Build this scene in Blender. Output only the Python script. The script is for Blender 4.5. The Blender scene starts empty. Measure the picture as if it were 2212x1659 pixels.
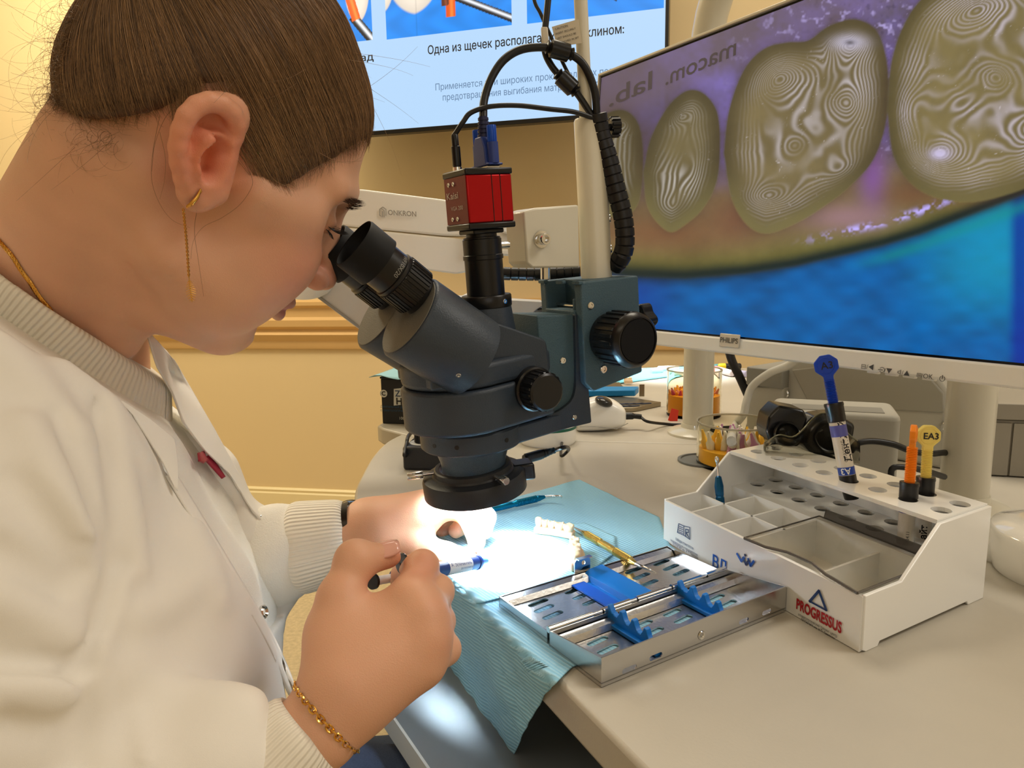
import bpy, bmesh, math, random
import numpy as np
from mathutils import Vector, Matrix, noise
from mathutils.geometry import tessellate_polygon, delaunay_2d_cdt

random.seed(7)
rng = np.random.default_rng(7)
SC = bpy.context.scene
COL = SC.collection

# ---------------------------------------------------------------- camera
DESK = 0.75                      # height of the desk top
IMG_W, IMG_H, FPX = 2212, 1659, 1534.0
PITCH = math.atan((829.5 - 580) / FPX)
ROLL = math.radians(1.0)
CAM = np.array([0.0, 0.0, DESK + 0.24])
_f = np.array([0, math.cos(PITCH), -math.sin(PITCH)])
_u0 = np.array([0, math.sin(PITCH), math.cos(PITCH)])
_r0 = np.array([1.0, 0, 0])
_r = math.cos(ROLL) * _r0 - math.sin(ROLL) * _u0
_u = math.sin(ROLL) * _r0 + math.cos(ROLL) * _u0

cam_data = bpy.data.cameras.new('camera')
cam_data.sensor_fit = 'HORIZONTAL'
cam_data.sensor_width = 36.0
cam_data.lens = 36.0 * FPX / IMG_W
cam_data.clip_start = 0.02
cam_ob = bpy.data.objects.new('camera', cam_data)
COL.objects.link(cam_ob)
cam_ob.matrix_world = Matrix(((_r[0], _u[0], -_f[0], CAM[0]), (_r[1], _u[1], -_f[1], CAM[1]),
                              (_r[2], _u[2], -_f[2], CAM[2]), (0, 0, 0, 1)))
SC.camera = cam_ob

# ---------------------------------------------------------------- light and exposure
def lin(c):
    c = [x / 255.0 for x in c]
    return [x / 12.92 if x <= 0.04045 else ((x + 0.055) / 1.055) ** 2.4 for x in c]

world = bpy.data.worlds.new('world')
SC.world = world
world.use_nodes = True
world.node_tree.nodes['Background'].inputs[0].default_value = (1.0, 0.93, 0.82, 1)
world.node_tree.nodes['Background'].inputs[1].default_value = 0.10
SC.view_settings.view_transform = 'Standard'
SC.view_settings.look = 'None'
SC.view_settings.gamma = 1.0
SC.view_settings.use_curve_mapping = False
SC.view_settings.exposure = 0.30
for _k, _v in (('max_bounces', 9), ('diffuse_bounces', 4), ('glossy_bounces', 3), ('transmission_bounces', 9), ('caustics_reflective', False)):
    setattr(SC.cycles, _k, _v)

def area(name, loc, target, sx, sy, power, col):
    l = bpy.data.lights.new(name, 'AREA')
    l.shape = 'RECTANGLE'; l.size = sx; l.size_y = sy; l.energy = power; l.color = col
    o = bpy.data.objects.new(name, l)
    COL.objects.link(o)
    o.location = loc
    o.rotation_euler = (Vector(target) - Vector(loc)).to_track_quat('-Z', 'Y').to_euler()
    return o

WARM = (1.0, 0.87, 0.66)
area('ceiling_lamp_front', (0.2, 1.5, 2.58), (0.2, 1.5, 0), 1.2, 0.6, 19, (1.0, 0.90, 0.73))
area('ceiling_lamp_behind', (-0.9, -0.9, 2.58), (-0.9, -0.9, 0), 1.2, 0.6, 5, WARM)
area('ceiling_lamp_side', (-1.7, 2.2, 2.58), (-1.7, 2.3, 0), 0.6, 0.6, 28, (1.0, 0.88, 0.62))
area('ceiling_lamp_right', (1.7, 0.2, 2.58), (1.7, 0.2, 0), 1.2, 0.6, 17, (1.0, 0.95, 0.87))
area('cool_front_fill', (0.6, -2.2, 1.7), (0.4, 0.6, 0.8), 1.6, 1.2, 4.5, (0.92, 0.96, 1.0))  # added cool fill light behind the camera, no window there

# ---------------------------------------------------------------- pixel -> space helpers
def ray(x, y):
    return _r * (x - 1106) / FPX + _u * (829.5 - y) / FPX + _f
def P(x, y, d):
    return CAM + ray(x, y) * d
def Z(x, y, z=0.0):
    v = ray(x, y)
    return CAM + v * (DESK + z - CAM[2]) / v[2]
def plane(x, y, p0, n):
    v = ray(x, y)
    return CAM + v * (np.dot(np.asarray(p0) - CAM, n) / np.dot(v, n))
def proj(q):
    q = np.asarray(q, float) - CAM
    d = q @ _f
    return np.array([1106 + FPX * (q @ _r) / d, 829.5 - FPX * (q @ _u) / d, d])
def nrm(v):
    v = np.asarray(v, float)
    return v / np.linalg.norm(v)
UP = np.array([0, 0, 1.0])

# ---------------------------------------------------------------- materials
_mats = {}
def M(name, rgb=(200, 200, 200), rough=0.5, metal=0.0, emit=None, estr=1.0, noise_amt=0.0, noise_scale=60.0,
      bump=0.0, bump_scale=300.0, coat=0.0, trans=0.0, sss=0.0, alpha=1.0, ior=1.45, spec=0.5):
    if name in _mats:
        return _mats[name]
    m = bpy.data.materials.new(name)
    _mats[name] = m
    m.use_nodes = True
    nt = m.node_tree
    b = nt.nodes['Principled BSDF']
    c = lin(rgb)
    b.inputs['Base Color'].default_value = (*c, 1)
    b.inputs['Roughness'].default_value = rough
    b.inputs['Metallic'].default_value = metal
    b.inputs['IOR'].default_value = ior
    b.inputs['Specular IOR Level'].default_value = spec
    if coat: b.inputs['Coat Weight'].default_value = coat
    if trans: b.inputs['Transmission Weight'].default_value = trans
    if alpha < 1: b.inputs['Alpha'].default_value = alpha
    if sss:
        b.inputs['Subsurface Weight'].default_value = sss
        b.inputs['Subsurface Radius'].default_value = (0.008, 0.003, 0.0015)
        b.inputs['Subsurface Scale'].default_value = 0.6
    if emit is not None:
        b.inputs['Emission Color'].default_value = (*lin(emit), 1)
        b.inputs['Emission Strength'].default_value = estr
    if noise_amt or bump:
        tc = nt.nodes.new('ShaderNodeTexCoord')
    if noise_amt:
        n = nt.nodes.new('ShaderNodeTexNoise')
        n.inputs['Scale'].default_value = noise_scale
        n.inputs['Detail'].default_value = 4
        nt.links.new(tc.outputs['Object'], n.inputs['Vector'])
        mx = nt.nodes.new('ShaderNodeMix'); mx.data_type = 'RGBA'
        mx.inputs[6].default_value = (*[x * (1 - noise_amt) for x in c], 1)
        mx.inputs[7].default_value = (*[min(1, x * (1 + noise_amt)) for x in c], 1)
        nt.links.new(n.outputs['Fac'], mx.inputs[0])
        nt.links.new(mx.outputs[2], b.inputs['Base Color'])
    if bump:
        n2 = nt.nodes.new('ShaderNodeTexNoise')
        n2.inputs['Scale'].default_value = bump_scale
        n2.inputs['Detail'].default_value = 3
        nt.links.new(tc.outputs['Object'], n2.inputs['Vector'])
        bp = nt.nodes.new('ShaderNodeBump')
        bp.inputs['Strength'].default_value = bump
        bp.inputs['Distance'].default_value = 0.001
        nt.links.new(n2.outputs['Fac'], bp.inputs['Height'])
        nt.links.new(bp.outputs['Normal'], b.inputs['Normal'])
    return m

def vcol_mat(name, rough=0.5, emit=0.0, base=1.0, bump=0.0, bump_scale=300):
    m = M(name, (128, 128, 128), rough, bump=bump, bump_scale=bump_scale)
    nt = m.node_tree
    b = nt.nodes['Principled BSDF']
    a = nt.nodes.new('ShaderNodeAttribute'); a.attribute_name = 'col'
    if emit:
        b.inputs['Base Color'].default_value = (0.01, 0.01, 0.012, 1)
        nt.links.new(a.outputs['Color'], b.inputs['Emission Color'])
        b.inputs['Emission Strength'].default_value = emit
    else:
        nt.links.new(a.outputs['Color'], b.inputs['Base Color'])
    return m

# ---------------------------------------------------------------- objects
def link(o, parent=None):
    COL.objects.link(o)
    if parent is not None:
        o.parent = parent
    return o
def tag(o, label, cat, group=None, kind=None):
    o['label'] = label; o['category'] = cat
    if group: o['group'] = group
    if kind: o['kind'] = kind
    return o
def thing(name, loc, label, cat, group=None):
    o = bpy.data.objects.new(name, None)
    o.empty_display_size = 0.02
    o.location = [float(x) for x in loc]
    link(o)
    return tag(o, label, cat, group)
def wloc(o):
    v = np.zeros(3)
    while o is not None:
        v = v + np.array(o.location)
        o = o.parent
    return v

class MB:
    """collects geometry in world coordinates and links it as one mesh object"""
    def __init__(s):
        s.v = []; s.f = []; s.n = 0
    def add(s, vs, fs):
        b = s.n
        s.v.extend([tuple(float(c) for c in p) for p in vs]); s.n += len(vs)
        s.f.extend([tuple(i + b for i in f) for f in fs])
        return s
    def box(s, c, size, ax=None):
        ax = np.eye(3) if ax is None else np.asarray(ax)
        h = np.asarray(size) / 2.0
        vs = [np.asarray(c) + ax[0] * h[0] * i + ax[1] * h[1] * j + ax[2] * h[2] * k
              for i in (-1, 1) for j in (-1, 1) for k in (-1, 1)]
        return s.add(vs, [(0, 1, 3, 2), (4, 6, 7, 5), (0, 4, 5, 1), (2, 3, 7, 6), (0, 2, 6, 4), (1, 5, 7, 3)])
    def hexa(s, lo, hi):
        """lo, hi: four corners each, same order"""
        vs = list(lo) + list(hi)
        return s.add(vs, [(3, 2, 1, 0), (4, 5, 6, 7), (0, 1, 5, 4), (1, 2, 6, 5), (2, 3, 7, 6), (3, 0, 4, 7)])
    def prism(s, pts, off):
        n = len(pts); off = np.asarray(off)
        vs = [np.asarray(p) for p in pts] + [np.asarray(p) + off for p in pts]
        fs = [tuple(range(n - 1, -1, -1)), tuple(range(n, 2 * n))]
        fs += [(i, (i + 1) % n, n + (i + 1) % n, n + i) for i in range(n)]
        return s.add(vs, fs)
    def cyl(s, p0, p1, r0, r1=None, n=24, cap=True):
        r1 = r0 if r1 is None else r1
        p0 = np.asarray(p0, float); p1 = np.asarray(p1, float)
        return s.lathe([(0, 0), (r0, 0), (r1, np.linalg.norm(p1 - p0)), (0, np.linalg.norm(p1 - p0))] if cap else
                       [(r0, 0), (r1, np.linalg.norm(p1 - p0))], p0, p1 - p0, n)
    def lathe(s, prof, o, axis, n=32):
        a = nrm(axis); o = np.asarray(o, float)
        t = np.array([1.0, 0, 0]) if abs(a[0]) < 0.8 else np.array([0, 1.0, 0])
        e1 = nrm(np.cross(a, t)); e2 = np.cross(a, e1)
        vs = []; rings = []
        for r, h in prof:
            if r <= 1e-9:
                rings.append([len(vs)]); vs.append(o + a * h)
            else:
                rings.append(list(range(len(vs), len(vs) + n)))
                for k in range(n):
                    w = 2 * math.pi * k / n
                    vs.append(o + a * h + (e1 * math.cos(w) + e2 * math.sin(w)) * r)
        fs = []
        for A, B in zip(rings[:-1], rings[1:]):
            if len(A) == 1 and len(B) == 1: continue
            for k in range(n):
                k2 = (k + 1) % n
                if len(A) == 1: fs.append((A[0], B[k], B[k2]))
                elif len(B) == 1: fs.append((A[k2], A[k], B[0]))
                else: fs.append((A[k2], A[k], B[k], B[k2]))
        return s.add(vs, fs)
    def tube(s, pts, r, n=10, closed=False, up=None):
        pts = [np.asarray(p, float) for p in pts]
        rs = r if hasattr(r, '__len__') else [r] * len(pts)
        m = len(pts); vs = []; fs = []
        ref = None
        for i, p in enumerate(pts):
            a = pts[(i + 1) % m] if (closed or i < m - 1) else p
            b = pts[i - 1] if (closed or i > 0) else p
            t = nrm(a - b)
            if ref is None:
                ref = np.cross(t, [0, 0, 1.0]) if abs(t[2]) < 0.9 else np.cross(t, [1.0, 0, 0])
            ref = nrm(ref - t * np.dot(ref, t)); e2 = np.cross(t, ref)
            for k in range(n):
                w = 2 * math.pi * k / n
                vs.append(p + (ref * math.cos(w) + e2 * math.sin(w)) * rs[i])
        for i in range(m if closed else m - 1):
            j = (i + 1) % m
            for k in range(n):
                k2 = (k + 1) % n
                fs.append((i * n + k, i * n + k2, j * n + k2, j * n + k))
        if not closed:
            fs.append(tuple(range(n - 1, -1, -1))); fs.append(tuple(range((m - 1) * n, m * n)))
        return s.add(vs, fs)
    def sphere(s, c, r, ax=None, n=16, m=10):
        r = np.asarray(r if hasattr(r, '__len__') else (r, r, r), float)
        ax = np.eye(3) if ax is None else np.asarray(ax)
        vs = []; fs = []
        for j in range(m + 1):
            th = math.pi * j / m
            for k in range(n):
                w = 2 * math.pi * k / n
                q = np.array([math.sin(th) * math.cos(w), math.sin(th) * math.sin(w), math.cos(th)]) * r
                vs.append(np.asarray(c) + q @ ax)
        for j in range(m):
            for k in range(n):
                k2 = (k + 1) % n
                fs.append((j * n + k, (j + 1) * n + k, (j + 1) * n + k2, j * n + k2))
        return s.add(vs, fs)
    def grid(s, rows, flip=False):
        nr, nc = len(rows), len(rows[0])
        vs = [p for row in rows for p in row]
        fs = [(i * nc + j, i * nc + j + 1, (i + 1) * nc + j + 1, (i + 1) * nc + j) for i in range(nr - 1) for j in range(nc - 1)]
        if flip: fs = [f[::-1] for f in fs]
        return s.add(vs, fs)
    def build(s, name, mat, parent=None, smooth=35, bevel=0.0, seg=2, solid=0.0, weld=False, subsurf=0):
        me = bpy.data.meshes.new(name)
        off = wloc(parent) if parent is not None else np.zeros(3)
        me.from_pydata([tuple(np.asarray(p) - off) for p in s.v], [], s.f)
        me.update()
        bm = bmesh.new(); bm.from_mesh(me)
        if weld: bmesh.ops.remove_doubles(bm, verts=bm.verts, dist=1e-6)
        if not solid: bmesh.ops.recalc_face_normals(bm, faces=bm.faces)
        bm.to_mesh(me); bm.free()
        return finish(name, me, mat, parent, smooth, bevel, seg, solid, subsurf)

def finish(name, me, mat, parent=None, smooth=35, bevel=0.0, seg=2, solid=0.0, subsurf=0):
    me.name = name
    if smooth:
        me.shade_smooth()
        if smooth < 180: me.set_sharp_from_angle(angle=math.radians(smooth))
    if mat is not None: me.materials.append(mat)
    o = bpy.data.objects.new(name, me)
    link(o, parent)
    if solid:
        md = o.modifiers.new('solid', 'SOLIDIFY'); md.thickness = solid; md.offset = 0
    if subsurf:
        md = o.modifiers.new('subsurf', 'SUBSURF'); md.levels = subsurf; md.render_levels = subsurf
    if bevel:
        md = o.modifiers.new('bevel', 'BEVEL'); md.width = bevel; md.segments = seg
        md.limit_method = 'ANGLE'; md.angle_limit = math.radians(40); md.harden_normals = False
    return o

def smooth_path(pts, n=8):
    """Catmull-Rom through 3-D points"""
    p = [np.asarray(q, float) for q in pts]
    p = [2 * p[0] - p[1]] + p + [2 * p[-1] - p[-2]]
    out = []
    for i in range(1, len(p) - 2):
        for k in range(n):
            t = k / n
            out.append(0.5 * (2 * p[i] + (p[i + 1] - p[i - 1]) * t + (2 * p[i - 1] - 5 * p[i] + 4 * p[i + 1] - p[i + 2]) * t * t
                              + (3 * p[i] - p[i - 1] - 3 * p[i + 1] + p[i + 2]) * t ** 3))
    out.append(p[-2])
    return out

def round_poly(pts, rad, n=5):
    """2-D polygon with rounded corners"""
    out = []
    m = len(pts)
    rad = rad if hasattr(rad, '__len__') else [rad] * m
    for i in range(m):
        p = np.asarray(pts[i], float); a = np.asarray(pts[i - 1], float); b = np.asarray(pts[(i + 1) % m], float)
        r = rad[i]
        if r <= 0: out.append(p); continue
        va, vb = nrm(a - p), nrm(b - p)
        r = min(r, 0.49 * np.linalg.norm(a - p), 0.49 * np.linalg.norm(b - p))
        q0, q1 = p + va * r, p + vb * r
        for k in range(n + 1):
            t = k / n
            out.append(q0 * (1 - t) ** 2 + p * 2 * t * (1 - t) + q1 * t * t)
    return out

def glyph_mesh(name, src, bold):
    """fills the outlines of lettering: outer loops with their counters"""
    nxt = {e.vertices[0]: e.vertices[1] for e in src.edges}
    seen = set(); loops = []
    for v0 in list(nxt):
        if v0 in seen: continue
        pts = []; cur = v0
        while cur is not None and cur not in seen:
            seen.add(cur); c = src.vertices[cur].co
            if not pts or abs(c[0] - pts[-1][0]) + abs(c[1] - pts[-1][1]) > 1e-4: pts.append((c[0], c[1]))
            cur = nxt.get(cur)
        if len(pts) > 2 and abs(pts[0][0] - pts[-1][0]) + abs(pts[0][1] - pts[-1][1]) < 1e-4: pts.pop()
        if len(pts) > 2: loops.append(pts)
    ar = lambda l: sum(l[i - 1][0] * l[i][1] - l[i][0] * l[i - 1][1] for i in range(len(l))) / 2
    vs, fs = [], []
    glyphs = []                                    # loops that overlap in x belong together
    for l in sorted(loops, key=lambda l: min(p[0] for p in l)):
        x0, x1 = min(p[0] for p in l), max(p[0] for p in l)
        if glyphs and x0 < glyphs[-1][0] - 1e-3: glyphs[-1][1].append(l); glyphs[-1][0] = max(glyphs[-1][0], x1)
        else: glyphs.append([x1, [l]])
    for _, ls in glyphs:
        sg = 1 if sum(ar(l) for l in ls) > 0 else -1
        out = []
        for l in ls:
            n = len(l); q = []
            for i in range(n):
                a, p, c = np.array(l[i - 1]), np.array(l[i]), np.array(l[(i + 1) % n])
                t1 = (p - a) / (np.linalg.norm(p - a) + 1e-9); t2 = (c - p) / (np.linalg.norm(c - p) + 1e-9)
                nn = np.array([t1[1] + t2[1], -t1[0] - t2[0]]) * sg; k = np.linalg.norm(nn)
                nn = nn / k if k > 1e-6 else nn
                q.append(tuple(p + nn * bold * min(1.5, 2 / max(k, 1.0))))
            out.append(q)
        pv, pe = [], []
        for q in out:
            b = len(pv); pv += [Vector(p) for p in q]; pe += [(b + i, b + (i + 1) % len(q)) for i in range(len(q))]
        r = delaunay_2d_cdt(pv, pe, [], 0, 1e-6)
        A = np.array([p for q in out for p in q]); B = np.array([p for q in out for p in q[1:] + q[:1]])
        b = len(vs); vs += [(v[0], v[1], 0) for v in r[0]]
        for t in r[2]:
            c = sum((np.array(r[0][i]) for i in t), np.zeros(2)) / len(t)
            up = (A[:, 1] <= c[1]) & (B[:, 1] > c[1]); dn = (A[:, 1] > c[1]) & (B[:, 1] <= c[1])
            lf = (B[:, 0] - A[:, 0]) * (c[1] - A[:, 1]) - (c[0] - A[:, 0]) * (B[:, 1] - A[:, 1])
            if int((up & (lf > 0)).sum()) - int((dn & (lf < 0)).sum()) != 0: fs.append(tuple(b + i for i in t))
    me = bpy.data.meshes.new(name)
    me.from_pydata(vs, [], fs); me.update()
    return me

_txt = {}
def text(name, body, o, ex, ey, height, mat, parent, bold=0.0, align='LEFT', depth=0.0002, shear=0.0, squeeze=1.0, spacing=1.0):
    """raised print: lettering along ex, its up side along ey; height = size of a capital"""
    cu = bpy.data.curves.new(name, 'FONT')
    cu.body = body; cu.align_x = align; cu.size = 1.0; cu.extrude = 0.0; cu.shear = shear; cu.fill_mode = 'NONE'
    cu.space_character = spacing; cu.resolution_u = 3
    t = bpy.data.objects.new(name, cu)
    COL.objects.link(t)
    bpy.context.view_layer.update()
    dg = bpy.context.evaluated_depsgraph_get()
    src = bpy.data.meshes.new_from_object(t.evaluated_get(dg))
    bpy.data.objects.remove(t); bpy.data.curves.remove(cu)
    me = glyph_mesh(name, src, bold)
    bpy.data.meshes.remove(src)
    k = height / 0.70
    ex = nrm(ex); ey = nrm(ey); ez = np.cross(ex, ey)
    off = wloc(parent) if parent is not None else np.zeros(3)
    n = len(me.vertices)
    co = np.zeros(n * 3); me.vertices.foreach_get('co', co); co = co.reshape(-1, 3)
    w = np.asarray(o) - off + co[:, :1] * k * squeeze * ex + co[:, 1:2] * k * ey + depth * ez
    me.vertices.foreach_set('co', w.ravel()); me.update()
    me.materials.clear()
    return finish(name, me, mat, parent, smooth=0)

def set_cols(me, cols):
    """per-vertex linear colours"""
    a = me.color_attributes.new('col', 'FLOAT_COLOR', 'POINT')
    c = np.ones((len(me.vertices), 4), dtype=np.float32); c[:, :3] = cols
    a.data.foreach_set('color', c.ravel())
# ================================================================ room
def struct(o, parts=None):
    o['kind'] = 'structure'
    return o

m_wall = M('wall_paint', (226, 203, 158), 0.75, noise_amt=0.03, noise_scale=3, bump=0.05, bump_scale=200)
m_wall2 = M('wall_paint_pale', (236, 226, 204), 0.75, noise_amt=0.03, noise_scale=3)
m_trim = M('trim_paint', (214, 176, 118), 0.45, noise_amt=0.05, noise_scale=8)
m_base = M('baseboard_paint', (238, 222, 176), 0.45)
m_ceil = M('ceiling_paint', (245, 240, 228), 0.8)

def carpet():
    m = M('carpet_pile', (200, 182, 146), 0.95, noise_amt=0.35, noise_scale=90, bump=1.0, bump_scale=260)
    return m
W0 = Z(540, 1050, 0.085 - DESK)
W1 = Z(770, 1059, 0.085 - DESK)
wd = nrm([W1[0] - W0[0], W1[1] - W0[1], 0])       # along the back wall
wn = np.array([wd[1], -wd[0], 0.0])               # towards the room
if wn[1] > 0: wn = -wn
wc = np.array([W0[0], W0[1], 0.0])
WL = wc - wd * 2.4
WR = wc + wd * 3.9
RH = 2.6
FR = np.array([WR[0], -2.6, 0]); FL = np.array([WL[0], -2.6, 0])
struct(MB().prism([WL, WR, WR + UP * RH, WL + UP * RH], -wn * 0.08).build('wall_back', m_wall))
struct(MB().prism([WR, FR, FR + UP * RH, WR + UP * RH], (0.08, 0, 0)).build('wall_right', m_wall2))
struct(MB().prism([FR, FL, FL + UP * RH, FR + UP * RH], (0, -0.08, 0)).build('wall_front', m_wall2))
struct(MB().prism([FL, WL, WL + UP * RH, FL + UP * RH], (-0.08, 0, 0)).build('wall_left', m_wall2))
struct(MB().prism([WL, WR, FR, FL], (0, 0, -0.06)).build('floor', carpet()))
struct(MB().prism([p + UP * RH for p in (WL, WR, FR, FL)], (0, 0, 0.06)).build('ceiling', m_ceil))

def wall_profile(name, prof, m):
    """moulding: profile (out, z) run along the back wall"""
    mb = MB()
    a = [WL + wn * o + UP * z for o, z in prof]
    mb.prism(a, WR - WL)
    return struct(mb.build(name, m, smooth=20))
wall_profile('baseboard_back', [(0, 0), (0.016, 0), (0.016, 0.062), (0.011, 0.068), (0.013, 0.078), (0.006, 0.085), (0, 0.085)], m_base)
# tall chair rail with ridges
def railz(py):
    return plane(720, py, W0, wn)[2]
zt, zb = railz(648), railz(753)
hz = zt - zb
wall_profile('trim_1', [(0, zb), (0.012, zb), (0.016, zb + .06 * hz), (0.016, zb + .16 * hz), (0.030, zb + .26 * hz), (0.034, zb + .30 * hz),
                        (0.020, zb + .36 * hz), (0.017, zb + .40 * hz), (0.034, zb + .47 * hz), (0.036, zb + .60 * hz),
                        (0.021, zb + .66 * hz), (0.020, zb + .84 * hz), (0.034, zb + .90 * hz), (0.034, zb + .97 * hz), (0.0, zt)], m_trim)

# ---------------------------------------------------------------- wall-mounted screen with a slide
def build_tv():
    B1 = P(815, 283, 2.40)
    B2 = Z(1290, 246, B1[2] - DESK)
    ex = nrm(B2 - B1); ey = UP.copy(); ez = np.cross(ex, ey)      # ez towards the room
    def TP(x, y, out=0.0):
        q = plane(x, y, B1, ez)
        return q + ez * out
    def uv(x, y):
        q = TP(x, y) - B1
        return q @ ex, q @ ey
    ur = uv(1436, 120)[0]
    ul = ur - 1.36
    vb = uv(1000, 268)[1]
    vt = vb + 0.69
    def at(a, b, o=0.0): return B1 + ex * a + ey * b + ez * o
    root = thing('wall_television', at((ul + ur) / 2, vb, -0.05), 'black-framed wall television showing a slide with dental photos and text', 'television')
    m_blk = M('tv_black', (14, 14, 15), 0.3)
    mb = MB()
    bz = 0.010
    mb.box(at((ul + ur) / 2, (vb + vt) / 2, -0.028), (ur - ul + 2 * bz, vt - vb + 2 * bz, 0.05), (ex, ey, ez))
    mb.build('housing', m_blk, root, bevel=0.003)
    MB().prism([at(ul - bz, vb - bz - .004, -.003), at(ur + bz, vb - bz - .004, -.003), at(ur + bz, vb, -.003), at(ul - bz, vb, -.003)], ez * 0.006).build('bezel', m_blk, root, bevel=.001)
    MB().prism([at(ur, vb, -.003), at(ur + bz, vb, -.003), at(ur + bz, vt, -.003), at(ur, vt, -.003)], ez * 0.006).build('bezel', m_blk, root, bevel=.001)
    # wall bracket behind
    dist = abs(np.dot(at(0, 0, -.05) - W0, wn))
    bc = at((ul + ur) / 2, (vb + vt) / 2, -.05)
    MB().box(bc - wn * (dist / 2), (0.3, dist + .02, 0.25), (wd, wn, UP)).build('wall_bracket', m_blk, root)
    m_scr = M('slide_background', (8, 8, 8), 0.35, emit=(182, 216, 250), estr=0.84)
    scr = MB().prism([at(ul, vb), at(ur, vb), at(ur, vt), at(ul, vt)], ez * 0.001).build('screen', m_scr, root)
    # photographs on the slide
    m_pic = vcol_mat('slide_photo', 0.4, emit=1.0)
    def photo(x0, x1, yb0, yb1, kind):
        a0, b0 = uv(x0, yb0); a1, b1 = uv(x1, yb1)
        b = b0; h = 0.27
        nu, nv = 120, 110
        U, V = np.meshgrid(np.linspace(0, 1, nu), np.linspace(0, 1, nv))
        A = a0 + (a1 - a0) * U; B = b + (b1 - b0) * U * 0 + h * V
        pts = B1 + A[..., None] * ex + B[..., None] * ey + 0.0022 * ez
        mb = MB(); mb.grid(pts.tolist())
        o = mb.build('photo', m_pic, scr, smooth=0)
        W = abs(a1 - a0)
        X = U * W; Y = V * h
        col = np.empty(U.shape + (3,))
        col[:] = lin((20, 130, 225))
        n = np.sin(X * 60 + 3 * np.sin(Y * 40)) * .5 + np.sin(Y * 90 + X * 30) * .3
        col *= (1 + .15 * n)[..., None]
        def tooth(cx, cy, rx, ry):
            d = np.sqrt(((X - cx) / rx) ** 2 + ((Y - cy) / ry) ** 2 + .35 * np.abs((X - cx) / rx * (Y - cy) / ry))
            k = np.clip((1 - d) * 14, 0, 1)[..., None]
            sh = np.clip(1.05 - .5 * np.clip(d - .45, 0, 1), 0, 1)[..., None]
            col[:] = col * (1 - k) + k * (np.array(lin((235, 222, 205))) * sh)
        def rod(xa, ya, xb, yb, w, c1, c2):
            dx, dy = xb - xa, yb - ya; L = math.hypot(dx, dy)
            t = ((X - xa) * dx + (Y - ya) * dy) / L / L; s_ = ((X - xa) * -dy + (Y - ya) * dx) / L
            k = ((t > 0) & (t < 1) & (np.abs(s_) < w))[..., None]
            hl = np.exp(-((s_ - w * .2) / (w * .35)) ** 2)[..., None]
            col[:] = np.where(k, np.array(lin(c1)) * (1 - hl) + np.array(lin(c2)) * hl, col)
        if kind == 0:
            tooth(W * .75, h * .50, W * .22, h * .30)
            rod(W * .65, h * .30, W * 1.05, h * -.05, .016, (10, 12, 20), (240, 245, 250))
            rod(W * .60, h * .55, W * .72, h * .25, .016, (230, 90, 20), (250, 140, 60))
        elif kind == 1:
            tooth(W * .24, h * .62, W * .22, h * .38)
            col[np.abs(X - W * .25) < .0022] *= .8
            tooth(W * -.02, h * .6, W * .1, h * .3)
            rod(W * .52, h * .42, W * 1.02, h * .06, .012, (10, 12, 20), (235, 240, 250))
            rod(W * .53, h * .62, W * .53, h * .17, .016, (215, 80, 20), (240, 130, 50))
            rod(W * .46, h * .75, W * .49, h * .3, .012, (90, 40, 20), (140, 70, 40))
        else:
            tooth(W * .2, h * .62, W * .22, h * .36)
            rod(W * .42, h * .45, W * .68, h * .16, .012, (10, 12, 20), (235, 240, 250))
        set_cols(o.data, col.reshape(-1, 3))
    photo(690, 806, 100, 92, 0)
    photo(836, 1106, 86, 58, 1)
    photo(1139, 1434, 52, 24, 2)
    ink = M('slide_ink', (6, 6, 8), 0.5, emit=(12, 14, 18), estr=0.8)
    ink2 = M('slide_ink_grey', (6, 6, 8), 0.5, emit=(95, 125, 160), estr=0.8)
    def line(body, x0, y0, x1, y1, hpx, m, bold=0.0):
        p0 = TP(x0, y0); p1 = TP(x1, y1)
        hh = np.linalg.norm(TP(x0, y0) - TP(x0, y0 - hpx))
        o = text('slide_text', body, at(*uv(x0, y0), 0.0025), ex, ey, hh, m, scr, bold=bold)
        co = np.array([v.co[:] for v in o.data.vertices]) @ ex
        want = (p1 - p0) @ ex
        k = want / (co.max() - co.min())
        lo = co.min()
        for v, c in zip(o.data.vertices, co):
            v.co = Vector(np.array(v.co[:]) + ex * ((c - lo) * (k - 1)))
    line('Одна из щечек располагается под клином:', 924, 118, 1347, 76, 18, ink, 0.012)
    line('над', 765, 135, 807, 130, 15, ink, 0.012)
    line('Применяется при широких проксимальных полостях', 940, 196, 1372, 152, 14, ink2, 0.0)
    line('предотвращения выгибания матрицы в полость', 956, 218, 1330, 186, 14, ink2, 0.0)
build_tv()

# ================================================================ desks
m_desk = M('desk_laminate', (188, 181, 167), 0.42, noise_amt=0.05, noise_scale=25, bump=0.12, bump_scale=500)
m_desk_edge = M('desk_edge_band', (186, 172, 150), 0.5, bump=0.2, bump_scale=700)
TH = 0.026
def slab(name, pts, z, th, mat, parent=None, bevel=0.003, label=None):
    mb = MB().prism([np.array([p[0], p[1], z]) for p in pts], (0, 0, -th))
    return mb.build(name, mat, parent, smooth=40, bevel=bevel)
def xy(x, y, z=0.0):
    q = Z(x, y, z); return q[:2]
E1, E2 = xy(1192, 1457), xy(1300, 1568)
ed = nrm(np.append(E2 - E1, 0))[:2]
near = E2 + ed * 0.30
edge_far = E1 - ed * 0.16
S0, S1 = xy(1272, 954), xy(1523, 960)
sd = (S1 - S0) / np.linalg.norm(S1 - S0)
seam_r = S1 + sd * 1.2
seam_l = S0 - sd * 0.38
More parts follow.
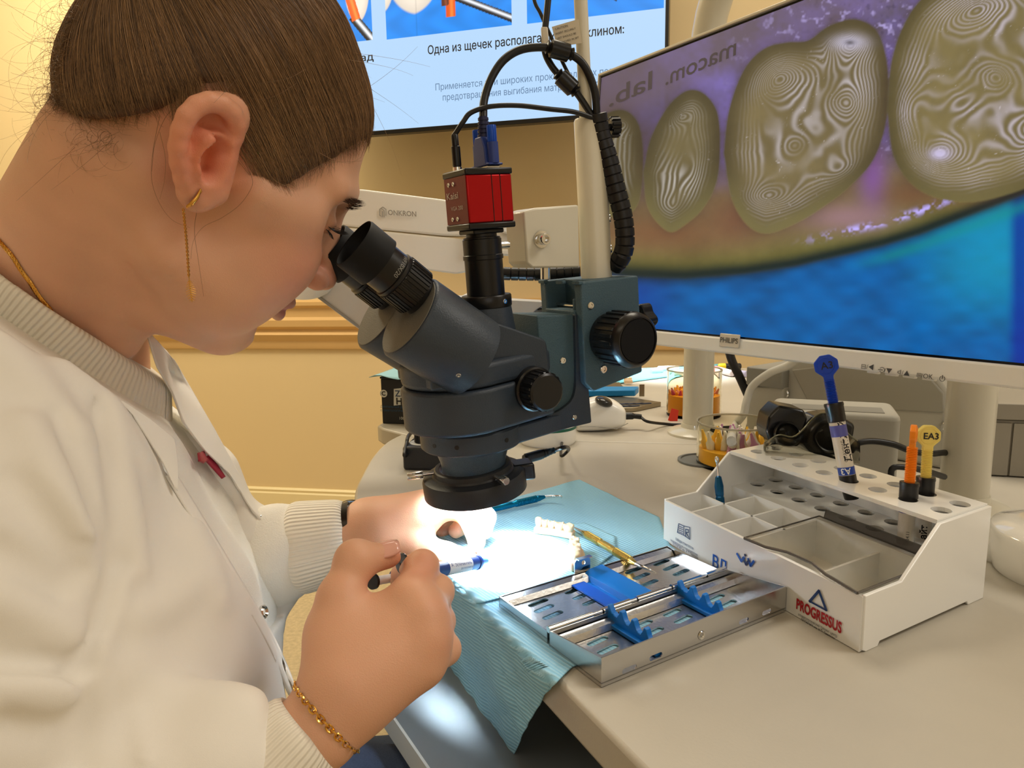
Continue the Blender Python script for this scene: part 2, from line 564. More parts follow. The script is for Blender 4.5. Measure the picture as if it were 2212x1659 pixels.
corner = smooth_path([np.append(edge_far, 0), np.append(xy(772, 1118), 0), np.append(xy(766, 1085), 0), np.append(xy(768, 1056), 0), np.append(xy(781, 1028), 0),
                      np.append(xy(805, 986), 0), np.append(xy(835, 955), 0), np.append(xy(868, 937), 0)], 5)
corner = [c[:2] for c in corner]
out1 = [near, np.array([1.15, near[1]]), seam_r] + [S0 - sd * 0.25] + corner[::-1] + [edge_far * .5 + E1 * .5, E1, E2]
desk = thing('work_desk', (0.35, 0.5, DESK - TH), 'beige laminate work desk with a rounded corner under the microscope', 'desk')
slab('desktop', out1, DESK, TH, m_desk, desk)
# panel legs under the desk
m_under = M('desk_panel_grey', (120, 124, 128), 0.6)
MB().box((0.62, 0.55, (DESK - TH) / 2), (0.03, 0.6, DESK - TH)).build('side_panel', m_under, desk, bevel=.002)
MB().box((0.35, 0.93, (DESK - TH) / 2 + .1), (0.9, 0.02, DESK - TH - .2)).build('modesty_panel', m_under, desk, bevel=.002)
# cable grommet
g = Z(1517, 996)
gr = MB()
gr.lathe([(0, .0005), (.030, .0005), (.030, .0025), (.0262, .003), (.0255, .0012), (.0, .0012)], g, UP, 40)
gr.build('cable_grommet', M('grommet_grey', (112, 114, 112), 0.55), desk, smooth=30)
# second desk beyond the seam
e2 = 0.0015
n2 = np.array([-sd[1], sd[0]])
farw = 0.78
a0 = S0 - sd * 0.62 + n2 * e2; 
lf = xy(806, 925)
o2 = [S0 - sd * 0.25 + n2 * e2, seam_r + n2 * e2, seam_r + n2 * farw, lf + n2 * 0.68, lf + n2 * .02, lf + sd * .015]
d2 = thing('side_desk', np.append(S1 + n2 * .3, DESK - TH), 'far beige desk beyond the seam, holding tools and jars', 'desk')
slab('desktop', o2, DESK, TH, m_desk, d2)
MB().box(np.append(S1 + n2 * .70 + sd * .1, (DESK - TH) / 2), (1.3, .03, DESK - TH), (np.append(sd, 0), np.append(n2, 0), UP)).build('back_panel', m_under, d2)
# lower pull-out shelf
L0, L1 = xy(846, 1548, -0.10), xy(922, 1659, -0.10)
ld = nrm(np.append(L1 - L0, 0))[:2]
ln = np.array([-ld[1], ld[0]])
if ln[0] < 0: ln = -ln
lo_ = [L0 - ld * .10, L1 + ld * .2, L1 + ld * .2 + ln * .30, L0 - ld * .10 + ln * .30]
sh = thing('pull_out_shelf', np.append(L0 + ln * .06, DESK - .12), 'grey pull-out shelf below the desk beside the blue bib', 'shelf')
m_shelf = M('shelf_grey', (112, 120, 126), 0.5, noise_amt=0.05, noise_scale=40)
slab('shelf_board', lo_, DESK - 0.10, 0.020, m_shelf, sh, bevel=.002)
mb = MB()
mb.box(np.append((L0 + L1) / 2 + ld * .05 + ln * .0008, DESK - .110), (.40, .002, .021), (np.append(ld, 0), np.append(ln, 0), UP))
mb.build('edge_band', M('shelf_edge', (205, 210, 208), 0.5), sh)
MB().box(np.append(L0 + ln * .27, DESK - .0635), (.3, .012, .0726), (np.append(ld, 0), np.append(ln, 0), UP)).build('runner', m_under, sh)

# ================================================================ monitor
def build_monitor():
    VP = np.array([182, 540.0])
    th = np.array([ray(*VP)[0], ray(*VP)[1], 0]); th = nrm(th)      # to the far left
    ex = -th                                                        # to the right and nearer
    nz = np.cross(ex, UP)                                           # facing: left / near
    if nz[0] > 0: nz = -nz
    tilt = math.radians(5)
    ey = nrm(UP * math.cos(tilt) - nz * math.sin(tilt))             # top leans back
    ez = nrm(np.cross(ex, ey))
    TL = P(1297, 161, 0.90)
    def MP(x, y, o=0.0): return plane(x, y, TL, ez) + ez * o
    def uv(x, y):
        q = MP(x, y) - TL; return q @ ex, q @ ey
    def at(a, b, o=0.0): return TL + ex * a + ey * b + ez * o
    Wd = 0.535
    vc = (uv(1500, 716)[1] + uv(2000, 779)[1]) / 2
    vb = (uv(1500, 751)[1] + uv(2000, 822)[1]) / 2
    root = thing('computer_monitor', at(Wd / 2, vb, -.03), 'large white-chinned monitor showing magnified striped teeth over blue cloth', 'monitor')
    m_wh = M('monitor_white', (236, 234, 228), 0.35)
    MB().box(at(Wd / 2, vb / 2, -.0215), (Wd, -vb, .036), (ex, ey, ez)).build('housing', M('monitor_back', (222, 220, 212), 0.4), root, bevel=.004)
    MB().box(at(Wd / 2, (vc + vb) / 2, -.001), (Wd, vc - vb, .010), (ex, ey, ez)).build('chin', m_wh, root, bevel=.002)
    m_rim = M('monitor_rim', (190, 182, 165), 0.35, metal=.3)
    MB().box(at(Wd / 2, -.0015, -.0005), (Wd, .003, .009), (ex, ey, ez)).build('bezel', m_rim, root, bevel=.0008)
    MB().box(at(.0012, vc / 2, -.0005), (.0024, -vc, .009), (ex, ey, ez)).build('bezel', m_rim, root, bevel=.0008)
    MB().box(at(Wd - .0012, vc / 2, -.0005), (.0024, -vc, .009), (ex, ey, ez)).build('bezel', m_rim, root, bevel=.0008)
    m_gap = M('panel_black', (5, 5, 6), 0.25)
    MB().box(at(Wd / 2, vc / 2, -.0015), (Wd - .004, -vc, .004), (ex, ey, ez)).build('panel', m_gap, root)
    # picture on the screen -----------------------------------------------------------
    nu, nv = 620, 430
    a = np.linspace(.0045, Wd - .0045, nu); b = np.linspace(vc + .002, -.0055, nv)
    A, B = np.meshgrid(a, b)
    pts = TL + A[..., None] * ex + B[..., None] * ey + .0012 * ez
    q = pts - CAM; dd = q @ _f
    X = 1106 + FPX * (q @ _r) / dd; Y = 829.5 - FPX * (q @ _u) / dd
    mb = MB()
    mb.v = [tuple(p) for p in pts.reshape(-1, 3)]; mb.n = nu * nv
    idx = np.arange(nu * nv).reshape(nv, nu)
    mb.f = np.stack([idx[:-1, :-1], idx[:-1, 1:], idx[1:, 1:], idx[1:, :-1]], -1).reshape(-1, 4).tolist()
    me = bpy.data.meshes.new('picture')
    off = wloc(root)
    me.from_pydata([tuple(np.asarray(p) - off) for p in mb.v], [], mb.f); me.update()
    scr = finish('picture', me, vcol_mat('monitor_picture', 0.35, emit=0.84), root, smooth=0)
    _mats['monitor_picture'].node_tree.nodes['Principled BSDF'].inputs['Specular IOR Level'].default_value = .12
    set_cols(me, teeth_picture(X, Y).reshape(-1, 3))
    # mirrored letters cast into the model, part of the picture
    m_let = M('picture_letters', (5, 5, 5), 0.3, emit=(58, 48, 54), estr=.85)
    def let(body, x0, y0, x1, y1, h):
        p0, p1 = MP(x0, y0), MP(x1, y1)
        dx = nrm(p1 - p0); dy = nrm(np.cross(ez, dx))
        hh = np.linalg.norm(MP(x0, y0) - MP(x0, y0 - h))
        # mirrored: reading runs from right to left
        o = text('picture_text', body, p1 + ez * .0016, dx, dy, hh, m_let, scr, bold=.012)
        co = np.array([v.co[:] for v in o.data.vertices]) + wloc(scr)
        s = (co - p1) @ dx
        k = np.linalg.norm(p1 - p0) / s.max()
        for v, c, ss in zip(o.data.vertices, co, s):
            v.co = Vector(c - dx * ss * (1 + k) - wloc(scr))
    let('macom.', 1440, 185, 1595, 118, 34)
    let('lab.', 1318, 232, 1415, 190, 36)
    # badge, keys and their symbols -----------------------------------------------------
    ink = M('grey_print', (70, 70, 72), 0.5)
    bc = MP(1583, 736)
    MB().box(bc + ez * .0045, (.026, .0135, .0015), (ex, ey, ez)).build('badge', M('badge_grey', (214, 208, 198), 0.3, metal=.3), root, bevel=.0006)
    text('badge_text', 'PHILIPS', MP(1563, 739) + ez * .0056, ex, ey, .0052, M('badge_ink', (95, 90, 82), 0.4), root, bold=.018)
    for body, x, y, h in (('/◀', 1878, 797, 10), ('/▼', 1916, 805, 10), ('/▲', 1954, 810, 10), ('/OK', 1996, 816, 10)):
        hh = np.linalg.norm(MP(x, y) - MP(x, y - h))
        text('key_symbol', body, MP(x, y) + ez * .0043, ex, ey, hh, ink, root)
    def ring_mark(x, y, rpx, arc=(0, 360)):
        c = MP(x, y) + ez * .0043
        rr = np.linalg.norm(MP(x, y) - MP(x, y - rpx))
        ps = [c + ex * rr * math.cos(math.radians(t)) + ey * rr * math.sin(math.radians(t)) for t in np.linspace(arc[0], arc[1], 20)]
        return MB().tube(ps, .00022, 5), c, rr
    def sq_mark(x, y, w, h):
        c = MP(x, y) + ez * .0043
        s_ = np.linalg.norm(MP(x, y) - MP(x, y - 1))
        ps = [c + ex * i * w * s_ / 2 + ey * j * h * s_ / 2 for i, j in ((-1, -1), (1, -1), (1, 1), (-1, 1))]
        return MB().tube(ps, .00022, 5, closed=True), c, s_
    mb, c, s_ = sq_mark(1872, 792, 9, 9); mb.tube([c - ex * 3 * s_, c + ex * 3 * s_], .0002, 5); mb.build('key_symbol', ink, root)
    mb, c, rr = ring_mark(1912, 799, 5.5, (-150, 150)); mb.tube([c - ex * rr * 1.6, c + ex * rr * .3], .0003, 5); mb.build('key_symbol', ink, root)
    mb = MB(); c = MP(1950, 804) + ez * .0043; s_ = np.linalg.norm(MP(1950, 804) - MP(1950, 803))
    mb.tube([c + s_ * (ex * i + ey * j) for i, j in ((-4, -2), (-2, -2), (2, -5), (2, 5), (-2, 2), (-4, 2))], .00022, 5, closed=True); mb.build('key_symbol', ink, root)
    mb, c, s_ = sq_mark(1992, 810, 9, 7); mb.tube([c - ex * 3 * s_, c + ex * 3 * s_], .0003, 5); mb.build('key_symbol', ink, root)
    mb, c, rr = ring_mark(2042, 818, 5.5, (120, 420)); mb.tube([c, c + ey * rr * 1.4], .0003, 5); mb.build('power_symbol', ink, root)
    for x, y in ((1884, 806), (1923, 813), (1962, 819), (2004, 826)):
        c = at(uv(x, y)[0], vb - .0008, -.002)
        MB().box(c, (.010, .0022, .004), (ex, ey, ez)).build('key', m_wh, root, bevel=.0006)
    # mount behind
    bk = at(Wd * .5, vb * .45, -.07)
    MB().box(bk, (.11, .11, .064), (ex, ey, ez)).build('mount_plate', M('mount_grey', (150, 150, 146), 0.5), root, bevel=.002)
    return at, ex, ey, ez, Wd, vb

def poly_dist(X, Y, pts):
    """signed distance to a closed outline, positive inside"""
    d = np.full(X.shape, 1e9); ins = np.zeros(X.shape, bool)
    n = len(pts)
    for i in range(n):
        x0, y0 = pts[i]; x1, y1 = pts[(i + 1) % n]
        ex_, ey_ = x1 - x0, y1 - y0
        t = np.clip(((X - x0) * ex_ + (Y - y0) * ey_) / (ex_ * ex_ + ey_ * ey_ + 1e-9), 0, 1)
        d = np.minimum(d, (X - x0 - t * ex_) ** 2 + (Y - y0 - t * ey_) ** 2)
        c = (y0 > Y) != (y1 > Y)
        ins ^= c & (X < (x1 - x0) * (Y - y0) / (y1 - y0 + 1e-12) + x0)
    d = np.sqrt(d)
    return np.where(ins, d, -d)

def vnoise(X, Y, s, seed=0):
    """smooth value noise in numpy"""
    r = np.random.default_rng(seed).random((64, 64))
    x = X / s; y = Y / s
    xi = np.floor(x).astype(int); yi = np.floor(y).astype(int)
    fx = x - xi; fy = y - yi
    fx = fx * fx * (3 - 2 * fx); fy = fy * fy * (3 - 2 * fy)
    g = lambda i, j: r[(xi + i) % 64, (yi + j) % 64]
    return (g(0, 0) * (1 - fx) + g(1, 0) * fx) * (1 - fy) + (g(0, 1) * (1 - fx) + g(1, 1) * fx) * fy - 0.5

def sstep(a, b, x):
    t = np.clip((x - a) / (b - a), 0, 1)
    return t * t * (3 - 2 * t)

def teeth_picture(X, Y):
    L = lambda *c: np.array(lin(c))
    col = np.empty(X.shape + (3,))
    n1 = vnoise(X, Y, 60, 1) + .5 * vnoise(X, Y, 25, 2) + .3 * vnoise(X, Y, 9, 3)
    n2 = vnoise(X, Y, 14, 4) + .6 * vnoise(X, Y, 5, 5)
    def mixin(k, c):
        col[:] = col * (1 - k[..., None]) + k[..., None] * np.asarray(c)
    # plaster ground, violet-grey above the teeth
    col[:] = L(96, 84, 104)
    mixin(np.clip(.5 + n1, 0, 1), L(122, 106, 176))
    mixin(sstep(1560, 1330, X) * .8, L(78, 66, 72))
    mixin(sstep(60, 0, np.abs(Y - (215 - .42 * (X - 1290))) - 30) * .45, L(110, 92, 96))
    mixin(np.clip(n2 * 2.2 - .55, 0, .8) * sstep(1500, 1900, X), L(190, 175, 235))
    mixin(np.clip(-n2 * 2.2 - .6, 0, .7) * sstep(1600, 2100, X), L(58, 50, 70))
    # tan base
    yb = np.interp(X, [1250, 1361, 1480, 1605, 1715, 1822, 1910, 1985, 2100, 2230, 2500], [570, 590, 594, 584, 568, 543, 522, 499, 455, 405, 290])
    k = sstep(330, 430, Y + (X - 1600) * .12)
    base = L(122, 102, 70)[None, None] * (1 - sstep(-90, 0, Y - yb)[..., None]) + L(104, 100, 48) * sstep(-90, 0, Y - yb)[..., None]
    base = base * (1 + .25 * n1[..., None])
    col[:] = col * (1 - k[..., None]) + base * k[..., None]
    mixin(np.exp(-(((X - 1420) / 150) ** 2 + ((Y - 505) / 40) ** 2)) * .7, L(124, 82, 54))
    mixin(np.exp(-(((X - 1590) / 60) ** 2 + ((Y - 470) / 50) ** 2)) * .6, L(116, 70, 54))
    mixin(np.exp(-(((X - 1885) / 30) ** 2 + ((Y - 380) / 70) ** 2)) * .95, L(130, 88, 150))
    mixin(np.exp(-(((X - 1830) / 90) ** 2 + ((Y - 470) / 30) ** 2)) * .75, L(156, 120, 130))
    mixin(np.exp(-(((X - 1970) / 70) ** 2 + ((Y - 420) / 30) ** 2)) * .7, L(110, 72, 50))
    mixin(np.exp(-(((X - 2120) / 110) ** 2 + ((Y - 425) / 25) ** 2)) * .6, L(150, 120, 70))
    rim = np.exp(-((Y - yb + 42) / 8.0) ** 2) * np.clip(n2 * 3 + .2, 0, 1) * sstep(1700, 1850, X)
    mixin(rim, L(190, 175, 250))
    # cloth and the dark edge above it
    blue = np.empty(X.shape + (3,)); blue[:] = L(2, 88, 156)
    w1 = np.sin((X + .1 * Y) / 13.0) * np.sin((Y - .12 * X) / 9.0)
    lum = 1 + .35 * vnoise(X, Y, 50, 7) + .12 * w1 + .3 * vnoise(X, Y * 3, 40, 8)
    blue *= lum[..., None]
    g = sstep(1900, 2150, X) * sstep(760, 560, Y)
    blue = blue * (1 - .6 * g[..., None]) + L(20, 160, 190) * .6 * g[..., None]
    dk = sstep(1500, 1360, X) * .5 + sstep(2170, 2200, X) * .85
    blue = blue * (1 - np.clip(dk, 0, .9)[..., None]) + L(6, 40, 150) * np.clip(dk, 0, .9)[..., None]
    kb = sstep(-2, 14, Y - yb)
    col[:] = col * (1 - kb[..., None]) + blue * kb[..., None]
    bw = np.interp(X, [1300, 1600, 1900, 2250], [26, 20, 18, 22])
    mixin(np.exp(-((Y - yb) / bw) ** 2 * 1.2) * .97, L(16, 34, 34))
    mixin(np.exp(-((Y - yb - 34) / 14) ** 2) * .5 * sstep(1800, 1950, X), L(10, 140, 130))
    # teeth
    def tooth(outline, cusps, pits, tone, amp, per, seed, line_c):
        pl = smooth_path([np.array([x, y, 0.]) for x, y in outline] + [np.array([*outline[0], 0.])], 6)
        d = poly_dist(X, Y, [(p[0], p[1]) for p in pl[:-1]])
        k = sstep(-3, 4, d)
        shade = .46 + .54 * sstep(0, 60, d)
        sh = np.exp(-((np.clip(-d, 0, 200)) / 14.0)) * (d < 0)
        mixin(sh * .35, L(70, 48, 44))
        t = L(*tone)[None, None] * (shade * (1 + .16 * n1))[..., None]
        up = sstep(40, 0, d) * sstep(.0, 1.0, (Y - 330) / 160)
        t = t * (1 - .5 * up[..., None]) + L(158, 146, 92) * (.5 * up * (shade + .3))[..., None]
        col[:] = col * (1 - k[..., None]) + t * k[..., None]
        H = np.zeros(X.shape)
        for cx, cy, sx, sy, h, r in cusps:
            c, s_ = math.cos(r), math.sin(r)
            u_ = (X - cx) * c + (Y - cy) * s_; v_ = -(X - cx) * s_ + (Y - cy) * c
            H += h / (1 + (u_ / sx) ** 2 + (v_ / sy) ** 2) ** .9
        H += amp * 1.1 * vnoise(X, Y, 46, seed) + amp * .45 * vnoise(X, Y, 20, seed + 1)
        H += 3.4 * sstep(0, 90, d)
        ph = H * per * 1.25
        ln = .5 + .5 * np.sin(2 * math.pi * ph)
        ln = ln ** 1.6
        m = np.zeros(X.shape) + .20
        for cx, cy, s_, a in pits: m += a * .72 * np.exp(-(((X - cx) ** 2 + (Y - cy) ** 2) / s_ ** 2))
        m = np.clip(m * sstep(14, 44, d) * (.75 + 1.1 * vnoise(X, Y, 64, seed + 4) + .5 * vnoise(X, Y, 30, seed + 5)), 0, .88) * k
        mixin(ln * m, L(*line_c))
        mixin((1 - ln) * m * .45, L(64, 54, 40))
        sp = np.clip(vnoise(X, Y, 4, seed + 2) * 4 - 1.55, 0, 1) * sstep(10, 40, d) * np.clip(vnoise(X, Y, 30, seed + 3) * 3, 0, 1)
        mixin(sp * .9, L(240, 232, 240))
    tooth([(1250, 300), (1300, 250), (1345, 236), (1378, 262), (1390, 320), (1388, 400), (1372, 452), (1330, 470), (1270, 440)],
          [(1345, 268, 18, 14, 2.2, 0), (1350, 430, 30, 22, 1.5, 0)], [(1350, 400, 60, .4), (1345, 275, 30, .3)], (104, 92, 62), .25, 1.5, 11, (176, 172, 164))
    tooth([(1388, 372), (1404, 300), (1440, 232), (1482, 195), (1520, 200), (1550, 240), (1557, 310), (1550, 390), (1520, 450), (1478, 488), (1448, 502), (1418, 480), (1396, 440)],
          [(1472, 252, 22, 14, 3.0, -.5), (1450, 445, 40, 26, 2.0, 0), (1500, 350, 24, 60, 1.4, .2), (1420, 380, 16, 40, 1.2, .1)],
          [(1470, 255, 46, .35), (1450, 400, 70, .55), (1450, 450, 50, .3), (1470, 320, 40, -.45)], (112, 100, 68), .35, 1.6, 21, (196, 190, 184))
    tooth([(1562, 330), (1574, 235), (1606, 150), (1650, 104), (1700, 90), (1745, 86), (1790, 55), (1845, 40), (1892, 62), (1915, 120), (1921, 200), (1912, 280),
           (1885, 350), (1840, 400), (1790, 440), (1730, 478), (1660, 505), (1615, 488), (1580, 430)],
          [(1683, 170, 44, 30, 5.0, -.6), (1836, 95, 42, 22, 5.0, -.2), (1826, 222, 30, 26, 3.2, .2), (1716, 315, 24, 18, 2.2, -.4),
           (1818, 364, 44, 26, 3.2, -.6), (1655, 424, 44, 20, 3.2, -.1), (1780, 140, 20, 90, -1.5, .1)],
          [(1683, 180, 80, .45), (1830, 110, 70, .65), (1830, 220, 60, .45), (1730, 320, 80, .45), (1815, 330, 70, .35), (1655, 400, 60, .4),
           (1655, 240, 55, -.55), (1600, 390, 30, -.5), (1690, 380, 30, -.5)], (120, 106, 72), .40, 1.55, 31, (206, 198, 204))
    tooth([(1915, 240), (1925, 130), (1958, 40), (2010, -20), (2100, -60), (2250, -60), (2330, 60), (2340, 260), (2260, 380), (2150, 428), (2060, 436), (1980, 408), (1930, 340)],
          [(2110, 20, 60, 32, 5.0, -.5), (2152, 166, 32, 26, 3.4, .3), (2030, 332, 46, 32, 5.2, -.2), (1968, 235, 40, 60, 3.0, .1), (2230, 280, 50, 40, 4.0, 0), (2080, 220, 60, 30, 2.6, -.6)],
          [(2110, 30, 100, .5), (2030, 325, 60, .75), (1975, 240, 70, .65), (2100, 220, 80, .5), (2200, 280, 70, .5), (2050, 110, 50, -.5), (2010, 290, 26, -.7), (2100, 285, 34, -.7)],
          (128, 114, 74), .40, 1.5, 41, (220, 210, 228))
    mixin(np.exp(-(((X - 2030) / 20) ** 2 + ((Y - 332) / 12) ** 2)) * .8, L(210, 200, 240))
    mixin(np.exp(-(((X - 1836) / 34) ** 2 + ((Y - 92) / 16) ** 2)) * .7, L(205, 200, 225))
    mixin(np.exp(-(((X - 1836) / 12) ** 2 + ((Y - 92) / 6) ** 2)) * .9, L(90, 84, 90))
    return np.clip(col, 0, 1)
mon_at, mon_x, mon_y, mon_z, mon_w, mon_vb = build_monitor()

# ================================================================ tube frame behind the monitor
def build_posts():
    root = thing('tube_frame', Z(1506, 938), 'arched ivory tube frame rising behind the monitor from a round floor flange', 'frame')
    m = M('tube_ivory', (206, 200, 182), 0.3, coat=.3)
    b1 = Z(1506, 936); b2 = np.array([*P(2087, 1000, .69)[:2], DESK])
    rad = 0.0212
    HS = 0.52
    up1 = b1 + UP * 0.40; up2 = b2 + UP * 0.40
    dirv = nrm(b2 - b1)
    pts = [b1, b1 + UP * .1, b1 + UP * .2, b1 + UP * HS]
    R_ = 0.13
    for t in np.linspace(0, 90, 10)[1:]:
        t = math.radians(t)
        pts.append(b1 + UP * HS + dirv * R_ * (1 - math.cos(t)) + UP * R_ * math.sin(t))
    L = np.linalg.norm(b2 - b1)
    pts.append(b1 + UP * (HS + R_) + dirv * L / 2)
    for t in np.linspace(90, 0, 10)[:-1]:
        t = math.radians(t)
        pts.append(b2 + UP * HS - dirv * R_ * (1 - math.cos(t)) + UP * R_ * math.sin(t))
    pts += [b2 + UP * HS, b2 + UP * .2, b2 + UP * .1, b2]
    MB().tube(pts, rad, 28).build('tube', m, root, smooth=60)
    for b in (b1, b2):
        MB().lathe([(0, 0), (.042, 0), (.042, .003), (.038, .006), (.0235, .010), (.0225, .016), (0, .016)], b, UP, 40).build('base_flange', m, root, smooth=35)
build_posts()
# ================================================================ shared shapes for the desk things

def plate_holes(mb, outline, holes, o, ax, ay, th):
    """flat plate with real holes; 2-D coordinates along ax, ay; thickness th along az"""
    az = np.cross(ax, ay)
    loops = [[(float(p[0]), float(p[1])) for p in outline]] + [[(float(p[0]), float(p[1])) for p in h] for h in holes]
    flat = [p for l in loops for p in l]
    tris = tessellate_polygon([[Vector((p[0], p[1], 0)) for p in l] for l in loops])
    n = len(flat)
    W = lambda p, k: np.asarray(o) + ax * p[0] + ay * p[1] + az * k
    vs = [W(p, 0) for p in flat] + [W(p, -th) for p in flat]
    fs = [tuple(t) for t in tris] + [tuple(i + n for i in reversed(t)) for t in tris]
    b = 0
    for l in loops:
        m = len(l)
        fs += [(b + i, b + (i + 1) % m, n + b + (i + 1) % m, n + b + i) for i in range(m)]
        b += m
    return mb.add(vs, fs)

def circ(c, r, n=24, ry=None):
    ry = r if ry is None else ry
    return [(c[0] + r * math.cos(2 * math.pi * k / n), c[1] + ry * math.sin(2 * math.pi * k / n)) for k in range(n)]
def slot2(c, L, w, ang=0.0, n=6):
    pts = []
    for s_, a0 in ((1, -90), (-1, 90)):
        for k in range(n + 1):
            t = math.radians(a0 + 180 * k / n)
            pts.append((s_ * (L - w) / 2 + w / 2 * math.cos(t), w / 2 * math.sin(t)))
    ca, sa = math.cos(ang), math.sin(ang)
    return [(c[0] + x * ca - y * sa, c[1] + x * sa + y * ca) for x, y in pts]

m_acr = M('organizer_white', (243, 242, 238), 0.22, coat=.3)
m_steel = M('brushed_steel', (202, 202, 202), 0.24, metal=1.0, bump=.08, bump_scale=400)
m_chrome = M('chrome', (220, 220, 218), 0.12, metal=1.0)
m_blue_sil = M('blue_silicone', (14, 122, 214), 0.4)
m_black = M('black_plastic', (16, 16, 18), 0.35)
m_black_soft = M('black_rubber', (9, 9, 10), 0.6, spec=.3)
m_clear = M('clear_plastic', (250, 250, 245), 0.05, trans=1.0, ior=1.2)
m_white = M('white_plastic', (240, 238, 232), 0.25, coat=.3)
m_print = M('black_print', (24, 24, 28), 0.5)

# ================================================================ acrylic organizer
OO = Z(1862, 1412)
oB = nrm(np.append((Z(2124, 1292) - OO)[:2], 0))
oA = nrm(np.array([-oB[1], oB[0], 0]) + .12 * oB)
oN = np.array([oA[1], -oA[0], 0])
if oN @ oB < 0: oN = -oN
_oM = np.linalg.inv(np.array([[oA[0], oB[0]], [oA[1], oB[1]]]))
OL, OD, OHF, OHB = 0.209, 0.141, 0.037, 0.068
def OP(a, b, h): return OO + oA * a + oB * b + UP * h
def o_ab(x, y, h):
    q = _oM @ (Z(x, y, h) - OO)[:2]
    return q[0], q[1]
def zp(zx, zy): return 1400 + zx / 2.724, 880 + zy / 2.724      # from the close-up frame

def build_organizer():
    root = thing('acrylic_organizer', OP(OL / 2, OD / 2, 0), 'white acrylic desk organizer with holed shelves, open cells and printed front', 'organizer')
    T = 0.003
    s1 = o_ab(*zp(1505, 1040), OHF)[1]; s2 = o_ab(*zp(1715, 690), OHB)[1]
    prof = [(0.004, 0), (0.016, 0), (0.018, .003), (OD - .022, .003), (OD - .020, 0), (OD, 0), (OD, OHB + .001), (s2, OHB + .001), (s1, OHF + .001), (0, OHF + .001), (0, .002)]
    for a, w in ((0, T), (OL - T, T)):
        MB().prism([OP(a, b, h) for b, h in prof], oA * w).build('side_panel', m_acr, root, bevel=.0006)
    MB().prism([OP(T * .5, -.0012, .0003), OP(OL - T * .5, -.0012, .0003), OP(OL - T * .5, -.0006, OHF), OP(T * .5, -.0006, OHF)], oB * .0030).build('front_panel', m_acr, root, bevel=.0004)
    MB().prism([OP(T, OD, .002), OP(OL - T, OD, .002), OP(OL - T, OD, OHB + .002), OP(T, OD, OHB + .002)], -oB * .0025).build('back_panel', m_acr, root, bevel=.0004)
    MB().prism([OP(T, .0025, .003), OP(OL - T, .0025, .003), OP(OL - T, OD - .0025, .003), OP(T, OD - .0025, .003)], UP * .002).build('floor_panel', m_acr, root)
    # holed shelves
    up_front = [(645, 275), (770, 317), (900, 360), (1040, 405), (1190, 455), (1350, 508), (1520, 565), (1710, 628)]
    up_back = [(750, 255), (875, 292), (1005, 335), (1150, 380), (1300, 425), (1445, 475), (1628, 535), (1825, 592)]
    lo_front = [(637, 470), (760, 515), (890, 563), (1028, 615), (1175, 672), (1333, 733), (1505, 800)]
    lo_back = [(755, 443), (868, 488), (998, 536), (1137, 585), (1285, 638), (1430, 690), (1610, 765)]
    hu = OHB - .0005
    def col_fit(rows, h, n):
        out = []
        for r in rows:
            ab = np.array([o_ab(*zp(*q), h) for q in r])
            a = np.polyval(np.polyfit(range(len(r)), ab[:, 0], 1), range(n)); b = ab[:, 1].mean()
            out.append([(x, b) for x in a])
        return out
    U = col_fit((up_front, up_back), hu, 8)
    mb = MB()
    plate_holes(mb, [(T, s2 + .0005), (OL - T, s2 + .0005), (OL - T, OD - .003), (T, OD - .003)],
                [circ(c, .0069, 24) for row in U for c in row], OO + UP * hu, oA, oB, .003)
    mb.build('upper_shelf', m_acr, root, smooth=30)
    hl = 0.0335
    Lw = col_fit((lo_front, lo_back), hl, 8)
    sb = .081
    Lw = [[c for c in row if T + .007 < c[0] < OL - T - .007] for row in Lw]
    mb = MB()
    plate_holes(mb, [(T, sb), (OL - T, sb), (OL - T, OD - .003), (T, OD - .003)],
                [circ(c, .0068, 24) for row in Lw for c in row], OO + UP * hl, oA, oB, .003)
    mb.build('lower_shelf', m_acr, root, smooth=30)
    # cells
    MB().prism([OP(T, sb, .005), OP(OL - T, sb, .005), OP(OL - T, sb, hl), OP(T, sb, hl)], oB * .002).build('cell_wall', m_acr, root)
    mid = np.mean([o_ab(*zp(430, 570), .034)[1], o_ab(*zp(610, 650), .034)[1]])
    am = o_ab(*zp(585, 790), .035)[0]
    MB().prism([OP(am, mid, .005), OP(OL - T, mid, .005), OP(OL - T, mid, .035), OP(am, mid, .035)], oB * .002).build('cell_wall', m_acr, root)
    for q in ((250, 620), (410, 697), (585, 790)):
        a = o_ab(*zp(*q), .035)[0]
        MB().prism([OP(a, .0025, .005), OP(a, sb, .005), OP(a, sb, .035), OP(a, .0025, .035)], oA * .002).build('divider', m_acr, root)
    for q in ((790, 860),):
        a = o_ab(*zp(*q), .035)[0] - .03
        MB().prism([OP(a, .0025, .005), OP(a, sb, .005), OP(a, sb, .030), OP(a, .0025, .030)], oA * .002).build('divider', m_acr, root)
    # smoky clear lid over the covered end
    lid = M('smoky_lid', (238, 235, 228), 0.04, trans=1.0, ior=1.08)
    lo = [OP(am - .001, -.002, OHF + .0012), OP(.004, -.002, OHF + .0012), OP(.004, s1 - .001, OHF + .0012), OP(.004, sb + .002, OHF + .0012), OP(am - .001, sb + .002, OHF + .0012)]
    lo = [OP(am - .001, -.003, OHF + .0012), OP(am * .80, -.001, OHF + .0012), OP(am * .66, .006, OHF + .0012), OP(am * .46, .007, OHF + .0012), OP(am * .3, .001, OHF + .0012), OP(.004, -.003, OHF + .0012),
          OP(.004, sb + .002, OHF + .0012), OP(am - .001, sb + .002, OHF + .0012)]
    MB().prism(lo, UP * .0018).build('lid', lid, root)
    rim = M('lid_rim', (96, 92, 88), 0.2)
    mb = MB()
    mb.tube([p + UP * .0009 for p in lo[:6]], .0011, 6)
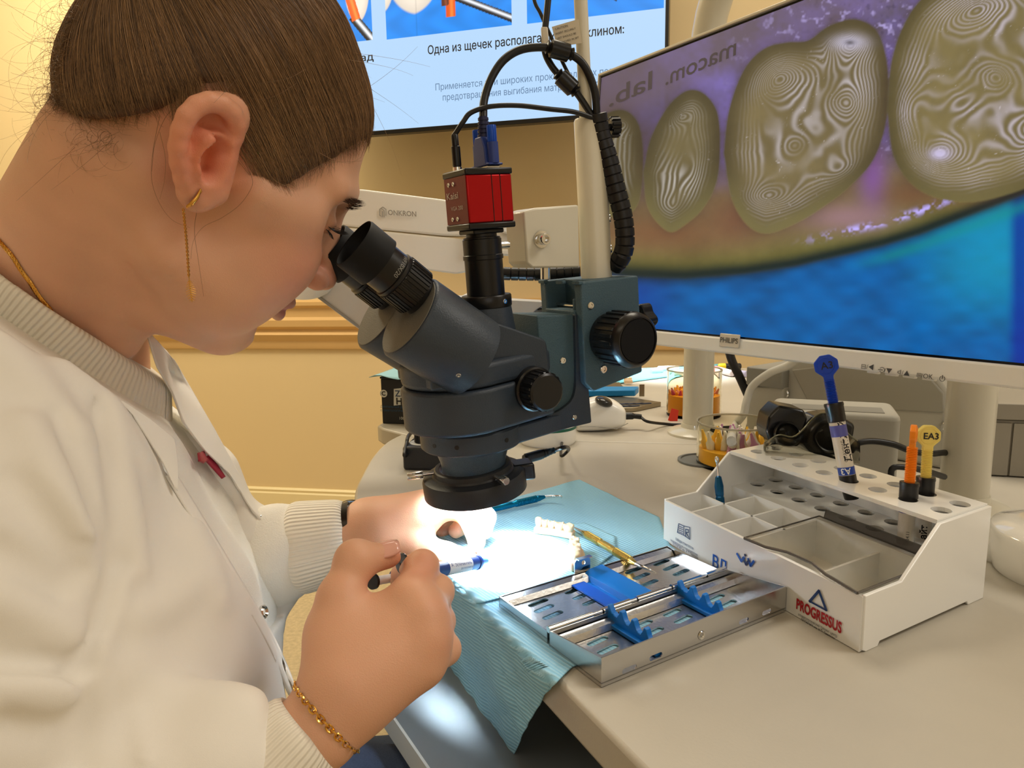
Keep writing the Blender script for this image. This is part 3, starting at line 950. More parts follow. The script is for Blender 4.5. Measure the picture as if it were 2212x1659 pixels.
    mb.tube([p + UP * .0009 for p in lo[5:]], .0009, 6)
    mb.tube([lo[-1] + UP * .0009, lo[0] + UP * .0009], .0009, 6)
    mb.build('lid_rim', rim, root)
    MB().prism([OP(.004, sb + .001, OHF + .003), OP(am - .006, sb + .001, OHF + .003), OP(am - .006, sb + .003, OHF + .009), OP(.004, sb + .003, OHF + .009)], oB * .0015).build(
        'lid_lip', M('lid_lip', (120, 116, 112), 0.08, trans=.7, ior=1.15), root)
    # print on the front
    tx = -oA; fz = -oN
    def FPt(x, y): return plane(x, y, OO - oN * .0013, oN) + fz * .0003
    def sz(x, y, hp): return np.linalg.norm(FPt(x, y) - FPt(x, y - hp))
    red = M('red_print', (176, 24, 36), 0.45); blu = M('blue_print', (24, 92, 190), 0.4); dkb = M('navy_print', (30, 60, 110), 0.45)
    def fit(body, x0, y0, x1, y1, hp, m, bold=0.0):
        p0, p1 = FPt(x0, y0), FPt(x1, y1)
        dx = nrm(p1 - p0) if abs(y1 - y0) >= 0 else tx
        dx = tx
        o = text('lettering', body, p0, dx, UP, sz(x0, y0, hp), m, root, bold=bold)
        co = np.array([v.co[:] for v in o.data.vertices]) @ dx
        k = ((p1 - p0) @ dx) / (co.max() - co.min()); lo_ = co.min()
        for v, c in zip(o.data.vertices, co):
            v.co = Vector(np.array(v.co[:]) + dx * ((c - lo_) * (k - 1)))
    fit('PROGRESSUS', 1720, 1313, 1818, 1362, 22, red, .035)
    fit('стоматологический тренинг-центр', 1725, 1329, 1809, 1372, 6, m_print)
    fit('ПСПбГМУ им. И.П. Павлова', 1731, 1341, 1803, 1377, 7, m_print)
    fit('Кафедра стоматологии', 1460, 1166, 1498, 1184, 6, dkb)
    fit('терапевтической и пародонтологии', 1449, 1168, 1508, 1197, 5, dkb)
    fit('ПСПбГМУ им. И.П. Павлова', 1454, 1177, 1508, 1203, 6, dkb)
    fit('ВЛ', 1538, 1222, 1567, 1238, 26, blu, .012)
    # triangle mark
    def band(pts, w, m, name='logo', closed=True):
        mb = MB()
        c = [FPt(*p) for p in pts]
        n = len(c)
        for i in range(n if closed else n - 1):
            a, b = c[i], c[(i + 1) % n]
            d = nrm(b - a); s_ = np.cross(fz, d) * w / 2
            mb.prism([a - s_ - d * w * .3, b - s_ + d * w * .3, b + s_ + d * w * .3, a + s_ - d * w * .3], fz * .0003)
        return mb.build(name, m, root, smooth=0)
    band([(1750, 1299), (1770, 1276), (1786, 1318)], .0017, dkb, closed=False)
    band([(1786, 1318), (1749, 1298)], .0012, dkb, closed=False)
    # winged w mark
    band([(1593, 1196), (1602, 1212), (1608, 1204)], .0018, blu, closed=False)
    band([(1606, 1204), (1612, 1219), (1619, 1210)], .0018, dkb, closed=False)
    band([(1617, 1207), (1622, 1222), (1629, 1212)], .0018, blu, closed=False)
    mb = MB(); mb.sphere(FPt(1610, 1199), (.0011, .0004, .0011), (tx, fz, UP), 10, 6); mb.build('logo', dkb, root)
    # open book mark
    band([(1467, 1131), (1478, 1136), (1491, 1139), (1491, 1165), (1478, 1156), (1464, 1150)], .0005, dkb)
    band([(1478, 1136), (1478, 1156)], .0005, dkb, closed=False)
    for k in range(4):
        band([(1467 - k * .6, 1136 + k * 4), (1476, 1140 + k * 4)], .0004, dkb, closed=False)
    band([(1482, 1158), (1482, 1143), (1488, 1144), (1488, 1150), (1483, 1150), (1489, 1161)], .0006, dkb, closed=False)
    return U, Lw, hu, hl, sb, mid
ORG_U, ORG_L, ORG_HU, ORG_HL, ORG_SB, ORG_MID = build_organizer()

# ================================================================ syringes
def syringe(name, p_bottom, p_top, label, col, rad, knob_face, parts, knob_r=.0078, knob_th=.0045):
    """p_bottom -> p_top along the body; parts = heights (cap, barrel, collar, thread) in metres"""
    root = thing(name, p_bottom, label, 'syringe', None)
    ax = nrm(np.asarray(p_top) - np.asarray(p_bottom)); o = np.asarray(p_bottom, float)
    c0, c1, c2, c3 = parts
    m_c = M('plunger_' + name + label[:6], col, 0.35)
    if c0 > 0:
        MB().lathe([(0, 0), (rad * .8, 0), (rad * .86, .001), (rad, c0 * .6), (rad, c0), (0, c0)], o, ax, 28).build('tip_cap', m_black, root, smooth=35)
    b = MB().lathe([(0, c0), (rad * .96, c0), (rad * .96, c1), (0, c1)], o, ax, 32).build('barrel', M('syringe_label', (232, 226, 214), 0.3, coat=.5), root, smooth=40)
    MB().lathe([(0, c1), (rad * 1.02, c1), (rad * 1.08, c1 + .001), (rad * 1.1, c2 - .003), (rad * 1.16, c2 - .002), (rad * 1.12, c2), (rad * .6, c2), (0, c2)], o, ax, 28).build('collar', m_black, root, smooth=35)
    prof = [(0, c2 - .002)]; n = int((c3 - c2) / .0011)
    for k in range(n):
        h = c2 - .002 + (c3 - c2 + .002) * k / n; s_ = (c3 - c2) / n
        prof += [(rad * .52, h), (rad * .66, h + s_ * .4), (rad * .66, h + s_ * .6), (rad * .52, h + s_)]
    prof += [(0, c3)]
    MB().lathe(prof, o, ax, 20).build('plunger_thread', m_c, root, smooth=50)
    # flattened octagonal knob
    fz = nrm(np.asarray(knob_face) - ax * np.dot(knob_face, ax)); sx = np.cross(ax, fz)
    kc = o + ax * (c3 + knob_r * 1.25)
    mb = MB()
    oc = []
    for k in range(8):
        t = math.radians(22.5 + 45 * k)
        oc.append((math.cos(t) * knob_r * 1.04, math.sin(t) * knob_r))
    neck = [(.0032, -knob_r * 1.5), (-.0032, -knob_r * 1.5)]
    pl = [oc[i] for i in (0, 1, 2, 3, 4)] + [oc[5]] + [(-.0036, -knob_r * 1.35), (.0036, -knob_r * 1.35)] + [oc[6]] + [oc[7]]
    pl = round_poly(pl, .0012, 3)
    mb.prism([kc + sx * x + ax * y - fz * knob_th / 2 for x, y in pl], fz * knob_th)
    mb.build('knob', m_c, root, bevel=.0008)
    MB().lathe([(knob_r * .64, 0), (knob_r * .70, .0004), (knob_r * .76, 0)], kc + fz * (knob_th / 2 + .0001), fz, 32).build('knob_ring', m_c, root)
    return root, o, ax, fz, sx, kc, b

def up_hole(row, col, h=None):
    a, b = ORG_U[row][col]
    return OP(a, b, ORG_HU if h is None else h)
# the hole whose place in the picture is nearest to a pixel
def near_hole(x, y):
    best = min(((np.hypot(*(proj(OP(a, b, ORG_HU))[:2] - (x, y))), (a, b)) for row in ORG_U for a, b in row))
    return OP(*best[1], ORG_HU)
toC = nrm(CAM - OP(OL / 2, OD / 2, .1)); toCh = nrm([toC[0], toC[1], 0])

hA = near_hole(1838, 1050)
dA = proj(hA)[2]
rA = 17.5 / FPX * dA
pb = P(1840, 1078, dA); pt = P(1783, 780, dA + .004)
LA = np.linalg.norm(pt - pb)
k = LA / 298.0
rt, o_, ax_, fz_, sx_, kc_, bl_ = syringe('composite_syringe', pb, pt, 'blue-knobbed syringe marked A3 leaning in the organizer shelf', (12, 66, 190), rA, toCh, (.0195, .012 + 134 * k, .012 + 175 * k, 268 * k - .004), .0092)
m_lblue = M('label_blue', (22, 66, 170), 0.35)
MB().lathe([(rA * .975, 0), (rA * .985, 0), (rA * .985, .0062), (rA * .975, .0062)], o_ + ax_ * .0198, ax_, 32).build('label_band', m_lblue, rt, smooth=40)
MB().lathe([(rA * .975, 0), (rA * .985, 0), (rA * .985, .009), (rA * .975, .009)], o_ + ax_ * (.012 + 134 * k - .0115), ax_, 32).build('label_band', M('label_violet', (92, 96, 178), 0.35), rt, smooth=40)
text('lettering', 'A3', kc_ + fz_ * .0027 - sx_ * .0040 - ax_ * .0026, sx_, ax_, .0056, m_print, rt, bold=.01)
m_wp = M('white_print', (240, 240, 240), 0.4)
def wrap_text(body, o, ax, fz, rad, h0, ang0, hgt, m, parent, along=True, flip=1, bold=.0):
    """lettering wrapped on a barrel: it runs along the axis (along) or around it"""
    sx = np.cross(ax, fz)
    ob = text('lettering', body, np.zeros(3), (1, 0, 0), (0, 1, 0), hgt, m, None, bold=bold)
    for v in ob.data.vertices:
        x, y = v.co[0] * flip, v.co[1] * flip
        if along: hh = h0 + x; w = ang0 - y / rad
        else: hh = h0 + y; w = ang0 + x / rad
        v.co = Vector(o + ax * hh + (fz * math.cos(w) + sx * math.sin(w)) * rad - wloc(parent))
    ob.parent = parent
    return ob
wrap_text('A3', o_, ax_, fz_, rA * .995, .0252, .55, .0048, m_wp, rt, along=False, flip=-1, bold=.02)
wrap_text('ДентЛайт', o_, ax_, fz_, rA * .97, .030, .95, .0052, m_print, rt, bold=.03)
wrap_text('ФЛАУРИД', o_, ax_, fz_, rA * .97, .030, .42, .0024, m_print, rt)

def shelf_syringe(px, py, x2, y2, label, col, kf, kr, kth, name='composite_syringe'):
    h = near_hole(px, py); d = proj(h)[2]
    rad = .0058
    bot = OP(*(_oM @ (h - OO)[:2]), .0105)
    tp = P(x2, y2, d)
    L = np.linalg.norm(tp - bot)
    hu_ = ORG_HU - .0105
    rim = hu_ + .0145
    return syringe(name, bot, tp, label, col, rad, kf, (.006, hu_ + .001, rim, L - kr * 1.25), kr, kth), rad, hu_
(rt2, o2_, ax2, fz2, sx2, kc2, b2_), r2, hu2 = shelf_syringe(1958, 1087, 1973, 938, 'orange-knobbed syringe standing upright in the organizer shelf', (253, 142, 24), np.cross(UP, toCh) + .15 * toCh, .0074, .0042)
wrap_text('ЦАЕТ 98.69.2024.11', o2_, ax2, toCh, r2 * .99, .010, .30, .0022, m_print, rt2)
wrap_text('ОА3', o2_, ax2, toCh, r2 * .99, .0095, .45, .0036, m_wp, rt2, along=False, flip=-1)
MB().lathe([(r2 * .975, 0), (r2 * .985, 0), (r2 * .985, .006), (r2 * .975, .006)], o2_ + ax2 * .0062, ax2, 28).build('label_band', M('label_red', (200, 70, 50), .4), rt2, smooth=40)
MB().lathe([(r2 * .975, 0), (r2 * .985, 0), (r2 * .985, .006), (r2 * .975, .006)], o2_ + ax2 * (hu2 - .008), ax2, 28).build('label_band', M('label_violet'), rt2, smooth=40)
(rt3, o3_, ax3, fz3, sx3, kc3, b3_), r3, hu3 = shelf_syringe(2001, 1068, 2005, 941, 'pale yellow syringe marked EA3 standing behind the orange one', (248, 226, 120), toCh + .25 * np.cross(UP, toCh), .0084, .0046)
text('lettering', 'EA3', kc3 + fz3 * .0026 - sx3 * .0044 - ax3 * .0022, sx3, ax3, .0046, m_print, rt3, bold=.02)
wrap_text('т-Лайт', o3_, ax3, toCh, r3 * .99, .016, .35, .0046, m_print, rt3, bold=.03)

# ================================================================ polishing tool standing in a cell
ta, tb_ = o_ab(1563, 1090, .03)
tbm = OP(ta, tb_, .0055); tt = P(1548, 985, proj(tbm)[2] + .003)
tl = thing('polishing_tool', tbm, 'small blue-handled tool with steel tip standing in an organizer cell', 'tool')
axt = nrm(tt - tbm); Lt = np.linalg.norm(tt - tbm)
b0 = Lt * .18
MB().lathe([(0, 0), (.0036, 0), (.0040, .002), (.0040, Lt * .44), (.0034, Lt * .46), (.0038, Lt * .48), (.0042, Lt * .60), (.0028, Lt * .72), (.0014, Lt * .735), (0, Lt * .735)], tbm, axt, 8).build('handle', M('tool_blue', (24, 92, 140), 0.2, metal=.6), tl, smooth=30)
MB().lathe([(0, Lt * .72), (.0010, Lt * .72), (.0008, Lt * .88), (.0010, Lt * .90), (.0021, Lt * .95), (.0017, Lt * .985), (0, Lt)], tbm, axt, 12).build('tip', m_chrome, tl, smooth=50)

# ================================================================ instrument cassette
CO = Z(1299, 1487)
_cr = Z(1696, 1322)
cX = nrm(np.append((_cr - CO)[:2], 0)); cY = np.array([-cX[1], cX[0], 0])
CL = np.linalg.norm((_cr - CO)[:2]); CH = .0188
CW = .052
def CP(a, b, h): return CO + cX * a + cY * b + UP * h
def c_ab(zx, zy, h):
    q = Z(1060 + zx / 3.16, 1060 + zy / 3.16, h) - CO
    return q @ cX, q @ cY
def build_cassette():
    root = thing('instrument_cassette', CP(CL / 2, CW, 0), 'open steel instrument cassette with blue silicone racks and slotted trays', 'instrument cassette')
    t = .0009
    # near tray -------------------------------------------------
    slots = []
    for zx, zy in ((730, 1030), (800, 1085), (1040, 915), (1115, 965), (1240, 835), (1315, 880), (1540, 735), (1620, 775)):
        slots.append((c_ab(zx, zy, .003), .0175, .0048))
    ang = 0.10
    mb = MB()
    plate_holes(mb, [(0, 0), (CL, 0), (CL, CW), (0, CW)], [slot2(c, L, w, ang) for c, L, w in slots], CP(0, 0, .0034), cX, cY, t)
    mb.build('tray_floor', m_steel, root, smooth=30)
    fw = [((c - CO) @ cX, (c - CO) @ UP) for c in (plane(1360, 1445, CO, cY), plane(1417, 1418, CO, cY), plane(1607, 1341, CO, cY), plane(1656, 1322, CO, cY))]
    mb = MB()
    plate_holes(mb, [(0, .0006), (CL, .0006), (CL, CH), (0, CH)], [slot2(c, L, .0032, 0) for c, L in zip(fw, (.0115, .0105, .0095, .0090))], CP(0, 0, 0), cX, UP, t)
    mb.build('front_wall', m_steel, root, smooth=30)
    q = plane(1515, 1372, CO, cY)
    MB().lathe([(.0030, 0), (.0026, .0006), (.0016, .0003), (.0014, -.0002), (0, -.0002)], q - cY * -.0001 - cY * .0003, -cY, 20).build('stud', m_chrome, root, smooth=50)
    for a in (0, CL - t):
        MB().prism([CP(a, t, .0006), CP(a, CW, .0006), CP(a, CW, CH * .66), CP(a, t, CH)], cX * t).build('end_wall', m_steel, root)
    MB().prism([CP(0, CW - t, .0006), CP(CL, CW - t, .0006), CP(CL, CW - t, CH * .62), CP(0, CW - t, CH * .62)], cY * t).build('back_wall', m_steel, root)
    # raised step along the inside of the back wall
    MB().prism([CP(t, CW - .002, .0038), CP(t, CW - .009, .0038), CP(t, CW - .007, .0075), CP(t, CW - .002, .0085)], cX * (CL - 2 * t)).build('inner_step', m_steel, root, smooth=0)
    # hinge barrels
    hh = CH * .62 + .0006
    cuts = [0, .22, .27, .42, .455, .62, .655, .84, .87, 1.0]
    for i in range(0, len(cuts) - 1):
        r_ = .0022 if i % 2 == 0 else .0013
        MB().cyl(CP(CL * cuts[i] + .0004, CW + .0016, hh), CP(CL * cuts[i + 1] - .0004, CW + .0016, hh), r_, n=16).build('hinge_barrel', m_chrome if i % 2 == 0 else m_steel, root, smooth=40)
    # far tray -----------------------------------------------------
    FW = .060; y0 = CW + .0035; y1 = y0 + FW
    FH = .0100
    slots = []
    for zx, zy in ((325, 775), (365, 815), (425, 860), (570, 690), (625, 728), (690, 768), (975, 555), (1030, 593), (1085, 640), (1165, 500), (1230, 533), (1300, 568)):
        slots.append((c_ab(zx, zy, .004), .0180, .0050))
    slots = [(c, L, w) for c, L, w in slots if y0 + .006 < c[1] < y1 - .005]
    mb = MB()
    plate_holes(mb, [(.001, y0), (CL, y0), (CL, y1), (.001, y1)], [slot2(c, L, w, .12) for c, L, w in slots], CP(0, 0, .0052), cX, cY, t)
    mb.build('tray_floor', m_steel, root, smooth=30)
    for a in (.001, CL - t):
        MB().prism([CP(a, y0, .0008), CP(a, y1, .0008), CP(a, y1, FH), CP(a, y0, FH)], cX * t).build('end_wall', m_steel, root)
    MB().prism([CP(.001, y1 - t, .0008), CP(CL, y1 - t, .0008), CP(CL, y1 - t, FH), CP(.001, y1 - t, FH)], cY * t).build('back_wall', m_steel, root)
    MB().prism([CP(.001, y0, .0008), CP(CL, y0, .0008), CP(CL, y0, FH + .001), CP(.001, y0, FH + .001)], cY * t).build('hinge_wall', m_steel, root)
    MB().prism([CP(.002, y1 - .002, .0055), CP(.002, y1 - .010, .0055), CP(.002, y1 - .0075, .0088), CP(.002, y1 - .002, .0095)], cX * (CL - .004)).build('inner_step', m_steel, root, smooth=0)
    MB().box(CP(.0045, (y0 + y1) / 2, .0030), (.003, FW * .9, .004), (cX, cY, UP)).build('edge_rail', m_chrome, root, bevel=.001)
    # blue bar across the far tray
    a0 = c_ab(700, 640, .006)[0]; a1 = c_ab(905, 560, .006)[0]
    a0, a1 = CL * .43, CL * .57
    sec = [(a0, .0055), (a0 + .004, .0055), (a0 + .0055, .0095), (a0 + .009, .0115), (a1 - .001, .0125), (a1, .0100), (a1 + .002, .0055), (a1 + .001, .0052), (a0, .0052)]
    MB().prism([CP(a, y0 + .0015, h) for a, h in sec], cY * (FW - .004)).build('silicone_bar', m_blue_sil, root, smooth=30, bevel=.0008)
    MB().prism([CP(a0 - .012, y0 + .0012, .0056), CP(a0 - .0005, y0 + .0012, .0056), CP(a0 - .0005, y1 - .0045, .0056), CP(a0 - .012, y1 - .0045, .0056)], UP * .0012).build('silicone_pad', M('blue_silicone_deep', (10, 92, 205), .4), root)
    # latch tab
    lt = [(-.0075, 0), (.0075, 0), (.0075, .0125), (.005, .0150), (-.005, .0150), (-.0075, .0125)]
    lt = round_poly(lt, .002, 3)
    lc = CP((a0 + a1) / 2 - .006, y1 + .0004, FH - .004)
    mb = MB(); plate_holes(mb, lt, [circ((0.001, .0105), .0018, 14)], lc, cX, UP, .0009); mb.build('latch_tab', m_chrome, root, smooth=30)
    MB().prism([lc + cX * -.0065 + UP * .0148, lc + cX * .0065 + UP * .0148, lc + cX * .0065 + UP * .0148 - cY * .004, lc - cX * .0065 + UP * .0148 - cY * .004], UP * .0009).build('latch_lip', m_chrome, root)
    # toothed silicone racks in the near tray
    for zq in ((800, 910), (1275, 740)):
        a = c_ab(*zq, .004)[0] + .001
        n = 4; L = CW - .0065; b0 = .002
        pts = [(b0, .0036), (b0, .009)]
        for i in range(n + 1):
            c = b0 + L * (i + .0) / n
            if i < n:
                s_ = L / n
                pts += [(c + s_ * .03, .0120 + .0009 * i), (c + s_ * .12, .0145 + .0009 * i), (c + s_ * .30, .0150 + .0009 * i), (c + s_ * .40, .0118 + .0009 * i),
                        (c + s_ * .55, .0094 + .0009 * i), (c + s_ * .75, .0092 + .0009 * i), (c + s_ * .92, .0104 + .0009 * i)]
        pts += [(b0 + L, .0125), (b0 + L + .003, .0170), (b0 + L + .0045, .0170), (b0 + L + .0045, .0036)]
        mb = MB(); mb.prism([CP(a, b, h) for b, h in pts], cX * .0042)
        mb.prism([CP(a - .003, b0, .0036), CP(a - .003, b0 + L + .004, .0036), CP(a - .003, b0 + L + .004, .0065), CP(a - .003, b0, .0065)], cX * .010)
        mb.build('silicone_rack', m_blue_sil, root, smooth=40, bevel=.0005)
build_cassette()

# ================================================================ bibs on the desk
def bib_material(name, c1, c2):
    m = M(name, c1, 0.75, sss=0.0)
    nt = m.node_tree; b = nt.nodes['Principled BSDF']
    uvn = nt.nodes.new('ShaderNodeUVMap'); uvn.uv_map = 'flat'
    sep = nt.nodes.new('ShaderNodeSeparateXYZ'); nt.links.new(uvn.outputs[0], sep.inputs[0])
    def math_(op, a, bb=None):
        n = nt.nodes.new('ShaderNodeMath'); n.operation = op
        for i, x in enumerate((a, bb)):
            if x is None: continue
            if isinstance(x, (int, float)): n.inputs[i].default_value = x
            else: nt.links.new(x, n.inputs[i])
        return n.outputs[0]
    u_, v_ = sep.outputs[0], sep.outputs[1]
    ribs = math_('POWER', math_('ADD', math_('MULTIPLY', math_('SINE', math_('MULTIPLY', v_, 2 * math.pi / .0030)), .5), .5), 1.5)
    dash = math_('ADD', math_('MULTIPLY', math_('SINE', math_('MULTIPLY', u_, 2 * math.pi / .0011)), .5), .5)
    h = math_('ADD', math_('MULTIPLY', ribs, .7), math_('MULTIPLY', math_('MULTIPLY', dash, ribs), .6))
    bp = nt.nodes.new('ShaderNodeBump'); bp.inputs['Strength'].default_value = .55; bp.inputs['Distance'].default_value = .0007
    nt.links.new(h, bp.inputs['Height']); nt.links.new(bp.outputs[0], b.inputs['Normal'])
    mx = nt.nodes.new('ShaderNodeMix'); mx.data_type = 'RGBA'
    mx.inputs[6].default_value = (*lin(c1), 1); mx.inputs[7].default_value = (*lin(c2), 1)
    nt.links.new(h, mx.inputs[0]); nt.links.new(mx.outputs[2], b.inputs['Base Color'])
    b.inputs['Subsurface Weight'].default_value = .0
    return m
m_bib = bib_material('bib_paper', (138, 198, 228), (172, 220, 242))
m_bib2 = bib_material('bib_paper_top', (142, 204, 230), (176, 224, 244))
E1w = Z(1192, 1457); e_dir = np.append(ed, 0); e_in = np.array([-e_dir[1], e_dir[0], 0])
if e_in[0] < 0: e_in = -e_in
hang_n = nrm(e_in + UP * .10)
def bib_point(x, y, z0):
    q = Z(x, y, z0)
    t = (q - E1w) @ e_in
    r_ = .006
    if t > r_: return q
    h = plane(x, y, E1w - e_in * .003 + UP * z0, hang_n)
    if t < -r_ * 2: return h
    w = sstep(-r_ * 2, r_, t)
    return q * w + h * (1 - w)
def flat_uv(q, z0):
    t = (q - E1w) @ e_in; s_ = (q - E1w) @ e_dir
    if q[2] < DESK - .002: t = -(DESK + z0 - q[2])
    return np.array([s_, t])
_a = flat_uv(bib_point(1000, 1310, .001), .001); _b = flat_uv(bib_point(1180, 1418, .001), .001)
rib = (_b - _a) / np.linalg.norm(_b - _a)
def make_bib(name, rows, z0, mat, label, nu=70, nv=90, wob=.0012, group=None, seed=0):
    """rows: (left pixel, right pixel) from the far edge to the near or hanging end"""
    ts = np.linspace(0, len(rows) - 1, nv)
    Ls = [np.array([np.interp(t, range(len(rows)), [r_[0][i] for r_ in rows]) for i in (0, 1)] + [0.]) for t in ts]
    Rs = [np.array([np.interp(t, range(len(rows)), [r_[1][i] for r_ in rows]) for i in (0, 1)] + [0.]) for t in ts]
    grid = []; uv = []
    for a, b in zip(Ls, Rs):
        row = []
        for k in range(nu + 1):
            p = a + (b - a) * k / nu
            q = bib_point(p[0], p[1], z0)
            f = flat_uv(q, z0)
            n_ = noise.noise(Vector((f[0] * 28 + seed, f[1] * 28, seed))) * wob + noise.noise(Vector((f[0] * 70, f[1] * 70, seed + 3))) * wob * .3
            if q[2] < DESK - .002:
                q = q - e_in * (abs(n_) * 3.0)
            else:
                q = q + UP * max(0, n_ * .9)
            row.append(q); uv.append((f @ rib, f @ np.array([-rib[1], rib[0]])))
        grid.append(row)
    mb = MB(); mb.grid(grid)
    o = mb.build(name, mat, None, smooth=180)
    me = o.data
    l = me.uv_layers.new(name='flat')
    vi = np.zeros(len(me.loops), dtype=np.int32); me.loops.foreach_get('vertex_index', vi)
    l.data.foreach_set('uv', np.array(uv, dtype=np.float32)[vi].ravel())
    md = o.modifiers.new('solid', 'SOLIDIFY'); md.thickness = .0006; md.offset = 1
    return tag(o, label, 'bib', group)
make_bib('dental_bib', [((1246, 1038), (1252, 1037)), ((1090, 1082), (1340, 1080)), ((960, 1125), (1424, 1118)), ((880, 1200), (1445, 1176)), ((850, 1262), (1540, 1250)), ((880, 1330), (1620, 1300)),
                        ((925, 1400), (1470, 1366)), ((938, 1470), (1238, 1440)), ((968, 1530), (1180, 1500)), ((1010, 1600), (1140, 1570)), ((1050, 1690), (1085, 1685))],
         .0010, m_bib, 'large blue ribbed paper bib draped over the desk edge', nu=90, nv=150)
make_bib('dental_bib', [((1115, 1150), (1262, 1130)), ((1040, 1175), (1330, 1160)), ((960, 1220), (1330, 1195)), ((955, 1262), (1268, 1240)), ((1012, 1310), (1090, 1290))],
         .0026, m_bib2, 'smaller blue bib layer lying on top in the lamplight', nu=50, nv=50, wob=.0008, seed=5)

# ================================================================ tooth models
m_tooth = M('tooth_resin', (246, 226, 192), 0.3, sss=.25)
m_gum = M('model_base', (240, 212, 178), 0.45, sss=.2)
def tooth_mesh(mb, c, ax, ay, w, d, h, cusps, seed):
    """a crown: rounded body with cusps on its top"""
    n, m_ = 14, 7
    vs = []
    rows = []
    rr = random.Random(seed)
    for j in range(m_):
        t = j / (m_ - 1)
        k = .70 + .34 * math.sin(min(1, t * 1.25) * math.pi * .62) - (.10 if t > .95 else 0)
        row = []
        for i in range(n):
            w_ = 2 * math.pi * i / n
            ca, sa = math.cos(w_), math.sin(w_)
            e = .82
            x = math.copysign(abs(ca) ** e, ca) * w / 2 * k; y = math.copysign(abs(sa) ** e, sa) * d / 2 * k
            z = h * t
            if t > .6: z += h * .20 * max(math.cos(w_ * cusps - .6), -.4) * (t - .6) / .4 if cusps > 1 else h * .22 * ca * 0
            row.append(c + ax * x + ay * y + UP * z)
        rows.append(row)
    b = len(vs)
    for r_ in rows: vs += r_
    vs.append(c + UP * h * (.82 if cusps > 1 else 1.12))
    fs = [(j * n + i, j * n + (i + 1) % n, (j + 1) * n + (i + 1) % n, (j + 1) * n + i) for j in range(m_ - 1) for i in range(n)]
    fs += [((m_ - 1) * n + i, (m_ - 1) * n + (i + 1) % n, len(vs) - 1) for i in range(n)]
    mb.add(vs, fs)
def tooth_row(name, p0, p1, label, bw, bh, teeth, z0=.0025):
    root = thing(name, (p0 + p1) / 2, label, 'tooth model', 'resin tooth models on the bib')
    ax = nrm(p1 - p0); ay = np.array([-ax[1], ax[0], 0]); L = np.linalg.norm(p1 - p0)
    out = []
    for i in range(25):
        t = i / 24
        out.append(p0 + ax * L * t + ay * (bw * .5 * (1 - .15 * math.cos(t * 6)) + .002 * math.sin(t * math.pi)))
    back = [p0 + ax * L * t / 24 - ay * (bw * .5 - .002 * math.sin(t / 24 * math.pi)) for t in range(24, -1, -1)]
    MB().prism(out + back, UP * bh).build('model_base', m_gum, root, smooth=40, bevel=.0012)
    x = 0
    tot = sum(t[0] for t in teeth)
    for i, (w, d, h, cu) in enumerate(teeth):
        c = p0 + ax * (L * (x + w / 2) / tot) + UP * (bh - .0005) + ay * .0008 * math.sin(i)
        x += w
        mb = MB(); tooth_mesh(mb, c, ax, ay, L * w / tot * 1.02, d, h, cu, i)
        mb.build('tooth', m_tooth, root, smooth=180, subsurf=1)
tooth_row('tooth_model', Z(1157, 1150, .0035), Z(1240, 1163, .0035), 'resin model with a row of six teeth on the blue bib', .010, .0065,
          [(4, .0055, .0085, 1), (3.6, .006, .007, 2), (4.4, .0065, .0068, 2), (5.6, .0075, .0068, 2), (6.2, .009, .0066, 4)])
tooth_row('tooth_model', Z(1240, 1190, .0035), Z(1246, 1236, .0035), 'resin tooth model seen end-on beside the steel cassette', .010, .007,
          [(5, .0085, .0072, 4), (5, .008, .0072, 4), (4, .007, .0075, 2), (3.4, .006, .008, 1)])

# ================================================================ hand instruments
def instrument(name, pts, label, handle_c, i0, i1, rad, cat='dental instrument'):
    """pts: 3-D points along the instrument; i0..i1 are the handle's fractions"""
    root = thing(name, pts[0], label, cat)
    path = smooth_path(pts, 10); n = len(path)
    m_h = M('handle_' + name, handle_c, 0.22, metal=.85)
    a, b = int(n * i0), int(n * i1)
    o, e = path[a], path[b]; ax = nrm(e - o); L = np.linalg.norm(e - o)
    prof = [(0, 0), (rad * .5, .0002), (rad * .95, L * .08)]
    for s0, s1 in ((.10, .36), (.64, .90)):
        for k in range(14):
            h = s0 + (s1 - s0) * k / 14; w = (s1 - s0) / 14
            prof += [(rad * 1.08, L * (h + w * .2)), (rad * 1.08, L * (h + w * .6)), (rad * .88, L * (h + w * .9))]
        if s0 < .2: prof += [(rad * .86, L * .38), (rad * 1.0, L * .42), (rad * 1.0, L * .58), (rad * .86, L * .62)]
    prof += [(rad * .95, L * .92), (rad * .5, L - .0002), (0, L)]
    MB().lathe(prof, o, ax, 18).build('handle', m_h, root, smooth=40)
    if a > 2: MB().tube(path[:a + 2], [.0004 + (rad * .5 - .0004) * (k / (a + 1)) ** .8 for k in range(a + 2)], 8).build('working_tip', m_chrome, root, smooth=60)
    m2 = n - b
    if m2 > 2: MB().tube(path[b - 1:], [.0004 + (rad * .5 - .0004) * (1 - k / (m2)) ** .8 for k in range(m2 + 1)], 8).build('working_tip', m_chrome, root, smooth=60)
    return root
zt_ = .0062
instrument('dental_probe', [Z(985, 1118, zt_), Z(1060, 1099, zt_), Z(1155, 1077, zt_ + .001), Z(1190, 1072, zt_ + .002), Z(1211, 1072, zt_ + .003), Z(1213, 1076, zt_ + .001)],
           'teal-handled dental probe lying on the bib beyond the ring lamp', (14, 120, 160), .02, .50, .0034)
instrument('dental_scaler', [Z(1238, 1138, .006), Z(1262, 1151, .0062), Z(1312, 1180, .0075), Z(1370, 1216, .012), Z(1398, 1228, .012), Z(1418, 1238, .0085)],
           'gold-handled dental instrument resting across the cassette and bib', (206, 178, 96), .19, .62, .0032)
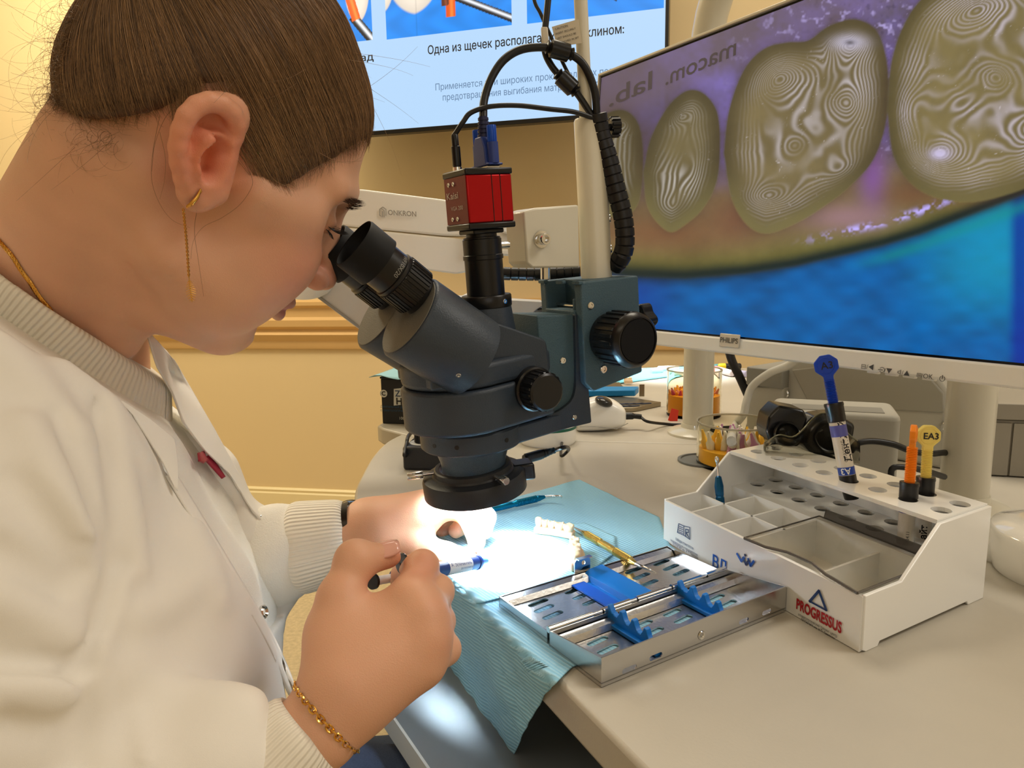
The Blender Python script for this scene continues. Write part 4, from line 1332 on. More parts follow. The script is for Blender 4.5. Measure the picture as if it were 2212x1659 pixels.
# ================================================================ stereo microscope
_a30 = math.radians(30)
sU = nrm(UP - np.array([1, 0, 0]) * math.tan(math.radians(3)) - np.array([0, 1.0, 0]) * .045)
_F0 = np.array([math.cos(_a30), math.sin(_a30), 0])
sF = nrm(_F0 - sU * (_F0 @ sU)); sR = np.cross(sF, sU)
AX = P(1028, 1060, .575)
def S(f_, u_, s_): return AX + (sF * f_ + sU * u_ + sR * s_) * .001
def SP(x, y, s_): return plane(x, y, AX + sR * s_ * .001, sR)
m_mic = M('microscope_grey', (52, 62, 74), 0.42, bump=.25, bump_scale=900)
m_mic2 = M('microscope_teal_paint', (72, 98, 110), 0.5, bump=.55, bump_scale=1100)
m_face = M('microscope_face', (98, 96, 88), 0.5, bump=.3, bump_scale=900)
m_blk = M('microscope_black', (15, 15, 17), 0.32)
m_ivory = M('post_ivory', (226, 220, 200), 0.4, coat=.2)

def knurl(mb, o, ax, r, h0, h1, n=28, dr=.0008):
    """grip ring with ribs along the axis"""
    a = nrm(ax); t = np.array([1.0, 0, 0]) if abs(a[0]) < .8 else np.array([0, 1.0, 0])
    e1 = nrm(np.cross(a, t)); e2 = np.cross(a, e1)
    rows = []
    for h in (h0, h0 + .0006, h1 - .0006, h1):
        k0 = dr * .9 if h in (h0, h1) else 0
        row = []
        for i in range(n):
            for w, d in ((.06, 1), (.46, 1), (.54, 0), (.98, 0)):
                w_ = 2 * math.pi * (i + w) / n
                rr = r - k0 - (dr * (1 - d))
                row.append(np.asarray(o) + a * h + (e1 * math.cos(w_) + e2 * math.sin(w_)) * rr)
        row.append(row[0]); rows.append(row)
    mb.grid(rows)
    return mb

def screw(parent, c, ax, r=.0024, mat=None):
    mb = MB()
    mb.lathe([(r, -.0004), (r, .0005), (r * .85, .0009), (r * .5, .0009), (r * .45, .0002), (0, .0002)], c, ax, 14)
    return mb.build('screw', mat or m_chrome, parent, smooth=30)

def build_microscope():
    root = thing('stereo_microscope', AX, 'dark grey stereo microscope head with twin eyepieces above the bib', 'microscope')
    # ring lamp ------------------------------------------------------------------
    rU = nrm(sU - sF * .055); rc = S(0, 0, 0)
    mb = MB()
    mb.lathe([(.025, .003), (.0255, .0005), (.027, .0003), (.0375, .0003), (.0400, 0), (.0416, .0008), (.0416, .0135), (.0405, .0158), (.0375, .0170), (.0330, .0172), (.0318, .0185),
              (.0312, .0222), (.0300, .0230), (.0275, .0230), (.0268, .0222), (.0262, .010), (.025, .003)], rc, rU, 64)
    ring = mb.build('ring_lamp', M('ring_lamp_black', (30, 32, 36), 0.42, bump=.15, bump_scale=900), root, smooth=30)
    MB().lathe([(.0272, 0), (.0374, 0), (.0374, -.0005), (.0272, -.0005), (.0272, 0)], rc + rU * .0004, rU, 64).build(
        'led_ring', M('led_emitter', (255, 255, 255), .5, emit=(225, 240, 255), estr=40), ring, smooth=30)
    for w, L in ((205, .0225), (-35, .021), (85, .018)):
        d = sF * math.cos(math.radians(w)) + sR * math.sin(math.radians(w)); d = nrm(d - rU * (d @ rU))
        o = rc + rU * .0200 + d * .030
        mb = MB(); mb.cyl(o, o + d * .012, .0014, n=12); mb.build('thumb_screw', m_steel, ring, smooth=40)
        mb = MB(); knurl(mb, o, d, .0032, .010, L, 16, .0004); mb.cyl(o + d * .0102, o + d * (L - .0002), .0028, n=16); mb.build('thumb_screw_head', m_chrome, ring, smooth=40)
    d = nrm(sF * .95 + sR * .30)
    MB().box(rc + d * .040 + rU * .0125, (.018, .018, .014), (d, np.cross(rU, d), rU)).build('socket_box', m_blk, ring, bevel=.002)
    # objective, collar and arm ------------------------------------------------
    MB().lathe([(0, 19), (26.3, 19), (26.5, 27), (28.5, 34), (31, 40), (0, 40)] and [(0, .019), (.0255, .019), (.0262, .027), (.0285, .034), (.0315, .041), (0, .041)], S(0, 0, 0), sU, 48).build(
        'objective', M('objective_speckle', (70, 86, 100), .35, noise_amt=.6, noise_scale=1500), root, smooth=40)
    mb = MB()
    mb.lathe([(0, .0405), (.039, .0405), (.0405, .042), (.0405, .0555), (.039, .057), (0, .057)], S(0, 0, 0), sU, 56)
    col = mb.build('collar', m_mic, root, smooth=40)
    MB().prism([S(0, 41, 40), S(30, 41, 30), S(92, 41, 20), S(92, 41, -20), S(30, 41, -30), S(0, 41, -40)], sU * .0145).build('arm', m_mic, root, bevel=.0015)
    for w in (48, 105, 20):
        dd = -sF * math.cos(math.radians(w)) * 1 + sR * math.sin(math.radians(w))
        MB().cyl(S(0, 49, 0) + dd * .0398, S(0, 49, 0) + dd * .0407, .0018, n=12).build('set_screw', m_blk, root)
    # zoom body ---------------------------------------------------------------
    def outline(r, fc, fe, se, n=28):
        p = [(fc + r * math.cos(math.radians(w)), r * math.sin(math.radians(w))) for w in np.linspace(70, 290, n)]
        p = [(fe, se)] + p + [(fe, -se)]
        return p
    o1 = outline(44, -8, 62, 30)
    MB().prism([S(f_, 58, s_) for f_, s_ in o1], sU * .034).build('zoom_body', m_mic, root, smooth=40, bevel=.003, seg=3)
    MB().prism([S(f_, 92.6, s_) for f_, s_ in outline(43.2, -8, 61, 29.5)], sU * .0185).build('zoom_body_upper', m_mic, root, smooth=40, bevel=.004, seg=3)
    pf = round_poly([(-44, 95), (-44, 112), (-8, 142.5), (0, 143), (55.5, 119), (57, 80), (50, 78), (40, 95)], [2, 3, 4, 6, 5, 3, 2, 2], 4)
    MB().prism([S(f_, u_, 33) for f_, u_ in pf], -sR * .066).build('prism_cover', m_mic, root, smooth=40, bevel=.004, seg=3)
    # eyepiece housings and eyepieces
    E = nrm(sF * -27 + sU * 21); P2 = nrm(sF * 21 + sU * 27)
    E2 = nrm(sF * -45 + sU * 41)
    for s_ in (28, -28):
        fc = S(-54, 150, s_)
        ho = MB().lathe([(0, -.058), (.0317, -.058), (.0317, -.0022), (.0305, -.0006), (.029, 0), (0, 0)], fc, E, 56).build('eyepiece_housing', m_mic, root, smooth=40)
        MB().lathe([(0, .0001), (.0296, .0001), (.0292, .0005), (0, .0005)], fc, E, 48).build('housing_face', m_face, ho, smooth=30)
        screw(ho, fc - E * .044 - P2 * .0195 + sR * math.copysign(.0248, s_), sR * math.copysign(.8, s_) - P2 * .6, .0019)
        o = S(-42, 161, s_) - E2 * .004
        ep = MB().lathe([(0, 0), (.0150, 0), (.0150, .010), (.0140, .0105), (.0140, .012), (0, .012)], o, E2, 40).build('eyepiece', m_blk, root, smooth=35)
        mb = MB(); knurl(mb, o, E2, .0178, .0105, .0285, 36, .0007); mb.lathe([(0, .0106), (.0171, .0106), (.0171, .0284), (0, .0284)], o, E2, 40)
        mb.build('diopter_ring', m_blk, ep, smooth=35)
        MB().lathe([(0, .0285), (.0168, .0285), (.0172, .0295), (.0172, .0315), (.0160, .0320), (.0160, .0470), (0, .047)], o, E2, 44).build('ocular_barrel', m_blk, ep, smooth=35)
        MB().lathe([(.0150, .0440), (.0186, .0445), (.0186, .0640), (.0180, .0655), (.0172, .0652), (.0160, .0560), (.0120, .0500), (0, .0500)], o, E2, 48).build('eye_cup', m_black_soft, ep, smooth=40)
        MB().lathe([(0, .0502), (.0115, .0502), (.0112, .0512), (0, .0520)], o, E2, 32).build('ocular_lens', M('lens_glass', (20, 26, 34), .05, coat=1), ep, smooth=60)
        sx = nrm(np.cross(E2, sR))
        if s_ > 0:
            wrap_text('WF10X/20', o, E2, sR, .01605, .0355, .95, .0030, M('grey_mark', (150, 148, 140), .5), ep, along=False, flip=-1)
    # camera tube ---------------------------------------------------------------
    C0 = S(23, 0, 0)
    MB().lathe([(0, .118), (.0225, .118), (.0190, .1465), (0, .1465)], C0, sU, 40).build('tube_base', m_mic, root, smooth=40)
    MB().lathe([(0, .1465), (.0192, .1465), (.0197, .1475), (.0197, .1550), (.0190, .1560), (0, .156)], C0, sU, 48).build('tube_flange', m_blk, root, smooth=40)
    tb = MB().lathe([(0, .156), (.0148, .156), (.0148, .1830), (.0156, .1835), (.0156, .1865), (.0150, .187), (.0150, .1985), (.0142, .1990), (.0142, .2000), (.0118, .2005), (.0118, .2050), (0, .205)],
                    C0, sU, 48).build('camera_tube', m_blk, root, smooth=35)
    screw(root, S(23, 151, 0) + nrm(sR + sF * .3) * .0196, nrm(sR + sF * .3), .0019)
    MB().cyl(S(23, 193, 0) + sF * .0150, S(23, 193, 0) + sF * .0235, .0024, n=14).build('tube_screw', m_chrome, tb, smooth=40)
    # camera ------------------------------------------------------------------
    Wc = 38
    def cb(u0, u1, w, name, mat, parent, bev=.0012):
        return MB().box(S(23, (u0 + u1) / 2, 0), (w * .001, w * .001, (u1 - u0) * .001), (sF, sR, sU)).build(name, mat, parent, bevel=bev)
    cam_ = cb(210.5, 245, Wc, 'camera_body', M('camera_red', (178, 12, 20), .28, metal=.55), root)
    cb(206, 210.6, Wc + 1.5, 'end_plate', m_blk, cam_)
    cb(244.8, 249.5, Wc + 1.5, 'end_plate', m_blk, cam_)
    cb(202.5, 206.2, 26, 'mount_plate', m_blk, cam_)
    h = Wc / 2 + .15
    for f_ in (-2.2, 5.0):
        MB().box(S(23 + f_ + 4, 227.7, h - .1), (.0005, .0004, .034), (sF, sR, sU)).build('groove', m_blk, cam_)
    fp = lambda s_, u_: S(23 - h - .25, u_, s_)
    m_face2 = M('camera_panel', (118, 26, 30), .45)
    MB().box(S(23 - h + .1, 227.7, 0), (.0005, .036, .034), (sF, sR, sU)).build('side_panel', m_face2, cam_)
    m_sil = M('silver_print', (205, 190, 180), .4)
    text('lettering', 'Kaisi', fp(-15.5, 229.5), sR, sU, .0048, m_sil, cam_, bold=.01, squeeze=1.6)
    text('lettering', 'VGA 200', fp(-9, 221.0), sR, sU, .0030, m_sil, cam_, squeeze=1.25)
    for s_, u_ in ((-9.5, 240), (-1.5, 240), (-7, 214.5), (1.5, 214.5)):
        screw(cam_, fp(s_, u_), -sF, .0017)
    # focusing block --------------------------------------------------------------
    MB().prism([S(f_, u_, 20) for f_, u_ in round_poly([(56, 137), (97, 133), (101, 42), (57, 42)], 1.5, 3)], -sR * .042).build('slide_plate', m_mic2, root, smooth=30, bevel=.0012)
    fr = round_poly([(90, 134), (97, 133.5), (101, 42), (57, 42), (57, 56), (70, 58), (84, 64), (88, 78)], [.5, .5, 2, 1, .5, 4, 10, 10], 5)
    MB().prism([S(f_, u_, 23.5) for f_, u_ in fr], -sR * .0045).build('slide_rim', m_mic, root, smooth=40, bevel=.0008)
    rk = MB()
    rk.prism([S(f_, u_, 30) for f_, u_ in round_poly([(92, 160), (151, 160), (152, 78), (100, 70), (92, 78)], 2, 3)], -sR * .009)
    rk.prism([S(f_, u_, -21) for f_, u_ in [(92, 160), (158, 160), (160, 78), (92, 78)]], -sR * .009)
    rk.prism([S(f_, u_, 21.5) for f_, u_ in [(112, 160), (151, 160), (152, 78), (112, 78)]], -sR * .043)
    rk.prism([S(f_, u_, 21.5) for f_, u_ in [(90, 137), (114, 137), (114, 78), (92, 78)]], -sR * .043)
    rk.build('focus_block', m_mic2, root, smooth=30, bevel=.0012)
    for s_ in (26.5, -24, 3):
        MB().box(S(91.5, 159.5, s_), (.004, .010, .003), (sF, sR, sU)).build('rack_lip', m_mic2, root, bevel=.0008)
    MB().box(S(100, 140, 16), (.012, .0035, .012), (sF, sR, sU)).build('stop_tab', m_mic2, root, bevel=.001)
    MB().cyl(S(103, 139, 24), S(103, 139, -22), .0016, n=10).build('cross_pin', m_chrome, root)
    for f_, u_, s_, r_ in ((101, 140.5, 30, .0030), (111, 87, 30, .0034), (78, 98, 20, .0028), (84, 50, 23.5, .0022)):
        screw(root, S(f_, u_, s_), sR, r_)
    # focus knobs, the axis runs across
    for sg in (1, -1):
        o = S(118, 113, 30 * sg); ax = sR * sg
        mb = MB(); knurl(mb, o, ax, .0225, .006, .030, 24, .0012)
        mb.lathe([(0, 0), (.0200, 0), (.0212, .006), (.0212, .030), (.0222, .0305), (.0215, .034), (.0190, .0368), (.0180, .0368), (.0176, .0355), (0, .0355)], o, ax, 56)
        kn = mb.build('focus_knob', M('knob_black', (20, 20, 22), .3), root, smooth=35)
        MB().lathe([(0, .0358), (.0172, .0358), (.0168, .0364), (0, .0364)], o, ax, 48).build('knob_cap', m_black_soft, kn, smooth=40)
    # zoom knob
    for sg in (1, -1):
        o = S(38, 84, 31 * sg); ax = sR * sg
        mb = MB(); mb.lathe([(0, 0), (.0172, 0), (.0172, .010), (.0160, .0112), (0, .0112)], o, ax, 44)
        knurl(mb, o, ax, .0152, .0112, .0245, 20, .0009); mb.lathe([(0, .0112), (.0145, .0112), (.0143, .0250), (.0128, .0262), (0, .0262)], o, ax, 40)
        zk = mb.build('zoom_knob', M('knob_black'), root, smooth=35)
        if sg > 0:
            for w, tx_ in ((2.5, '45'), (2.95, '4'), (3.4, '3'), (2.05, '.7')):
                wrap_text(tx_, o, ax, sU, .01728, .0035, w, .0020, m_sil, zk, along=False, flip=1)
    # star knob that clamps the post
    o = S(163, 118, 0); n = 48
    pts = []
    for k in range(n):
        w = 2 * math.pi * k / n
        rr = .0135 * (1 + .13 * math.cos(5 * w))
        pts.append(o + sF * .010 + (sR * math.cos(w) + sU * math.sin(w)) * rr)
    mb = MB(); mb.prism(pts, sF * .012); mb.cyl(o - sF * .013, o + sF * .011, .006, n=20)
    mb.build('star_knob', m_blk, root, smooth=40, bevel=.0015)
    # post with its bracket
    po = MB().lathe([(0, .070), (.0130, .070), (.0130, .2865), (.0120, .2885), (0, .2885)], S(130.5, 0, 0), sU, 36).build('post_sleeve', m_ivory, root, smooth=40)
    MB().lathe([(0, .288), (.0054, .288), (.0054, .56), (0, .56)], S(127, 0, 0), sU, 24).build('post_rod', m_ivory, root, smooth=40)
    for u_ in (208, 183):
        screw(po, S(130.5, u_, 0) + nrm(sR * .55 + sF * .83) * .0129, nrm(sR * .55 + sF * .83), .0034)
    o = S(130.5, 281, 0) + nrm(sR * .3 + sF * .95) * .012; d = nrm(sR * .3 + sF * .95)
    mb = MB(); mb.cyl(o, o + d * .007, .003, n=12); knurl(mb, o, d, .0085, .005, .013, 10, .0014); mb.cyl(o + d * .0052, o + d * .0128, .0072, n=20)
    mb.build('clamp_knob', m_blk, po, smooth=35)
    # white clamp box of the post
    bx = round_poly([(58, 170), (62, 212), (112, 214), (118, 170)], 1.5, 3)
    q = [SP(x, y, 6) for x, y in ((1131, 457), (1156, 449), (1250, 442), (1253, 578), (1150, 579), (1138, 568))]
    bxm = MB().prism(q, -sR * .030).build('clamp_box', m_ivory, root, bevel=.0016, seg=2)
    c = SP(1168, 517, 6)
    mb = MB(); mb.lathe([(.0068, 0), (.0068, .0015), (.0046, .0017), (.0046, .0075), (.0042, .0082), (.0028, .0082), (.0026, .0055), (0, .0055)], c, sR, 24); mb.build('clamp_bolt', m_chrome, bxm, smooth=35)
    MB().cyl(SP(1178, 578, -6), SP(1178, 603, -6), .0042, n=20).build('clamp_foot', m_chrome, bxm, smooth=40)
    return root, rc, rU, tb
MIC, RING_C, RING_U, _tb = build_microscope()
# the lamp's own light
l = bpy.data.lights.new('ring_lamp_light', 'AREA'); l.shape = 'DISK'; l.size = .066; l.energy = RING_W = 5.0; l.color = (.78, .91, 1.0); l.spread = math.radians(62)
lo = bpy.data.objects.new('ring_lamp_light', l); COL.objects.link(lo)
lo.location = RING_C - RING_U * .0015; aim = Z(1095, 1212) - (RING_C)
lo.rotation_euler = Vector(-RING_U * .42 + nrm(aim) * .58).to_track_quat('-Z', 'Y').to_euler()

# ================================================================ cables and plugs of the camera
def cable(name, pts, r, label, mat=None, n=8, sub=8, cat='cable', ends=None):
    root = MB().tube(smooth_path(pts, sub), r, n).build(name, mat or M('cable_black', (18, 18, 20), .4), None, smooth=60)
    return tag(root, label, cat)
def ribbed(mb, path, r, step=.006, dr=.0012, n=14):
    pts = smooth_path(path, 30)
    d = [0]
    for a, b in zip(pts[:-1], pts[1:]): d.append(d[-1] + np.linalg.norm(b - a))
    L = d[-1]; out = []; rs = []
    P_ = np.array(pts)
    k = 0
    while k * step < L - step:
        for t, q in ((0.02, r - dr), (.08, r), (.92, r), (.98, r - dr)):
            s_ = (k + t) * step
            out.append(np.array([np.interp(s_, d, P_[:, i]) for i in range(3)])); rs.append(q)
        k += 1
    return mb.tube(out, rs, n)
dcube = proj(S(23, 250, 0))[2]
# video plug on the camera
pv = S(33, 249.6, -2)
vg = thing('video_plug_cable', pv, 'thick black video cable with blue plug arching from the red camera', 'cable')
m_vga = M('plug_blue', (44, 66, 140), .4); m_vgs = M('plug_screw_blue', (24, 84, 200), .35)
MB().box(pv + sU * .0012, (.011, .022, .0024), (sF, sR, sU)).build('plug_shell', m_steel, vg, bevel=.0005)
MB().prism([pv + sR * a * .001 + sU * b * .001 - sF * .006 for a, b in ((-15, 2.4), (15, 2.4), (15, 4), (10, 4.5), (9, 16), (5, 24), (-5, 24), (-9, 16), (-10, 4.5), (-15, 4))], sF * .012).build('plug_body', m_vga, vg, bevel=.0012)
for a in (-11.5, 11.5):
    mb = MB(); mb.cyl(pv + sR * a * .001 + sU * .004, pv + sR * a * .001 + sU * .019, .0042, n=16); mb.build('screw_sleeve', m_vga, vg, smooth=40)
    mb = MB(); knurl(mb, pv + sR * a * .001, sU, .0036, .019, .031, 14, .0004); mb.cyl(pv + sR * a * .001 + sU * .0191, pv + sR * a * .001 + sU * .0309, .0031, n=14); mb.build('thumb_screw', m_vgs, vg, smooth=40)
mb = MB(); prof = []
for k in range(5):
    z = .024 + k * .0030
    prof += [(.0052 - k * .0003, z), (.0052 - k * .0003, z + .0020), (.0040 - k * .0002, z + .0022), (.0040 - k * .0002, z + .0029)]
mb.lathe([(0, .0235)] + prof + [(0, .0392)], pv, sU, 20); mb.build('strain_relief', M('relief_navy', (34, 40, 78), .45), vg, smooth=35)
top = pv + sU * .037
vp = [top, P(1046, 215, .537), P(1062, 168, .540), P(1090, 128, .544), P(1130, 106, .548), P(1185, 103, .552), P(1230, 116, .556), P(1262, 142, .560), P(1284, 195, .566), P(1290, 258, .572)]
MB().tube(smooth_path(vp, 10), .0031, 12).build('cord', M('cable_black', (18, 18, 20), .4), vg, smooth=60)
def ferrite(parent, a, b, r):
    ax = nrm(b - a); L = np.linalg.norm(b - a)
    MB().lathe([(0, 0), (r * .6, 0), (r * .75, L * .03), (r * .6, L * .12), (r, L * .18), (r, L * .82), (r * .6, L * .88), (r * .75, L * .97), (r * .6, L), (0, L)], a, ax, 24).build('ferrite', m_blk, parent, smooth=40)
ferrite(vg, P(1180, 101, .5515), P(1238, 118, .5565), .0068)
# power plug on the camera
pp = S(11, 249.6, -8)
dcx = thing('camera_power_cable', pp, 'thin black power lead curving from the camera to the post', 'cable')
MB().lathe([(0, 0), (.0030, 0), (.0030, .004), (.0034, .004), (.0034, .018), (.0027, .0185), (.0027, .026), (.0015, .028), (0, .028)], pp, sU, 20).build('plug', m_blk, dcx, smooth=35)
MB().lathe([(0, -.0002), (.0035, -.0002), (.0035, .0032), (0, .0032)], pp, sU, 20).build('plug_socket', m_chrome, dcx, smooth=35)
MB().tube(smooth_path([pp + sU * .0265, P(1000, 264, .528), P(1018, 243, .530), P(1060, 230, .534), P(1120, 228, .542), P(1190, 236, .552), P(1240, 242, .560), P(1284, 256, .568)], 10), .0019, 10).build('cord', M('cable_black'), dcx, smooth=60)
# two cables coming down from above
c1 = thing('hanging_video_cable', P(1186, 0, .56), 'black cable hanging beside the post with caution tag and ferrite', 'cable')
MB().tube(smooth_path([P(1192, -160, .56), P(1189, -60, .56), P(1182, 20, .56), P(1177, 70, .561), P(1177, 110, .562), P(1190, 140, .563), P(1210, 165, .565), P(1245, 200, .568), P(1280, 252, .572)], 8), .0027, 10).build('cord', M('cable_black'), c1, smooth=60)
ferrite(c1, P(1203, 158, .5645), P(1246, 200, .568), .0068)
m_tag = M('tag_paper', (214, 204, 184), .6)
tg = [P(x, y, .562 - (x - 1170) * .00006) for x, y in ((1192, 58), (1250, 41), (1257, 93), (1203, 101))]
tgm = MB().prism(tg, np.array([0, .0004, 0])).build('caution_tag', m_tag, c1)
MB().prism([P(x, y, .5575) for x, y in ((1169, 57), (1183, 57), (1187, 98), (1172, 106))], np.array([0, .007, 0])).build('tag_wrap', m_tag, c1, bevel=.001)
tdx = nrm(tg[1] - tg[0]); tdy = nrm(np.cross(np.cross(tdx, tg[3] - tg[0]) * -1, tdx)); tnz = np.cross(tdx, tdy)
if tdy[2] < 0: tdy = -tdy
for tx_, x, y, hgt in (('CAUTION', 1199, 66, .0017), ('INSERT SECURELY', 1200, 76, .0015), ('LEST SHOULD BE', 1203, 86, .0015), ('DETACHED IN SET', 1205, 96, .0015)):
    q = P(x, y, .562 - (x - 1170) * .00006)
    text('lettering', tx_, q - np.array([0, .0004, 0]), tdx, tdy, hgt, m_print, c1, squeeze=.95)
cable('thin_lead', [P(1145, -120, .57), P(1152, -10, .57), P(1168, 30, .568), P(1186, 70, .567), P(1205, 112, .568), P(1222, 148, .570), P(1250, 200, .572), P(1284, 250, .575)], .0015, 'thin black lead slanting down to the post behind the caution tag')
mb = MB(); ribbed(mb, [P(1289, 245, .571), P(1297, 290, .576), P(1314, 345, .580), P(1331, 410, .584), P(1346, 470, .588), P(1350, 525, .592), P(1342, 556, .596), P(1326, 576, .604)], .0081, .0072)
tag(mb.build('cable_sleeve', M('sleeve_black', (22, 22, 25), .38), None, smooth=35), 'black spiral cable sleeve running down beside the ivory post', 'cable sleeve', 'spiral cable sleeves')
mb = MB(); ribbed(mb, [P(1070, 590, .66), P(1120, 592, .66), P(1180, 592, .66), P(1262, 588, .655)], .0062, .0072)
tag(mb.build('cable_sleeve', M('sleeve_black'), None, smooth=35), 'black spiral cable sleeve lying level behind the camera tube', 'cable sleeve', 'spiral cable sleeves')
# lead of the ring lamp
ro = thing('ring_lamp_cable', P(1136, 990, .60), 'black ring-lamp lead with ribbed plug curling onto the desk', 'cable')
a, b = P(1132, 992, .598), P(1200, 972, .612)
ax = nrm(b - a); L = np.linalg.norm(b - a)
prof = [(0, 0), (.0036, 0), (.0036, .0015), (.0044, .0018), (.0044, L * .5)]
for k in range(5): prof += [(.0042 - k * .0004, L * (.52 + k * .09)), (.0042 - k * .0004, L * (.57 + k * .09)), (.0028, L * (.58 + k * .09)), (.0028, L * (.60 + k * .09))]
MB().lathe(prof + [(0, L)], a, ax, 20).build('plug', m_blk, ro, smooth=35)
MB().tube(smooth_path([b - ax * .002, P(1222, 966, .62), Z(1228, 972, .03), Z(1212, 984, .02), Z(1216, 950, .004), Z(1232, 925, .003), Z(1236, 905, .003), Z(1200, 880, .003)], 8), .0019, 8).build('cord', M('cable_black'), ro, smooth=60)

# ================================================================ white jointed arm behind the microscope
def build_arm():
    root = thing('jointed_support_arm', P(980, 830, .95), 'white jointed support arm with grey lettering behind the microscope', 'support arm')
    m = M('arm_white', (248, 244, 232), .32, coat=.2)
    m2 = M('arm_grey', (208, 206, 200), .4)
    D = .72; th = np.array([0, .045, 0])
    def A(pts, d=D, r=6): return [P(x, y, d + (x - 800) * .00004) for x, y in round_poly(pts, r, 4)]
    MB().prism(A([(640, 402), (785, 409), (960, 431), (1090, 470), (1092, 512), (955, 509), (640, 478)]), th).build('upper_cover', m, root, bevel=.004, seg=3)
    MB().prism(A([(640, 481), (955, 512), (1040, 519), (1022, 585), (985, 592), (860, 575), (640, 560)]), th * .92).build('lower_cover', m, root, bevel=.004, seg=3)
    MB().prism(A([(1010, 484), (1120, 500), (1120, 536), (1010, 540)], D - .008), th * .5).build('end_fork', m, root, bevel=.002)
    MB().prism(A([(1080, 478), (1150, 496), (1150, 511), (1080, 502)], .70), np.array([0, .02, 0])).build('end_tab', m, root, bevel=.002)
    MB().prism(A([(1080, 538), (1150, 540), (1150, 554), (1080, 552)], .70), np.array([0, .02, 0])).build('end_tab', m, root, bevel=.002)
    # elbow and forearm that lead down to the desk clamp
    MB().prism(A([(660, 560), (740, 585), (960, 640), (1175, 652), (1178, 700), (1050, 735), (800, 730), (683, 642)], .80), np.array([0, .05, 0])).build('lower_arm', m2, root, bevel=.004, seg=3)
    MB().prism(A([(690, 640), (800, 722), (1050, 727), (1050, 731), (800, 727), (686, 644)], .798, 1), np.array([0, .004, 0])).build('arm_seam', M('seam_grey', (150, 148, 142), .5), root)
    MB().cyl(P(650, 470, .745), P(655, 610, .80), .034, n=36).build('elbow', m, root, smooth=40, bevel=.002)
    b = Z(1045, 872); b = np.array([b[0], b[1], DESK])
    MB().cyl(b, np.array([b[0], b[1], P(1000, 690, proj(b)[2])[2]]), .024, n=32).build('column', m, root, smooth=40)
    MB().box(b + UP * .006, (.09, .09, .012)).build('base_plate', m, root, bevel=.003)
    # link from the column to the forearm
    c = P(1000, 690, .84); d_ = np.array([b[0], b[1], c[2]])
    MB().prism([c + UP * .02 + np.array([-.02, 0, 0]), c + UP * .02 + np.array([.02, 0, 0]), c - UP * .02 + np.array([.02, 0, 0]), c - UP * .02 + np.array([-.02, 0, 0])], d_ - c).build('link', m2, root, bevel=.002)
    ink = M('arm_print', (168, 162, 150), .5)
    hh = lambda x, y, p: np.linalg.norm(P(x, y, D) - P(x, y - p, D))
    text('lettering', 'ONKRON', P(838, 464, D - .0008), nrm(P(888, 467, D + .002) - P(838, 464, D)), UP, hh(838, 464, 10.5), ink, root, bold=.02, squeeze=.92)
    mb = MB()
    for pl in ([(820, 452), (827, 447), (834, 452), (834, 466)], [(820, 452), (820, 465), (826, 469), (826, 456)], [(824, 450), (830, 455), (830, 469)]):
        mb.tube([P(x, y, D - .0005) for x, y in pl], .0004, 5)
    mb.build('logo', ink, root)
build_arm()
# ================================================================ things farther back on the desks
def dZ(x, y, h=0.0): return Z(x, y, h)
def px(d): return d / FPX          # metres per pixel at a depth

# white round tub with a green rim
b = dZ(1186, 968); d = proj(b)[2]; r = 64 * px(d)
b = b + nrm([_f[0], _f[1], 0]) * r * .9
t = thing('round_tub', b, 'white round tub with green rim behind the ring lamp', 'tub')
hgt = 46 * px(d)
MB().lathe([(0, 0), (r * .94, 0), (r, .004), (r, hgt * .74), (0, hgt * .74)], b, UP, 44).build('bowl', m_white, t, smooth=40)
MB().lathe([(0, hgt * .74), (r * 1.01, hgt * .74), (r * 1.01, hgt * .88), (0, hgt * .88)], b, UP, 44).build('green_rim', M('tub_green', (22, 96, 78), .4), t, smooth=40)
MB().lathe([(0, hgt * .88), (r * 1.02, hgt * .88), (r * 1.02, hgt * 1.02), (r * .96, hgt * 1.06), (0, hgt * 1.06)], b, UP, 44).build('lid', m_white, t, smooth=40)

# white device with a dark window, and its lead
b = dZ(1302, 940); d = proj(b)[2]; k = px(d)
fx = np.array([1, 0, 0]); fy = nrm([0, 1, 0])
t = thing('curing_lamp_cradle', b + fy * .03, 'white rounded charging device with dark window on the far desk', 'charger')
def loft(mb, secs, n=24):
    """secs: (x, half depth, bottom, top) along the picture's x; rounded sections"""
    rows = []
    for x, hd, z0, z1 in secs:
        row = []
        for i in range(n + 1):
            w = 2 * math.pi * i / n
            ca, sa = math.cos(w), math.sin(w)
            e = .6
            row.append(b + fx * x + fy * (.036 + math.copysign(abs(ca) ** e, ca) * hd) + UP * ((z0 + z1) / 2 + math.copysign(abs(sa) ** e, sa) * (z1 - z0) / 2))
        rows.append(row)
    return mb.grid(rows)
sc = [(-52, 2, 4, 10), (-52, 24, 0, 56), (-44, 30, 0, 66), (-25, 33, 0, 70), (-5, 34, 0, 76), (15, 34, 2, 74), (35, 33, 6, 66), (50, 28, 10, 54), (56, 20, 16, 46), (58, 2, 26, 34)]
mb = MB(); loft(mb, [(x * k, h_ * k * 1.1, z0 * k, z1 * k) for x, h_, z0, z1 in sc])
mb.build('shell', m_white, t, smooth=180, subsurf=1)
mb = MB(); mb.sphere(b + fx * 6 * k + fy * .020 + UP * 68 * k, (20 * k, .018, 11 * k), (nrm(fx - UP * .35), fy, nrm(UP + fx * .35)), 20, 12)
mb.build('dark_window', M('window_dark', (40, 40, 42), .15), t, smooth=180)
MB().tube([b + fx * x * k + fy * (.036 - .0375) + UP * z * k for x, z in ((-50, 20), (-20, 20), (5, 17), (30, 14), (54, 26))], .0006, 5).build('seam', M('seam_grey', (150, 148, 142), .5), t)
